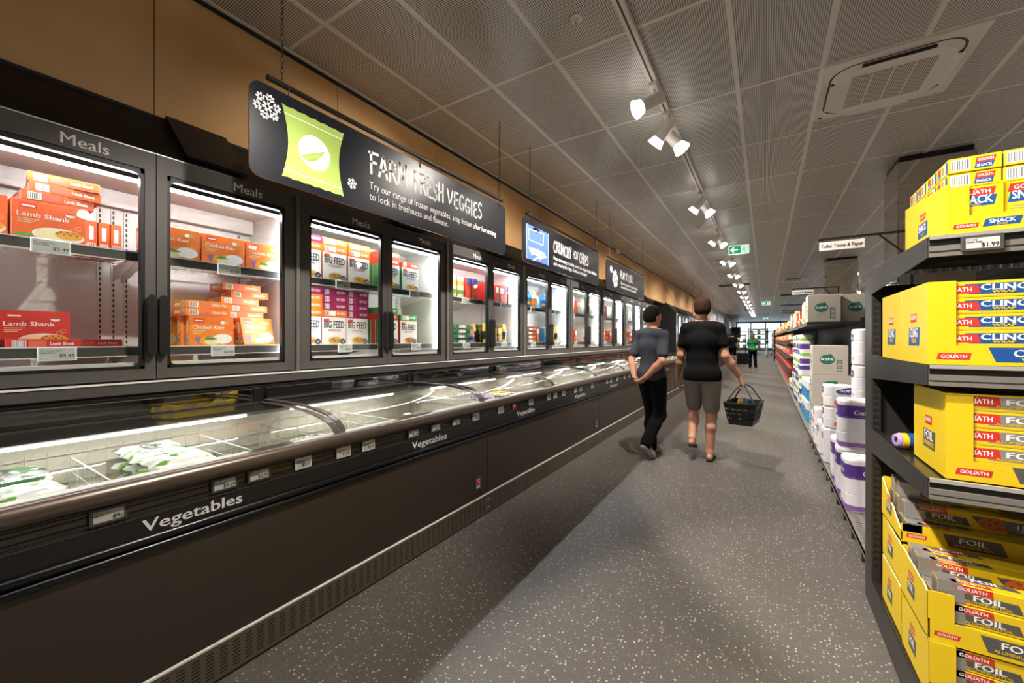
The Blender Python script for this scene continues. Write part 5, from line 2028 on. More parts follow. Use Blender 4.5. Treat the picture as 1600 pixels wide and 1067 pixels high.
# products of the far bays; rotation -90 degrees turns their fronts to the aisle
RA = -PI / 2
BAYKINDS = {
    'purple-banded tissue pack': roll_pack(3, 2, 2, .05, .13, [(.012, .10, 'purple'), (.15, .20, 'lime')], 'soft', None),
    'green-banded tissue pack': roll_pack(3, 2, 2, .05, .13, [(.012, .07, 'lime'), (.17, .248, 'purple')], 'soft', None),
    'blue and white tissue pack': roll_pack(3, 3, 2, .055, .15, [(.012, .08, 'sky_blue'), (.08, .18, 'sky_blue')], 'soft', 'navy'),
    'red packet': slab(['pk_red', 'pk_red', 'pk_redlight', 'pk_red', 'pk_red'], .24, .27, .20),
    'red and white packet': slab(['pk_red', 'pk_white', 'pk_red', 'pk_red', 'pk_cream'], .24, .27, .20),
    'yellow packet': slab(['pk_yellow', 'pk_yellow', 'pk_orange', 'pk_yellow', 'pk_yellow'], .24, .27, .20),
    'cream packet': slab(['pk_cream', 'pk_brown', 'pk_cream', 'pk_cream', 'pk_yellow'], .24, .28, .20),
    'brown carton': carton_box(.26, .26, .30, 'pk_brown', [(0, .6, 1, .8, 'pk_cream')]),
    'white and navy carton': carton_box(.26, .26, .30, 'pk_white', [(.2, .1, .8, .8, 'navy')]),
    'cream box': carton_box(.20, .24, .34, 'pk_cream', [(0, .1, 1, .25, 'pk_green')]),
    'orange box': carton_box(.22, .24, .28, 'pk_orange', [(.1, .4, .9, .8, 'pk_white')]),
    'lilac box': carton_box(.22, .24, .22, 'pk_lilac', [(.1, .4, .9, .8, 'pk_white')]),
    'green packet': slab(['pk_green', 'pk_white', 'pk_green', 'pk_green', 'pk_green'], .22, .27, .20),
}
BS = {k: Stock(k.replace(' and ', ' ').replace(' ', '_') if False else ('carton' if 'carton' in k or 'box' in k else 'tissue_pack' if 'tissue' in k else 'packet'),
               'box' if 'carton' in k or 'box' in k else 'pack', m) for k, m in BAYKINDS.items()}
rr = random.Random(21)


def fill(y0, y1, z, kinds, step, where, group, jit=0.02, x=GX0 + 0.03, layers=1, lh=0.27):
    y_ = y0
    n = 0
    while y_ < y1:
        k = kinds[n % len(kinds)] if rr.random() < .7 else rr.choice(kinds)
        for l in range(layers):
            BS[k].put((x + rr.uniform(0, jit), y_, z + l * lh), RA, '%s, %s from near end %s' % (k, ORD[n], where), group)
        n += 1
        y_ += step


# first bay: tissues below, mixed cartons on the top shelf
for l in range(5):
    fill(8.9, 11.2, ZD + l * 0.264, ['purple-banded tissue pack', 'green-banded tissue pack'], 0.33, 'of tissue pile, %s layer' % ORD[l], 'banded tissue packs')
fill(7.55, 8.4, ZD, ['blue and white tissue pack'], 0.36, 'on base shelf', 'blue tissue packs')
fill(7.55, 8.4, ZD + 0.304, ['blue and white tissue pack'], 0.36, 'stacked on lower blue ones', 'blue tissue packs')
fill(11.6, 12.4, ZD, ['purple-banded tissue pack'], 0.33, 'beyond the tissue pile', 'banded tissue packs')
fill(7.45, 12.3, ZT, ['cream box', 'cream box', 'cream box', 'brown carton', 'white and navy carton', 'orange box', 'lilac box', 'red and white packet'], 0.30, 'of top shelf past grey cartons', 'top shelf boxes')
# middle bays
for z, kinds, nm in ((ZD, ['red packet', 'red packet', 'red and white packet'], 'base shelf'), (0.485, ['red packet', 'red and white packet', 'red packet', 'red packet'], 'second shelf'),
                     (0.865, ['red and white packet', 'red packet', 'cream packet'], 'third shelf'), (1.245, ['cream packet', 'red packet', 'red and white packet', 'yellow packet'], 'fourth shelf'),
                     (1.625, ['yellow packet', 'cream packet', 'orange box', 'yellow packet', 'green packet'], 'top shelf')):
    fill(12.9, 29.6, z, kinds, 0.42, 'of middle bays, %s' % nm, 'packets on the middle bays')
for z, kinds, nm in ((ZD, ['yellow packet', 'orange box'], 'base shelf'), (0.485, ['yellow packet', 'cream packet'], 'second shelf'), (0.865, ['cream packet', 'yellow packet', 'green packet'], 'third shelf'),
                     (1.245, ['orange box', 'yellow packet'], 'fourth shelf'), (1.625, ['cream packet', 'brown carton', 'yellow packet'], 'top shelf')):
    fill(31.8, 45.5, z, kinds, 1.0, 'of farthest bays, %s' % nm, 'packets on the farthest bays')


# ------------------------------------------------------------------ category signs on arms
def arm_sign(y, z, txt, label, x0, w, xp=1.16, h=0.085, zb=1.6):
    root = thing('category_sign', label, 'sign', (xp, y, zb), group='category signs on black arms')
    T = Matrix.Translation((-xp, -y, -zb))
    b = MB(); b.x = T
    b.box(x0 - 0.01, xp, y - 0.01, y + 0.01, z + 0.018, z + 0.038, 'black')
    b.build('arm', root)
    b = MB(); b.x = T; b.box(xp - 0.012, xp + 0.012, y - 0.012, y + 0.012, zb, z + 0.038, 'black'); b.build('post', root)
    b = MB(); b.x = T; b.cyl((xp - 0.22, y, z + 0.02), (xp, y, z - 0.22), 0.008, 'black', 6); b.build('brace', root)
    b = MB(); b.x = T
    b.rbox(x0, x0 + w, y - 0.004, y + 0.004, z - h, z, 'white_paint', 0.002)
    b.ink_text(FRONT(x0, y - 0.004, z - h), txt, w / 2, h * .30, h * .62, 'lettering_dark', align='c', bold=0.02, width=w * .93)
    p = b.build('sign_plate', root)
    for x in (x0 + 0.03, x0 + w - 0.03):
        b = MB(); b.x = T; b.cyl((x, y, z - 0.002), (x, y, z + 0.02), 0.003, 'black', 5); b.build('hook', root)


arm_sign(5.0, 2.31, 'Toilet Tissue & Paper', 'white category sign reading toilet tissue and paper on a black arm', 0.455, 0.345, xp=1.12, zb=1.6205)
arm_sign(9.6, 2.31, 'Tissues & Napkins', 'white category sign reading tissues and napkins, farther on', 0.45, 0.34, zb=1.5905)
arm_sign(16.5, 2.31, 'Snacks', 'small white category sign over the red packets', 0.50, 0.34, zb=1.6205)
# ------------------------------------------------------------------ people: one continuous surface per body, from blended limbs
mat('skin', '#c98f72', 0.5)
mat('skin_b', '#d09a7c', 0.5)
mat('hair_dark', '#150e0a', 0.85, spec=.15, noise=.3, nscale=120)
mat('hair_brown', '#2e1d12', 0.85, spec=.15, noise=.3, nscale=120)
mat('hair_long', '#5a3a28', 0.55, noise=.3, nscale=120)
mat('polo_slate', '#3b3f48', 0.8)
mat('tee_black', '#0a0a0b', 0.9, spec=.2)
mat('trousers_black', '#0a090b', 0.9, spec=.2)
mat('shorts_grey', '#8b837a', 0.85)
mat('tee_green', '#1f7d4c', 0.8)
mat('shoe_grey', '#9a9792', 0.6)
mat('shoe_black', '#1c1a1a', 0.6)
mat('sandal', '#2b1c18', 0.6)
mat('eye_white', '#e8e6e2', 0.3)
mat('lip', '#a8605a', 0.5)
mat('basket_black', '#1b1b1d', 0.45)


def smin(a, b, k):
    h = np.maximum(k - np.abs(a - b), 0.0) / k
    return np.minimum(a, b) - h * h * k * 0.25


class Sdf:
    def __init__(s, lo, hi, res):
        s.res = res
        s.lo = np.array(lo, float)
        n = np.ceil((np.array(hi, float) - s.lo) / res).astype(int) + 1
        s.ax = [s.lo[i] + res * np.arange(n[i]) for i in range(3)]
        s.D = np.full(tuple(n), 1.0, dtype=np.float32)

    def region(s, lo, hi):
        sl = []
        for i in range(3):
            a = int(max(0, np.floor((lo[i] - s.lo[i]) / s.res)))
            b = int(min(s.D.shape[i], np.ceil((hi[i] - s.lo[i]) / s.res) + 1))
            sl.append(slice(a, max(a + 1, b)))
        g = np.meshgrid(s.ax[0][sl[0]], s.ax[1][sl[1]], s.ax[2][sl[2]], indexing='ij', sparse=True)
        return tuple(sl), g

    def cone(s, p, q, r0, r1, k=0.03):
        p, q = np.array(p, float), np.array(q, float)
        m = max(r0, r1) + k + 3 * s.res
        sl, (X, Y, Z) = s.region(np.minimum(p, q) - m, np.maximum(p, q) + m)
        d = q - p
        L2 = max(float(d @ d), 1e-9)
        t = np.clip(((X - p[0]) * d[0] + (Y - p[1]) * d[1] + (Z - p[2]) * d[2]) / L2, 0, 1)
        dist = np.sqrt((X - p[0] - d[0] * t) ** 2 + (Y - p[1] - d[1] * t) ** 2 + (Z - p[2] - d[2] * t) ** 2) - (r0 + (r1 - r0) * t)
        s.D[sl] = smin(s.D[sl], dist, k)

    def ell(s, c, r, k=0.03, R=None):
        c, r = np.array(c, float), np.array(r, float)
        m = max(r) + k + 3 * s.res
        sl, (X, Y, Z) = s.region(c - m, c + m)
        x, y, z = X - c[0], Y - c[1], Z - c[2]
        if R is not None:
            R = np.array(R)
            x, y, z = R[0, 0] * x + R[1, 0] * y + R[2, 0] * z, R[0, 1] * x + R[1, 1] * y + R[2, 1] * z, R[0, 2] * x + R[1, 2] * y + R[2, 2] * z
        k0 = np.sqrt((x / r[0]) ** 2 + (y / r[1]) ** 2 + (z / r[2]) ** 2)
        k1 = np.sqrt((x / r[0] ** 2) ** 2 + (y / r[1] ** 2) ** 2 + (z / r[2] ** 2) ** 2)
        dist = k0 * (k0 - 1.0) / np.maximum(k1, 1e-6)
        s.D[sl] = smin(s.D[sl], dist, k)

    def cut(s, n, d):
        """keep the half space n.p < d"""
        X, Y, Z = np.meshgrid(*s.ax, indexing='ij', sparse=True)
        s.D = np.maximum(s.D, (n[0] * X + n[1] * Y + n[2] * Z - d).astype(np.float32))

    def mesh(s):
        D = s.D
        ins = D < 0
        n0, n1, n2 = D.shape
        cs = [(a, b, c) for a in (0, 1) for b in (0, 1) for c in (0, 1)]
        sub = lambda A, o: A[o[0]:n0 - 1 + o[0], o[1]:n1 - 1 + o[1], o[2]:n2 - 1 + o[2]]
        cnt = sum(sub(ins, o).astype(np.int8) for o in cs)
        act = (cnt > 0) & (cnt < 8)
        idx = np.argwhere(act)
        num = np.full(act.shape, -1, dtype=np.int64)
        num[act] = np.arange(len(idx))
        acc = np.zeros((len(idx), 3))
        w = np.zeros(len(idx))
        for o in cs:
            for ax in range(3):
                if o[ax]:
                    continue
                o2 = list(o); o2[ax] = 1
                a = D[idx[:, 0] + o[0], idx[:, 1] + o[1], idx[:, 2] + o[2]]
                b = D[idx[:, 0] + o2[0], idx[:, 1] + o2[1], idx[:, 2] + o2[2]]
                cr = (a < 0) != (b < 0)
                t = np.where(cr, a / np.where(np.abs(a - b) < 1e-9, 1, a - b), 0)
                p = np.tile(np.array(o, float), (len(idx), 1))
                p[:, ax] = t
                acc += p * cr[:, None]
                w += cr
        P = s.lo + (idx + acc / np.maximum(w, 1)[:, None]) * s.res
        quads = []
        for ax in range(3):
            u, v = (ax + 1) % 3, (ax + 2) % 3
            sl0 = [slice(1, -1)] * 3; sl1 = [slice(1, -1)] * 3
            sl0[ax] = slice(0, -1); sl1[ax] = slice(1, None)
            a, b = ins[tuple(sl0)], ins[tuple(sl1)]
            e = np.argwhere(a != b)
            if not len(e):
                continue
            flip = a[e[:, 0], e[:, 1], e[:, 2]]
            base = e.copy()
            for q_ in range(3):
                if q_ != ax:
                    base[:, q_] += 1
            cell = []
            for du, dv in ((0, 0), (1, 0), (1, 1), (0, 1)):
                c = base.copy()
                c[:, u] -= 1 - du
                c[:, v] -= 1 - dv
                cell.append(num[c[:, 0], c[:, 1], c[:, 2]])
            qd = np.stack(cell, 1)
            ok = (qd >= 0).all(1)
            qd, flip = qd[ok], flip[ok]
            qd[~flip] = qd[~flip][:, ::-1]
            quads.append(qd)
        return P, np.concatenate(quads)

    def build(s, name, m, parent):
        P, Q = s.mesh()
        me = bpy.data.meshes.new(name)
        me.from_pydata([tuple(p) for p in P], [], [tuple(int(i) for i in f) for f in Q])
        me.materials.append(M[m])
        me.polygons.foreach_set('use_smooth', [True] * len(me.polygons))
        me.update()
        o = bpy.data.objects.new(name, me)
        COL.objects.link(o)
        o.parent = parent
        return o


def lerp(a, b, t):
    return tuple(a[i] + (b[i] - a[i]) * t for i in range(3))


def person(label, loc, rz, H, pose, look, res):
    """pose: joints in metres for a 1.75 m figure facing +y; look: materials and clothing"""
    k = H / 1.75
    S = lambda p: tuple(c * k for c in p)
    root = thing('person', label, 'person', loc, rz)
    lo, hi = (-.62, -.55, -.02), (.62, .55, H + .04)
    P = pose
    g = look.get('girth', 1.0)
    hy = P.get('head_yaw', 0.0)
    HC = (0, .015 + P.get('lean', 0), 1.63)
    cs, sn = math.cos(hy), math.sin(hy)
    Rh = [[cs, -sn, 0], [sn, cs, 0], [0, 0, 1]]
    def hp(x, y, z):
        return S((HC[0] + cs * x - sn * y, HC[1] + sn * x + cs * y, z))
    ln = P.get('lean', 0)

    def torso(f, o, kk=0.05):
        f.ell(S((0, -.01, .95)), S((.162 * g + o, .115 * g + o, .12 + o)), kk)
        f.ell(S((0, .0 + ln * .3, 1.10)), S((.146 * g + o, .104 * g + o, .15 + o)), kk)
        f.ell(S((0, .0 + ln * .6, 1.29)), S((.172 * g + o, .118 * g + o, .165 + o)), kk)
        f.cone(S((P['shL'][0] * .8, ln * .8 - .005, 1.425)), S((P['shR'][0] * .8, ln * .8 - .005, 1.425)), (.066 + o) * k, (.066 + o) * k, kk * .8)
        f.cone(S((-.07, ln * .8 - .02, 1.45)), S((.07, ln * .8 - .02, 1.45)), (.055 + o) * k, (.055 + o) * k, kk * .8)

    def arm(f, sd, o, frac=1.0, cuff=0.0):
        sh, el, wr = P['sh' + sd], P['el' + sd], P['wr' + sd]
        f.cone(S(sh), S(lerp(sh, el, min(1, frac))), (.050 + o) * k, (.050 + (.040 - .050) * min(1, frac) + o + cuff) * k, .035)
        if frac >= 1.0:
            f.cone(S(el), S(lerp(el, wr, .35)), (.041 + o) * k, (.043 + o) * k, .02)
            f.cone(S(lerp(el, wr, .35)), S(wr), (.043 + o) * k, (.028 + o) * k, .02)

    def leg(f, sd, o, upto=1.0, flare=0.0):
        hp_, kn, an = P['hip' + sd], P['kn' + sd], P['an' + sd]
        if upto <= 1.0:
            f.cone(S(hp_), S(lerp(hp_, kn, upto)), (.088 * g + o) * k, (.060 + (1 - upto) * .02 + o + flare) * k, .018)
            return
        f.cone(S(hp_), S(kn), (.088 * g + o) * k, (.056 + o) * k, .04)
        c = lerp(kn, an, .32)
        c = (c[0], c[1] - .018, c[2])
        f.cone(S(kn), S(c), (.054 + o) * k, (.055 + o) * k, .03)
        f.cone(S(c), S(an), (.055 + o) * k, (.036 + o + flare) * k, .03)

    # ---- body
    f = Sdf(lo, hi, res)
    torso(f, 0)
    for sd in 'LR':
        arm(f, sd, 0)
        leg(f, sd, 0, 2)
        an, toe = P['an' + sd], P['toe' + sd]
        heel = P.get('heel' + sd, (an[0], an[1] - .045, an[2] - .045))
        f.cone(S(an), S(lerp(an, toe, .55)), .036 * k, .028 * k, .03)
        f.cone(S(heel), S(lerp(heel, toe, .75)), .030 * k, .030 * k, .02)
        f.cone(S(lerp(heel, toe, .72)), S(toe), .034 * k, .020 * k, .02)
        # hand: palm, four fingers, thumb
        wr, hd = np.array(P['wr' + sd]), np.array(P['hand' + sd])
        dr = (hd - wr) / np.linalg.norm(hd - wr)
        side = np.array(P['spread' + sd], float)
        side -= dr * (side @ dr)
        side /= np.linalg.norm(side)
        nrm = np.cross(dr, side)
        if nrm @ np.array(P.get('curl' + sd, (0, 1, 0))) < 0:
            nrm = -nrm
        for q_ in (-.022, 0, .022):
            f.cone(S(wr + dr * .015 + side * q_ * .7), S(wr + dr * .085 + side * q_ * 1.25), .017 * k, .0135 * k, .014)
        bend = P.get('grip' + sd, .5)
        for i, (q_, L) in enumerate(((-.031, .062), (-.0105, .072), (.0105, .076), (.031, .068))):
            a0 = wr + dr * .086 + side * q_
            a1 = a0 + (dr * math.cos(bend * .6) + nrm * math.sin(bend * .6)) * L * .45
            a2 = a1 + (dr * math.cos(bend * 1.5) + nrm * math.sin(bend * 1.5)) * L * .32
            a3 = a2 + (dr * math.cos(bend * 2.3) + nrm * math.sin(bend * 2.3)) * L * .25
            f.cone(S(a0), S(a1), .0098 * k, .0092 * k, .006)
            f.cone(S(a1), S(a2), .0092 * k, .0088 * k, .004)
            f.cone(S(a2), S(a3), .0088 * k, .0075 * k, .004)
        t0 = wr + dr * .03 + side * .028
        t1 = t0 + dr * .030 + side * .024 + nrm * .012
        t2 = t1 + dr * .030 + side * .004 + nrm * .018
        f.cone(S(t0), S(t1), .013 * k, .0108 * k, .008)
        f.cone(S(t1), S(t2), .0108 * k, .0085 * k, .004)
    f.cone(S((0, ln - .005, 1.44)), hp(0, -.015, 1.56), .060 * k, .054 * k, .03)
    f.ell(hp(0, -.008, 1.655), S((.076, .094, .098)), .03, Rh)
    f.ell(hp(0, .035, 1.585), S((.056, .058, .068)), .03, Rh)
    f.ell(hp(0, .070, 1.545), S((.026, .022, .020)), .02, Rh)
    f.cone(hp(0, .088, 1.655), hp(0, .108, 1.612), .009 * k, .014 * k, .014)
    f.ell(hp(0, .086, 1.668), S((.045, .014, .010)), .014, Rh)
    for s_ in (-1, 1):
        f.ell(hp(.076 * s_, -.005, 1.63), S((.010, .020, .032)), .008, Rh)
    body = f.build('body', look['skin'], root)
    for s_ in (-1, 1):
        b = MB(); c = hp(.031 * s_, .079, 1.645)
        b.lathe([(0, -.011 * k), (.008 * k, -.007 * k), (.011 * k, 0), (.008 * k, .007 * k), (0, .011 * k)], c, 'eye_white', 10)
        b.build('eye', root)
    b = MB(); c0, c1 = hp(-.02, .088, 1.578), hp(.02, .088, 1.578)
    b.cyl(c0, c1, .006 * k, 'lip', 8); b.build('mouth', root)

    # ---- hair
    f = Sdf((-.2, -.25, 1.2 * k), (.2, .25, H + .06), res)
    f.ell(hp(0, -.014, 1.672), S((.088, .102, .098)), .02, Rh)
    f.ell(hp(0, -.035, 1.625), S((.082, .082, .075)), .02, Rh)
    if look.get('long'):
        f.cone(hp(0, -.06, 1.66), hp(0, -.085, 1.42), .085 * k, .075 * k, .03)
        f.cone(hp(-.045, -.05, 1.62), hp(-.06, -.06, 1.40), .05 * k, .04 * k, .03)
        f.cone(hp(.045, -.05, 1.62), hp(.06, -.06, 1.40), .05 * k, .04 * k, .03)
    else:
        f.cut((0, 0, -1), -1.572 * k)
    # open the face
    fx, fy, _ = hp(0, 1, 0)
    nx, ny = fx - hp(0, 0, 0)[0], fy - hp(0, 0, 0)[1]
    L = math.hypot(nx, ny); nx, ny = nx / L, ny / L
    c = hp(0, .052, 1.70)
    f.cut((nx * .92, ny * .92, -.40), nx * .92 * c[0] + ny * .92 * c[1] - .40 * c[2])
    f.build('hair', look['hair'], root)

    # ---- top
    f = Sdf(lo, hi, res)
    torso(f, .016)
    hem = look['hem']
    f.cone(S((0, -.005, hem + .06)), S((0, -.005, hem - .06)), .10 * k, .10 * k, .06)
    f.ell(S((0, -.008, hem + .04)), S((.190 * g, .136 * g, .16)), .04)
    for sd in 'LR':
        arm(f, sd, .010, look.get('sleeve', .62), .008)
    f.cut((0, 0, -1), -hem * k)
    f.cut((0, .35, 1), (1.478 + .35 * ln) * k)
    for sd in 'LR':
        # clean sleeve end
        sh, el = np.array(P['sh' + sd]), np.array(P['el' + sd])
    f.build(look['top_name'], look['top'], root)

    if look.get('collar'):
        b = MB()
        n = 24
        r0, r1 = .068 * k, .074 * k
        c0 = S((0, ln - .012, 1.468))
        vs_ = []
        for z, r in ((-.012, r1), (.030, r0), (.030, r0 - .006 * k), (-.008, r1 - .006 * k)):
            for i in range(n):
                t = 2 * PI * i / n
                vs_.append((c0[0] + r * math.cos(t), c0[1] + r * math.sin(t) * .95, c0[2] + z * k + (.012 * k if math.sin(t) < 0 else 0)))
        b.add(vs_, [(q_ * n + i, q_ * n + (i + 1) % n, ((q_ + 1) % 4) * n + (i + 1) % n, ((q_ + 1) % 4) * n + i) for q_ in range(4) for i in range(n)], look['top'], True)
        b.build('collar', root)

    # ---- lower garment
    f = Sdf(lo, hi, res)
    f.ell(S((0, -.012, .955)), S((.170 * g, .128 * g, .125)), .04)
    for sd in 'LR':
        if look['lower'] == 'shorts':
            leg(f, sd, .012, .80, .006)
        else:
            leg(f, sd, .014, 2, .018)
    f.cut((0, 0, 1), 1.03 * k)
    if look['lower'] != 'shorts':
        pass
    f.build(look['lower'], look['lower_m'], root)

    # ---- footwear
    for sd in 'LR':
        an, toe = P['an' + sd], P['toe' + sd]
        heel = P.get('heel' + sd, (an[0], an[1] - .045, an[2] - .045))
        f = Sdf(np.minimum(np.minimum(S(heel), S(toe)), S(an)) - .09, np.maximum(np.maximum(S(heel), S(toe)), S(an)) + .09, min(res, .009))
        if look['feet'] == 'shoe':
            f.cone(S(heel), S(lerp(heel, toe, .75)), .042 * k, .042 * k, .02)
            f.cone(S(lerp(heel, toe, .7)), S(toe), .045 * k, .030 * k, .02)
            f.cone(S(lerp(heel, an, .3)), S(lerp(heel, an, 1.0)), .042 * k, .044 * k, .02)
            f.build('shoe', look['feet_m'], root)
        else:
            up = (0, 0, 1)
            h0 = (heel[0], heel[1] - .01, heel[2] - .034)
            t0 = (toe[0], toe[1] + .01, toe[2] - .026)
            for q_ in (-.018, 0, .018):
                f.cone(S((h0[0] + q_, h0[1], h0[2])), S((t0[0] + q_ * 1.5, t0[1], t0[2])), .013 * k, .013 * k, .012)
            m_ = lerp(heel, toe, .62)
            f.cone(S((m_[0] - .042, m_[1] - .03, m_[2] - .01)), S((toe[0] - .004, toe[1] - .055, toe[2] + .030)), .008 * k, .008 * k, .006)
            f.cone(S((m_[0] + .042, m_[1] - .03, m_[2] - .01)), S((toe[0] - .004, toe[1] - .055, toe[2] + .030)), .008 * k, .008 * k, .006)
            f.build('flip_flop', look['feet_m'], root)
    return root


BASE = dict(shL=(-.165, 0, 1.405), shR=(.165, 0, 1.405), hipL=(-.092, 0, .90), hipR=(.092, 0, .90))

# man in the slate polo, hands clasped behind his back, mid stride
p1 = dict(BASE)
p1.update(elL=(-.215, -.10, 1.125), wrL=(-.085, -.205, .945), handL=(.0, -.225, .872), elR=(.215, -.10, 1.125), wrR=(.085, -.205, .945), handR=(.0, -.240, .872),
          spreadL=(0, -1, .3), spreadR=(0, 1, -.3), curlL=(1, 0, 0), curlR=(-1, 0, 0), gripL=.55, gripR=.55,
          knL=(-.085, .10, .485), anL=(-.075, .08, .085), toeL=(-.085, .255, .034), heelL=(-.075, .035, .040),
          knR=(.090, .03, .490), anR=(.085, -.20, .190), toeR=(.09, -.085, .036), heelR=(.085, -.235, .150), head_yaw=-.25)
person('man in slate grey polo and black trousers, hands clasped behind his back', (-1.115, 4.82, 0.0), -0.45, 1.725, p1,
       dict(skin='skin', hair='hair_dark', top='polo_slate', top_name='polo_shirt', hem=.90, sleeve=.72, collar=True, lower='trousers', lower_m='trousers_black', feet='shoe', feet_m='shoe_grey', girth=.92), .0085)

# man in the black tee with the basket
p2 = dict(BASE)
p2.update(elL=(-.215, .0, 1.13), wrL=(-.255, .06, .885), handL=(-.26, .085, .81), elR=(.225, -.02, 1.13), wrR=(.355, .07, .905), handR=(.385, .08, .825),
          spreadL=(0, 1, 0), spreadR=(0, 1, 0), curlL=(1, 0, 0), curlR=(-1, 0, 0), gripL=.5, gripR=1.05,
          knR=(.085, .05, .485), anR=(.075, -.01, .088), toeR=(.085, .16, .036), heelR=(.075, -.05, .042),
          knL=(-.095, .14, .50), anL=(-.095, -.06, .235), toeL=(-.095, .09, .13), heelL=(-.095, -.10, .195), head_yaw=.10)
MAN2 = (-.60, 4.97, 0.0)
person('man in black tee and grey shorts walking away with a full basket', MAN2, 0.02, 1.815, p2,
       dict(skin='skin_b', hair='hair_brown', top='tee_black', top_name='tee_shirt', hem=.86, sleeve=.55, lower='shorts', lower_m='shorts_grey', feet='flip', feet_m='sandal', girth=1.0), .0085)

# woman in green
p3 = dict(BASE)
p3.update(shL=(-.165, 0, 1.395), shR=(.165, 0, 1.395), elL=(-.22, .02, 1.13), wrL=(-.13, .20, 1.12), handL=(-.08, .26, 1.15), elR=(.225, .03, 1.13), wrR=(.16, .20, 1.22), handR=(.12, .24, 1.28),
          spreadL=(0, 0, 1), spreadR=(0, 1, 0), curlL=(1, 0, 0), curlR=(-1, 0, 0),
          knL=(-.10, .02, .48), anL=(-.11, -.03, .085), toeL=(-.13, .13, .034), knR=(.11, .03, .48), anR=(.13, .02, .085), toeR=(.17, .17, .034), head_yaw=-.2)
person('woman in green tee and black leggings with long brown hair, walking ahead', (-.50, 22.2, 0.0), 0.1, 1.66, p3,
       dict(skin='skin_b', hair='hair_long', long=True, top='tee_green', top_name='tee_shirt', hem=.88, sleeve=.55, lower='leggings', lower_m='trousers_black', feet='shoe', feet_m='shoe_black'), .014)

# far man in black
p4 = dict(BASE)
p4.update(elL=(-.25, .0, 1.13), wrL=(-.25, .08, .90), handL=(-.25, .10, .82), elR=(.27, .0, 1.13), wrR=(.30, .08, .91), handR=(.31, .09, .83), spreadL=(0, 1, 0), spreadR=(0, 1, 0), curlL=(1, 0, 0), curlR=(-1, 0, 0), gripR=1.0,
          knL=(-.09, .02, .48), anL=(-.09, -.02, .085), toeL=(-.10, .14, .034), knR=(.09, .06, .48), anR=(.09, .10, .085), toeR=(.10, .26, .034))
person('distant man in black tee and black shorts, left of the woman in green', (-1.50, 24.9, 0.0), 0.0, 1.75, p4,
       dict(skin='skin', hair='hair_dark', top='tee_black', top_name='tee_shirt', hem=.86, sleeve=.55, lower='shorts', lower_m='trousers_black', feet='shoe', feet_m='shoe_black'), .014)


def basket(loc, rz, label, res_handles=True):
    root = thing('shopping_basket', label, 'basket', loc, rz)
    w0, d0, w1, d1, h = .36, .22, .44, .30, .23
    b = MB()
    t = .004
    def ring(z, o=0):
        f_ = z / h
        a, c = (w0 + (w1 - w0) * f_) / 2 - o, (d0 + (d1 - d0) * f_) / 2 - o
        return [(-a, -c, z), (a, -c, z), (a, c, z), (-a, c, z)]
    b.add(ring(0), [(3, 2, 1, 0)], 'basket_black')
    b.add(ring(0.004, t), [(0, 1, 2, 3)], 'basket_black')
    zs = [0, .06, .072, .105, .117, .15, .162, .195, h]
    # slatted sides: solid bands joined by uprights
    for z0, z1 in ((0, .062), (.078, .110), (.126, .158), (.174, h)):
        A, B_ = ring(z0), ring(z1)
        C_, D_ = ring(z0, t), ring(z1, t)
        for i in range(4):
            j = (i + 1) % 4
            b.add([A[i], A[j], B_[j], B_[i], C_[i], C_[j], D_[j], D_[i]], [(0, 1, 2, 3), (7, 6, 5, 4), (3, 2, 6, 7), (1, 0, 4, 5)], 'basket_black')
    for i in range(4):
        A0, A1 = ring(0.05), ring(h)
        j = (i + 1) % 4
        for q_ in (0.0, .2, .4, .6, .8):
            p0 = [A0[i][c] + (A0[j][c] - A0[i][c]) * q_ for c in range(3)]
            p1_ = [A1[i][c] + (A1[j][c] - A1[i][c]) * q_ for c in range(3)]
            b.cyl(p0, p1_, .005, 'basket_black', 5)
    b.build('basket_body', root)
    b = MB()
    R_ = ring(h)
    b.tube(R_, .009, 'basket_black', 6, closed=True)
    b.build('rim', root)
    for s_ in (-1, 1):
        b = MB()
        b.tube([(-w1 / 2 + .03, s_ * d1 / 2 * .9, h), (-.13, s_ * .05, h + .15), (-.05, s_ * .014, h + .185), (.05, s_ * .014, h + .185), (.13, s_ * .05, h + .15), (w1 / 2 - .03, s_ * d1 / 2 * .9, h)], .008, 'basket_black', 6)
        b.build('handle', root)
    return root


# basket hanging from the right hand of the man in black
hx, hyy, hz = MAN2[0] + .405, MAN2[1] + .10, .835
basket((hx, hyy, hz - .395), 1.42, 'black shopping basket of packets held by the man in shorts')
mat('crisp_orange', '#d9822b', 0.35)
mat('crisp_yellow', '#e4bf3a', 0.35)
mat('pack_blue', '#4f8fc4', 0.35)
mat('pack_red', '#8a3a34', 0.45)
for nm, cols, dx, dy, dz, w_, h_, d_, lab in (
        ('packet', ['crisp_orange', 'crisp_yellow', 'crisp_orange', 'crisp_orange', 'crisp_yellow'], -.01, -.075, .10, .16, .18, .05, 'orange and yellow packet sticking out of the carried basket'),
        ('packet', ['pack_blue', 'pk_white', 'pack_blue', 'pack_blue', 'pack_blue'], .03, .07, .09, .13, .17, .05, 'blue packet in the carried basket'),
        ('packet', ['pack_red', 'pack_red', 'pk_cream', 'pack_red', 'pack_red'], .0, .0, .006, .09, .08, .05, 'dark red packet low in the carried basket')):
    Stock(nm, 'pack', slab(cols, w_, h_, d_)).put((hx + dx, hyy + dy, hz - .395 + dz if dz > .05 else hz - .395 + dz), 1.42, lab)
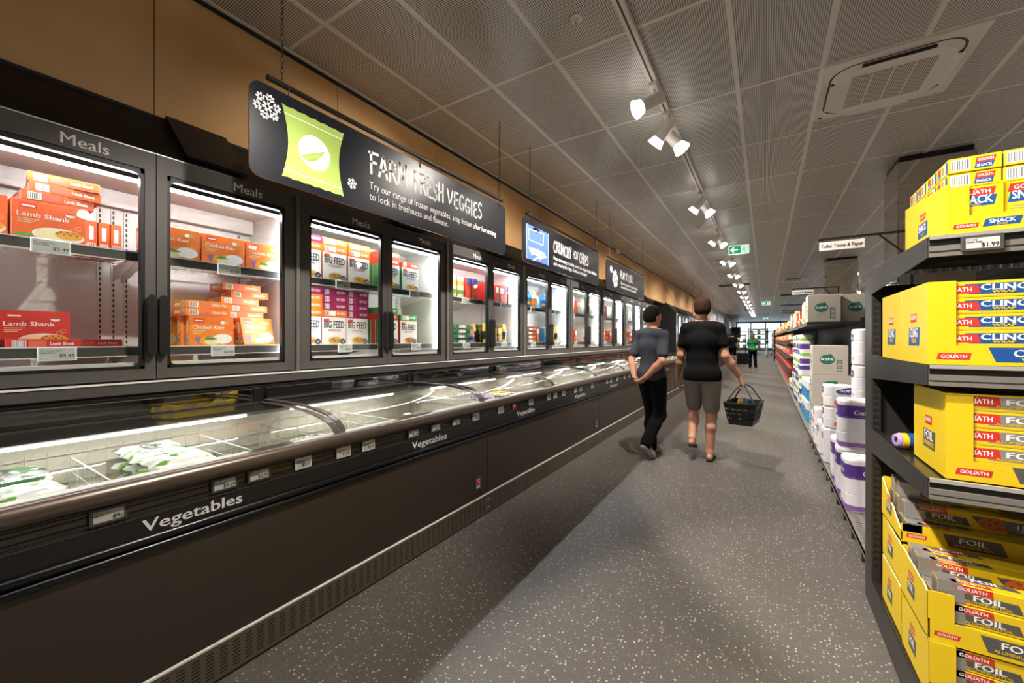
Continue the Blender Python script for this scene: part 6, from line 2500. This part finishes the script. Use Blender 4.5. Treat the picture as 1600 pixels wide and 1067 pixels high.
# ------------------------------------------------------------------ goods in the upright freezers
mat('meal_orange', '#e8622a', 0.42)
mat('kiev_orange', '#ee7a2c', 0.42)
mat('meal_red', '#c8322a', 0.42)
mat('feed_orange', '#ef7d22', 0.42)
mat('feed_magenta', '#9c1d55', 0.42)
mat('feed_green', '#3f9a4c', 0.42)
mat('feed_red', '#d8482c', 0.42)
mat('box_white', '#f4f1ec', 0.42)
mat('feed_ink', '#3b3638', 0.45)
mat('mash', '#f0dfb0', 0.5)
mat('curry', '#e4a02c', 0.5)
mat('crumb', '#d9a15e', 0.5)
mat('meat', '#8a5030', 0.5)
mat('dark_pack', '#2a2624', 0.4)

RL = PI / 2                     # fronts turned to the aisle


def lying(b, w, d, m_band, m_txt, txt, seed):
    """print on the long narrow bottom edge, which faces out when a box lies flat"""
    F = (V((-w / 2, d, 0)), V((1, 0, 0)), V((0, -1, 0)))
    G = (V((-w / 2, 0, 0.0)), V((1, 0, 0)), V((0, 1, 0)))
    b.ink_bars(F, w * .08, d * .14, w * .26, d * .86, 'bar_grey', seed, 7, 'box_white')
    b.ink_rect(F, w * .29, d * .16, w * .52, d * .84, m_band)
    b.ink_text(F, txt, w * .57, d * .36, d * .5, m_txt, width=w * .34, bold=0.03)
    E = SIDE_L(-w / 2, d, 0)


def meal(name, col, title, seed):
    w, d, h = 0.238, 0.046, 0.186
    b = MB()
    b.rbox(-w / 2, w / 2, 0, d, 0, h, col, 0.0015)
    F = FRONT(-w / 2, 0, 0)
    b.ink_skew(F, w * .10, h * .80, w * .33, h * .93, 'red_tab', .1)
    b.ink_rect(F, w * .13, h * .835, w * .30, h * .875, 'box_white', 0.0008)
    b.ink_text(F, title, w * .07, h * .585, h * .17, 'box_white', width=w * .70, bold=0.012)
    for i in range(3):
        b.ink_rect(F, w * .08, h * (.52 - .045 * i), w * (.36 - .05 * i), h * (.535 - .045 * i), 'mash')
    # bowl of food along the bottom
    if 'Lamb' in title:
        b.ink_skew(F, w * .04, h * .10, w * .28, h * .17, 'feed_green', .2, .0003)
        b.ink_disc(F, w * .62, h * .20, w * .36, h * .19, 'box_white', 26, 0.0005)
        b.ink_disc(F, w * .48, h * .22, w * .18, h * .14, 'mash', 18, 0.0008)
        b.ink_disc(F, w * .76, h * .24, w * .20, h * .12, 'curry', 18, 0.0010)
        for i in range(7):
            b.ink_disc(F, w * (.60 + .045 * i), h * (.26 + .05 * (i % 2)), w * .022, h * .03, ('food_green', 'meat', 'food_orange')[i % 3], 8, 0.0013 + i * .0001)
        b.ink_disc(F, w * .78, h * .78, w * .07, h * .06, 'box_white', 14)
        b.ink_disc(F, w * .78, h * .81, w * .07, h * .025, 'meat', 14, .0008)
    else:
        b.ink(F, [(w * .10, h * .30), (w * .26, h * .34), (w * .20, h * .08)], 'purple_light', .0003)
        b.ink_disc(F, w * .58, h * .20, w * .34, h * .18, 'curry', 26, 0.0005)
        b.ink_disc(F, w * .74, h * .26, w * .22, h * .17, 'box_white', 20, 0.0010)
        b.ink_disc(F, w * .50, h * .16, w * .17, h * .10, 'mash', 16, 0.0008)
        for i in range(6):
            b.ink_stroke(F, [(w * (.34 + .03 * i), h * .24), (w * (.42 + .035 * i), h * (.36 - .02 * i))], 0.005, 'food_green', 0.0013 + i * .0001)
        b.ink_disc(F, w * .78, h * .80, w * .12, h * .07, 'crumb', 16)
        b.ink_disc(F, w * .74, h * .81, w * .05, h * .05, 'box_white', 12, .0008)
    for q_ in (.90, .84):
        b.ink_stroke(F, [(w * q_ + .012 * math.cos(t), h * .46 - (.9 - q_) * h + .010 * math.sin(t)) for t in [i * PI / 5 for i in range(11)]], 0.0012, 'mash')
    lying(b, w, d, 'pk_redlight', 'box_white', title, seed)
    for s_, G in ((-1, SIDE_L(-w / 2, d, 0)),):
        b.ink_bars(G, 0.006, h * .1, d - 0.006, h * .35, 'bar_grey', seed, 4, 'box_white')
        b.ink_rect(G, 0.014, h * .45, d - 0.014, h * .85, 'box_white')
    return Stock('meal_box', 'box', b)


def feed(colr, txt, pic, seed):
    w, d, h = 0.212, 0.055, 0.222
    b = MB()
    b.rbox(-w / 2, w / 2, 0, d, 0, h, colr, 0.0012)
    F = FRONT(-w / 2, 0, 0)
    b.ink_rect(F, 0.0015, 0.0015, w - 0.0015, h - 0.0015, 'box_white', 0.0003)
    b.ink_skew(F, w * .06, h * .83, w * .30, h * .94, 'feed_red', .1, .0006)
    # arched title built from two sizes of capitals
    b.ink_text(F, 'BIG FEED', w * .5, h * .615, h * .36, 'feed_ink', align='c', width=w * .84, bold=0.03)
    b.ink_text(F, txt, w * .5, h * .50, h * .10, colr, align='c', width=w * .52, bold=0.03)
    b.ink_disc(F, w * .55, h * .16, w * .34, h * .155, 'mash', 22, 0.0005)
    b.ink_disc(F, w * .55, h * .17, w * .28, h * .12, pic, 20, 0.0008)
    for i in range(5):
        b.ink_disc(F, w * (.40 + .07 * i), h * (.15 + .05 * (i % 2)), w * .045, h * .035, ('crumb', 'food_green', 'meat')[i % 3], 9, 0.0011 + i * .0001)
    b.ink_disc(F, w * .86, h * .13, w * .11, h * .105, 'feed_ink', 16, 0.0016)
    b.ink_text(F, '50', w * .86, h * .095, h * .10, 'box_white', align='c', width=w * .11, lift=0.002, bold=.03)
    lying(b, w, d, 'box_white' if seed % 2 else colr, 'box_white', 'BIG FEED', seed)
    return Stock('meal_box', 'box', b)


LAMB = meal('lamb', 'meal_orange', 'Lamb Shank', 3)
LAMBR = meal('lamb', 'meal_red', 'Lamb Shank', 4)
KIEV = meal('kiev', 'kiev_orange', 'Chicken Kiev', 5)
FEO = feed('feed_orange', 'CHICKEN KIEV', 'curry', 5)
FEM = feed('feed_magenta', 'BANGERS & MASH', 'crumb', 6)
FEG = feed('feed_green', 'COTTAGE PIE', 'curry', 7)
FER = feed('feed_red', 'BEEF PASTA', 'food_orange', 8)
DIMS = {LAMB: (.238, .046, .186), LAMBR: (.238, .046, .186), KIEV: (.238, .046, .186), FEO: (.212, .055, .222), FEM: (.212, .055, .222), FEG: (.212, .055, .222), FER: (.212, .055, .222)}


def stand(st, y, x, z, label, group, turn=0.0, tilt=0.0):
    """box upright, front face at x, centred on y"""
    st.put((x, y, z), 0, label, group, rot=(tilt, 0, RL + turn))


def flat(st, y, x, z, label, group, turn=0.0):
    """box lying flat, its narrow edge to the aisle, bottom at z"""
    st.put((x, y, z + DIMS[st][1] + .0005), 0, label, group, rot=(-PI / 2, 0, RL + turn))


U, Lw = SH_Z[1] + .001, SH_Z[0] + .001
XF = -2.905
G1 = 'orange boxed meals in the nearest freezer'
# first door: lamb shank
stand(LAMB, .447, XF, U, 'orange lamb shank box standing on the first upper shelf, bowl picture', G1)
stand(LAMB, .20, XF, U, 'orange lamb shank box cut by the left edge of the picture', G1)
for i in range(4):
    stand(LAMB, .447, XF - .05 * (i + 1), U, 'orange lamb shank box hidden behind the front one, %s back' % ORD[i], G1)
    stand(LAMB, .20, XF - .05 * (i + 1), U, 'orange lamb shank box behind the leftmost one, %s back' % ORD[i], G1)
for i, (dy, tn) in enumerate(((.03, .02), (.055, -.03), (.05, -.10))):
    flat(LAMB, .447 + dy, XF - .002, U + .187 + i * .047, 'flat orange box on the lamb shank boxes, %s of three layers' % ORD[i], G1, tn)
for i in range(4):
    flat(LAMB, .175, XF - .004, U + .187 + i * .047, 'flat orange box at the left picture edge, %s layer up' % ORD[i], G1, .02)
for i in range(3):
    stand(LAMB, .655 + .05 * i, -3.25, U, 'box turned spine out deep in the first upper shelf, %s from left' % ORD[i], G1, PI / 2)
stand(LAMBR, .43, XF - .20, Lw + .003, 'red lamb shank box leaning on the first lower shelf', G1, 0, -.05)
flat(LAMBR, .43, XF, Lw, 'flat red box lying in front of the leaning lamb shank box', G1, .02)
for i in range(3):
    flat(LAMBR, .178, XF - .002, Lw + i * .047, 'flat dark red box at the lower left edge, %s layer' % ORD[i], G1, .03 * (i - 1))
stand(LAMBR, .17, XF - .02, Lw + .142, 'dark red box standing on the flat ones at the left edge', G1, .05)
flat(LAMBR, .655, -3.20, Lw, 'flat red box further back on the first lower shelf', G1, -.05)
# second door: chicken kiev
G2 = 'chicken boxes behind the second door'
for i, y in enumerate((.93, 1.18, 1.428)):
    for k in range(4):
        stand(KIEV, y, XF - .05 * k, U, 'orange chicken box on the second upper shelf, %s from left%s' % (ORD[i], '' if k == 0 else ', %s behind' % ORD[k - 1]), G2, (0, 0, -.05)[i])
for i in range(2):
    flat(FEO, 1.40, -3.12, U + i * .057, 'flat orange box at the back right of the second upper shelf, %s layer' % ORD[i], G2)
flat(FEM, 1.43, -3.14, U + .116, 'flat magenta box at the back right of the second upper shelf', G2)
stand(KIEV, 1.115, XF, Lw, 'orange chicken box standing in the middle of the second lower shelf', G2)
stand(KIEV, 1.09, XF - .05, Lw, 'chicken box directly behind the middle lower one', G2)
stand(KIEV, .915, -3.02, Lw, 'chicken box leaning at the left of the second lower shelf', G2, .75)
stand(KIEV, 1.36, XF - .17, Lw, 'turned chicken box right of the middle one, second lower shelf', G2, -.1)
stand(KIEV, 1.418, XF - .045, Lw + .0115, 'tilted chicken box at the right of the second lower shelf', G2, .25, -.22)
for i in range(2):
    flat(KIEV, 1.10, XF - .004, Lw + .187 + i * .047, 'flat chicken box on the middle lower one, %s layer' % ORD[i], G2, .02)
for i in range(5):
    flat(KIEV, 1.36 + (.0, .02, -.03, .03, -.02)[i], XF - .125, Lw + .187 + i * .047, 'flat chicken box in the tall right stack, %s from its bottom' % ORD[i], G2, (.03, -.05, .06, -.03, .02)[i])
for i in range(3):
    flat(FEO, 1.455, -3.17, Lw + i * .057, 'flat orange box deep in the right of the second lower shelf, %s layer' % ORD[i], G2)
# third door: big white boxes with magenta and orange stacks
G3 = 'white boxed meals behind the third door'
for i, (st, y) in enumerate(((FEM, 1.735), (FEO, 1.955), (FEO, 2.180))):
    for k in range(3):
        stand(st, y, XF - .06 * k, U, 'white boxed meal on the third upper shelf, %s from left%s' % (ORD[i], '' if k == 0 else ', %s behind' % ORD[k - 1]), G3)
    for l in range(2):
        s2 = FEM if (i == 0 and l == 1) else FEO
        flat(s2, y + .01, XF - .004, U + .2235 + l * .0565, 'flat %s box over the third upper shelf, %s column, %s layer' % ('magenta' if s2 is FEM else 'orange', ORD[i], ORD[l]), G3, .02 * (i - 1))
for i, (st, y) in enumerate(((FEM, 1.735), (FEM, 1.950), (FEO, 2.165), (FEO, 2.235))):
    if i == 3:
        stand(st, y, XF - .125, Lw, 'white boxed meal tucked in at the right of the third lower shelf', G3)
        continue
    stand(st, y, XF, Lw, 'white boxed meal on the third lower shelf, %s from left' % ORD[i], G3)
    stand(st, y, XF - .06, Lw, 'white boxed meal on the third lower shelf, behind %s from left' % ORD[i], G3)
    for l in range(4):
        s2 = (FEO, FEO, FEO, FEM) if i == 0 else (FEO, FEM, FEM, FEM) if i == 1 else (FEM, FEM, FEM, FEM)
        flat(s2[l], y + .012, XF - .006, Lw + .2235 + l * .0565, 'flat %s box above the third lower shelf, %s column, %s layer' % ('magenta' if s2[l] is FEM else 'orange', ORD[i], ORD[l]), G3, .015 * (l % 3 - 1))
# fourth door
G4 = 'white boxed meals behind the fourth door'
for z, nm, ys in ((U, 'upper', (2.52, 2.76)), (Lw, 'lower', (2.50, 2.74))):
    for i, y in enumerate(ys):
        for k in range(3):
            stand((FEG, FER)[(i + k) % 2] if z == Lw else FEG, y, XF - .06 * k, z, 'white boxed meal on the fourth %s shelf, %s%s' % (nm, ('left', 'right')[i], '' if k == 0 else ', %s behind' % ORD[k - 1]), G4, .0)
        for l in range(2):
            if i == 1 and l == 1:
                continue
            s2 = FER if (i + l) % 2 == 0 or z == U else FEG
            flat(s2, y + .01, XF - .01, z + .2235 + l * .0565, 'flat %s box atop the fourth %s shelf, %s, %s layer' % ('red' if s2 is FER else 'green', nm, ('left', 'right')[i], ORD[l]), G4, .03)

# later doors: bags and boxes, simpler the further they are
mat('pk_green_dark', '#2f6b35', 0.45)
mat('pk_lime_pale', '#c9d8a0', 0.45)
mat('pk_steel', '#b9c3cc', 0.4)
mat('pk_black', '#26231f', 0.4)
FARK = {
    'green and white bag': ('bag', slab(['pk_green', 'pk_white', 'pk_lime_pale', 'pk_white', 'pk_green'], .16, .24, .07)),
    'pale green bag': ('bag', slab(['pk_lime_pale', 'pk_green', 'pk_lime_pale', 'pk_orange', 'pk_lime_pale'], .17, .25, .07)),
    'red box': ('box', carton_box(.13, .20, .24, 'pk_red', [(.1, .55, .9, .85, 'pk_white')], 'curry', False)),
    'red and blue box': ('box', carton_box(.13, .20, .25, 'pk_red', [(0, .7, 1, 1, 'pk_blue')], 'food_orange')),
    'deep red box': ('box', carton_box(.14, .18, .23, 'meal_red', [(.2, .6, .8, .9, 'mash')], 'meat')),
    'green edged box': ('flat', carton_box(.22, .20, .046, 'pk_green_dark', [(.05, .2, .6, .8, 'pk_white')], None, True)),
    'purple bag': ('bag', slab(['pk_lilac', 'purple', 'pk_lilac', 'curry', 'purple'], .16, .20, .08)),
    'yellow and black bag': ('bag', slab(['pk_yellow', 'pk_black', 'pk_black', 'pk_yellow', 'pk_yellow'], .17, .25, .09)),
    'black box': ('box', carton_box(.17, .2, .24, 'pk_black', [(.15, .5, .85, .8, 'pk_yellow')], 'curry')),
    'orange pack': ('bag', slab(['pk_orange', 'curry', 'pk_orange', 'pk_white', 'pk_orange'], .18, .25, .09)),
    'blue pack': ('bag', slab(['pk_blue', 'curry', 'pk_blue', 'sky_blue', 'pk_blue'], .17, .25, .09)),
    'brown box': ('flat', carton_box(.24, .22, .055, 'pk_brown', [(.1, .2, .5, .8, 'pk_white'), (.55, .2, .9, .8, 'pk_redlight')])),
    'white box': ('box', carton_box(.17, .2, .25, 'box_white', [(.1, .1, .9, .4, 'pk_red')])),
    'white and green pack': ('bag', slab(['pk_white', 'pk_white', 'pk_lime_pale', 'pk_white', 'pk_green'], .18, .30, .10)),
    'sky blue box': ('box', carton_box(.16, .2, .22, 'sky_blue', [(.1, .5, .9, .85, 'pk_white')])),
}
FS = {k: Stock('frozen_bag' if t == 'bag' else 'frozen_box', 'pack', m) for k, (t, m) in FARK.items()}
FH = {k: (.24 if t != 'flat' else .056) for k, (t, m) in FARK.items()}
WID = {k: max(v.co.x for v in st.me.vertices) - min(v.co.x for v in st.me.vertices) for k, st in FS.items()}
FILLN = {(5, 'lower'): 4, (8, 'upper'): 2, (12, 'upper'): 2, (10, 'lower'): 3, (13, 'lower'): 3}
DOORS = {
    5: (['green and white bag', 'pale green bag', 'pale green bag', 'red and blue box', 'red and blue box'], ['green edged box', 'green edged box', 'purple bag', 'purple bag']),
    6: (['red box', 'deep red box', 'deep red box', 'red box', 'red and blue box'], ['yellow and black bag', 'black box', 'black box', 'yellow and black bag']),
    7: (['orange pack', 'orange pack', 'blue pack', 'orange pack'], ['brown box', 'brown box', 'red box']),
    8: (['blue pack', 'sky blue box'], ['sky blue box', 'green and white bag', 'blue pack', 'yellow and black bag']),
    9: (['white and green pack', 'white and green pack', 'white and green pack', 'red box'], ['red box', 'white box', 'orange pack', 'red box']),
    10: (['white and green pack', 'white box', 'white and green pack'], ['white box', 'white box', 'orange pack']),
    11: (['red box', 'red and blue box', 'red box'], ['purple bag', 'deep red box', 'red box', 'orange pack']),
    12: (['white box', 'white and green pack'], ['red box', 'red box', 'white box']),
    13: (['white and green pack', 'sky blue box', 'pale green bag'], ['green and white bag', 'red box', 'pale green bag']),
    14: (['white and green pack', 'white box', 'red box'], ['red box', 'deep red box', 'green and white bag']),
    15: (['sky blue box', 'white box', 'blue pack'], ['red box', 'orange pack', 'red box']),
    16: (['white box', 'sky blue box'], ['pale green bag', 'red box']),
}
rr = random.Random(5)
for dn, (up, lo_) in DOORS.items():
    y0 = UY0 + (dn - 1) * 0.78 + (.085 if dn % 2 else .06)
    for z, kinds, nm in ((U, up, 'upper'), (Lw, lo_, 'lower')):
        kinds = (kinds * 3)[:FILLN.get((dn, nm), 9)]
        y = y0 + .012
        yend = UY0 + dn * .78 - .075
        for i, k in enumerate(kinds):
            st = FS[k]
            isflat = FARK[k][0] == 'flat'
            sx_ = 1.0 if isflat else .70
            wd = WID[k] * sx_ + .010
            if y + wd > yend:
                continue
            reps = (4 if isflat else 1)
            for l in range(reps):
                for bk in range(1 if dn > 8 else 2):
                    lab = '%s behind the %s freezer door, %s shelf, %s from left' % (k, ORD[dn - 1], nm, ORD[i])
                    if isflat:
                        lab += ', layer %s' % ORD[l]
                    if bk:
                        lab = lab.replace(' freezer door', ' door') + ', rear row'
                    st.put((XF - .21 * bk - rr.uniform(0, .015), y + wd / 2, z + l * .057), RL + rr.uniform(-.02, .02), lab, 'packs behind the %s freezer door' % ORD[dn - 1], scale=(sx_, .85, 1.0))
            y += wd + (.0 if dn < 8 else .01)
# plain goods of the far run, a row in each unit
for i in range(6):
    for z, k in ((1.201, ('red box', 'white box', 'orange pack')[i % 3]), (1.816, ('white and green pack', 'sky blue box', 'white box')[i % 3])):
        for j in range(4):
            FS[k].put((-2.93, R2Y + .06 + i * 1.56 + .25 + j * .34, z), RL, '%s in far freezer %s, %s shelf, %s along' % (k, ORD[i], 'top' if z > 1.5 else 'bottom', ORD[j]), 'packs in the far freezers')

# ------------------------------------------------------------------ goods in the chest freezers
mat('bag_white', '#efeee8', 0.30)
mat('bag_leaf', '#6fa43a', 0.35)
mat('bag_leaf_dark', '#3c7038', 0.35)
mat('bag_label', '#2e2a27', 0.4)
mat('bag_yellow', '#d9c24a', 0.35)
mat('bag_purple', '#6d4f8e', 0.35)
mat('bag_brown', '#8d6a48', 0.35)


def pillow(w, l, t, pal, seed, word=None):
    """soft crinkled bag lying flat, printed in patches"""
    rr = random.Random(seed)
    b = MB()
    nx, ny = 16, 12
    ph = [rr.uniform(0, 6.3) for _ in range(12)]
    def bump(u, v):
        return (math.sin(u * 17 + ph[0]) * math.sin(v * 13 + ph[1]) * .35 + math.sin(u * 31 + v * 9 + ph[2]) * .22 + math.sin(v * 29 - u * 11 + ph[3]) * .2)
    def pt(i, j, s_):
        u, v = i / nx, j / ny
        e = min(u, 1 - u, v, 1 - v)
        prof = min(1, e * 4.2) ** .5
        wob = .5 * (1 + .25 * bump(u, v))
        z = t / 2 + s_ * t / 2 * prof * (wob * 2 if s_ > 0 else 1) * .9
        z += .010 * math.sin(u * 5 + ph[6]) * (1 if s_ > 0 or e > 0 else 1) * (1 - prof)
        return ((u - .5) * w + .006 * math.sin(v * 21 + ph[4]), (v - .5) * l + .006 * math.sin(u * 23 + ph[5]), max(z, .001))
    for s_ in (1, -1):
        vs_ = [pt(i, j, s_) for j in range(ny + 1) for i in range(nx + 1)]
        groups = {}
        for j in range(ny):
            for i in range(nx):
                u, v = (i + .5) / nx, (j + .5) / ny
                n_ = math.sin(u * 9 + ph[7]) * math.sin(v * 8 + ph[8]) + .5 * math.sin(u * 19 + ph[9]) * math.sin(v * 17 + ph[10])
                m = pal[0] if n_ < .25 else pal[1] if n_ < .62 else pal[2]
                if word and .25 < u < .75 and .45 < v < .68:
                    m = 'bag_label'
                a = j * (nx + 1) + i
                f = (a, a + 1, a + nx + 2, a + nx + 1)
                groups.setdefault(m, []).append(f if s_ > 0 else f[::-1])
        for m, fs in groups.items():
            b.add(vs_, fs, m, True)
    if word:
        b.ink_text((V((-w * .22, -l * .0, t * .93)), V((1, 0, 0)), V((0, 1, 0.0))), word, 0, 0, .04, 'ink_white', width=w * .44, bold=.03)
    return Stock('frozen_vegetable_bag', 'bag', b)


VB = [pillow(.30, .22, .055, ('bag_white', 'bag_leaf_dark', 'bag_leaf'), 1, 'SPINACH'), pillow(.28, .22, .06, ('bag_white', 'bag_white', 'bag_leaf'), 2),
      pillow(.30, .21, .055, ('bag_white', 'bag_leaf', 'bag_white'), 3), pillow(.28, .22, .05, ('bag_leaf_dark', 'bag_white', 'bag_label'), 4, 'SNOW PEAS')]
PB = [pillow(.26, .20, .055, ('bag_white', 'bag_purple', 'bag_yellow'), 5), pillow(.26, .20, .055, ('bag_yellow', 'bag_white', 'bag_brown'), 6), pillow(.26, .20, .05, ('bag_purple', 'bag_white', 'bag_brown'), 7)]
rr = random.Random(11)
WELL = 0.551
def load(y0, y1, layers, kinds, where, group, skip=0.0, zoff=0.0):
    n = 0
    ny_ = max(1, int((y1 - y0) / .238))
    for l in range(layers):
        for j in range(ny_):
            for c, x in enumerate((-2.12, -2.44)):
                if l == layers - 1 and rr.random() < skip:
                    continue
                st = rr.choice(kinds)
                y = y0 + (j + .5) * (y1 - y0) / ny_
                pos = '%s layer, %s place, %s side' % (('bottom', 'second', 'third', 'fourth', 'top')[l if l < layers - 1 else 4], ORD[j], ('near', 'far')[c])
                st.put((x + rr.uniform(-.012, .012), y + rr.uniform(-.008, .008), WELL + l * .0605 + zoff), rr.uniform(-.06, .06) + (PI if rr.random() < .4 else 0), 'frozen bag %s, %s' % (where, pos), group, rot=None)
load(.07, .45, 5, VB, 'left of first divider', 'vegetable bags in the near chest', .0)
load(.48, .93, 5, VB, 'between first two dividers', 'vegetable bags in the near chest', .1)
load(.96, 1.24, 4, VB, 'right of second divider', 'vegetable bags in the near chest', .2)
load(1.29, 1.76, 3, VB, 'under second lid', 'vegetable bags in the near chest', .3)
load(1.82, 2.46, 2, VB, 'at near chest end', 'vegetable bags in the near chest', .3)
load(2.60, 3.15, 3, PB + VB[1:3], 'under third lid', 'bags in the second chest', .1)
load(3.19, 3.76, 4, PB, 'in the colourful heap', 'bags in the second chest', .1)
load(3.85, 4.95, 2, VB[1:3] + PB, 'at second chest end', 'bags in the second chest', .3)
load(5.1, 6.2, 2, PB, 'under fifth lid', 'bags in the far chests', .3)
load(6.4, 7.4, 3, PB, 'under sixth lid', 'bags in the far chests', .3)
# wire dividers hooked across the wells
b = MB()
for z in (.0, .07, .14, .21, .275):
    b.cyl((-.33, 0, z), (.33, 0, z), .0028 if z < .27 else .004, 'wire_white', 5)
for i in range(14):
    x = -.325 + .05 * i
    b.cyl((x, 0, 0), (x, 0, .275), .0022, 'wire_white', 5, caps=False)
S_div = Stock('wire_divider', 'divider', b)
for i, y in enumerate((.462, .945, 1.265, 1.795, 2.50, 3.17, 3.79, 5.02, 6.29)):
    S_div.put((-2.285, y, WELL + .002), 0, 'white wire divider across the freezer well, %s from the camera' % ORD[i], 'white wire dividers')

# ------------------------------------------------------------------ price tags on freezers
mat('tag_red', '#c8382c', 0.45)
TAGS = {}
def tagstock(n1, n2, pr, dark, big):
    key = (pr, dark, big)
    if key not in TAGS:
        TAGS[key] = price_tag(n1, n2, pr, .128 if big else (.094 if dark else .080), .068 if big else .054, dark, .006)
    return TAGS[key]


RAILX = -1.8405
for i, (u, n2, pr, dark) in enumerate(((169, 'Spinach', '89c', True), (350, 'Broad Beans', '$3.29', True), (404, 'Snow Peas', '$2.79', True), (473, 'Mixed Veg', '$3.79', False), (536, 'Corn', '$2.08', False),
                                       (575, 'Broccoli', '$3.49', False), (645, 'Peas', '$2.39', True), (680, 'Carrots', '$2.19', True), (712, 'Stir Fry', '$2.99', True), (743, 'Beans', '$3.29', False),
                                       (782, 'Kale', '$3.49', False), (829, 'Stir Fry', '$2.99', False), (857, 'Peas', '$2.39', False), (867, 'Corn', '$2.08', False), (880, 'Beans', '$3.29', False),
                                       (899, 'Carrots', '$2.19', False), (907, 'Kale', '$3.49', False), (925, 'Wedges', '$2.99', False), (948, 'Chips', '$2.79', False), (954, 'Wedges', '$2.99', False), (964, 'Hash', '$3.79', False), (975, 'Chips', '$2.79', False), (983, 'Gems', '$3.49', False))):
    xc = (u - 800) / FPX
    y = (math.cos(YAW) + xc * math.sin(YAW)) / (-math.sin(YAW) + xc * math.cos(YAW)) * RAILX
    st = tagstock('Market Fare', n2, pr, dark, False)
    st.put((RAILX + .0005, y, .744), RL, '%s price tag on the chest rail, %s from the left' % ('dark framed' if dark else 'white', ORD[i]), 'price tags along the chest rail')
b = MB(); b.rbox(-.03, .03, -.004, 0, 0, .05, 'tag_red', .001); b.ink_rect(FRONT(-.03, -.004, 0), .008, .02, .052, .035, 'pk_white')
xc = (803 - 800) / FPX
Stock('price_tag', 'price tag', b).put((RAILX + .0005, (math.cos(YAW) + xc * math.sin(YAW)) / (-math.sin(YAW) + xc * math.cos(YAW)) * RAILX, .748), RL, 'small red ticket on the chest rail under the third lid')
for dn in range(1, 15):
    y0 = UY0 + (dn - 1) * .78
    for z, nm, dy in ((SH_Z[1], 'upper', .42 if dn != 2 else .39), (SH_Z[0], 'lower', .44 if dn != 2 else .355)):
        pr = {1: '$5.49', 2: '$5.49', 3: '$4.49', 4: '$4.49'}.get(dn, ('$5.99', '$3.49', '$7.99')[dn % 3])
        st = tagstock('Microwave Meal', ('Lamb Shank', 'Chicken Kiev', 'Boxed Meal')[min(dn, 3) - 1], pr, False, True)
        st.put((SHX + .0035, y0 + dy, z - .058), RL, 'white framed price tag on the %s shelf behind the %s door' % (nm, ORD[dn - 1]), 'price tags in the upright freezers')
# ------------------------------------------------------------------ racks and screens at the end of the aisle
def rack(x, y, w, h, label, col, kinds, n, glassy=False):
    root = thing('display_rack', label, 'rack', (x, y, 0), group='display racks at the aisle end')
    for sx in (-w / 2, w / 2 - .04):
        for sy in (0, .46):
            b = MB(); b.box(sx, sx + .04, sy, sy + .04, 0, h, col); b.build('post', root)
    zs = [.25 + i * (h - .35) / (n - 1) for i in range(n)]
    for z in zs:
        b = MB(); b.box(-w / 2, w / 2, .0, .5, z - .03, z, col); b.box(-w / 2, w / 2, -.01, .0, z - .05, z + .03, 'pk_steel' if glassy else col)
        b.build('shelf', root)
    rr = random.Random(int(x * 10 + y))
    for zi, z in enumerate(zs[:-1] if h > 1.5 else zs):
        m = int(w / .36)
        for i in range(m):
            if rr.random() < .12:
                continue
            k = kinds[(i + zi) % len(kinds)]
            BS[k].put((x - w / 2 + .2 + i * (w - .3) / max(1, m - 1), y + .06, z + .001), 0, '%s on %s, shelf %s, place %s' % (k, label.split(',')[0], ORD[zi], ORD[i]), 'goods on the end racks')


rack(-2.1, 33.0, 1.9, 1.75, 'dark rack of mixed goods, behind the distant man', 'frame_dark', ['green packet', 'cream packet', 'lilac box', 'brown carton'], 4)
rack(-.45, 36.0, 1.3, 2.25, 'tall open rack, behind the woman in green', 'frame_dark', ['green packet', 'green packet', 'cream box'], 6, True)
root = thing('wall_screen', 'dark rectangular screen hanging before the end windows', 'screen', (-3.0, 50.0, 1.55))
b = MB(); b.rbox(-.75, .75, -.04, .04, 0, 1.15, 'black', .02); b.build('screen_case', root)
b = MB(); b.box(-.70, .70, -.045, -.04, .05, 1.10, 'black_gloss'); b.build('display', root)
for x in (-.5, .5):
    b = MB(); b.cyl((x, 0, 1.15), (x, 0, CEIL - 1.551), .02, 'black', 8); b.build('drop_pole', root)
root = thing('floor_basket_stack', 'black baskets of orange produce on the floor by the distant man', 'baskets', (-1.05, 25.6, 0))
for i in range(2):
    b = MB(); b.x = Matrix.Translation((0, 0, i * .30))
    b.box(-.28, .28, -.2, .2, 0, .02, 'basket_black'); b.box(-.28, -.26, -.2, .2, 0, .28, 'basket_black'); b.box(.26, .28, -.2, .2, 0, .28, 'basket_black'); b.box(-.26, .26, -.2, -.18, 0, .24, 'basket_black'); b.box(-.26, .26, .18, .2, 0, .28, 'basket_black')
    b.build('crate', root)
rr = random.Random(4)
o_ = MB(); o_.lathe([(0, 0), (.05, .02), (.062, .06), (.05, .1), (0, .12)], (0, 0, 0), 'pk_orange', 12)
OS = Stock('orange', 'fruit', o_)
for i in range(6):
    OS.put((-1.05 - .17 + .17 * (i % 3), 25.6 - .09 + .17 * (i // 3), .32), 0, 'orange in the upper black basket near the distant man, %s' % ('row %s, place %s' % (ORD[i // 3], ORD[i % 3])), 'oranges in the floor baskets')
# neighbouring shelf run on the other side of the gondola, seen only over the top shelves
gondola2 = MB(); gondola2.box(4.6, 5.8, 3.0, 30.0, 0.0, 1.95, 'charcoal')
for z in (.4, .8, 1.2, 1.6):
    gondola2.box(4.58, 4.6, 3.0, 30.0, z, z + .05, 'rail_grey')
tag(gondola2.build('shelf_bay'), 'dark back of the shelves in the next aisle, behind the mirror column', 'shelving')
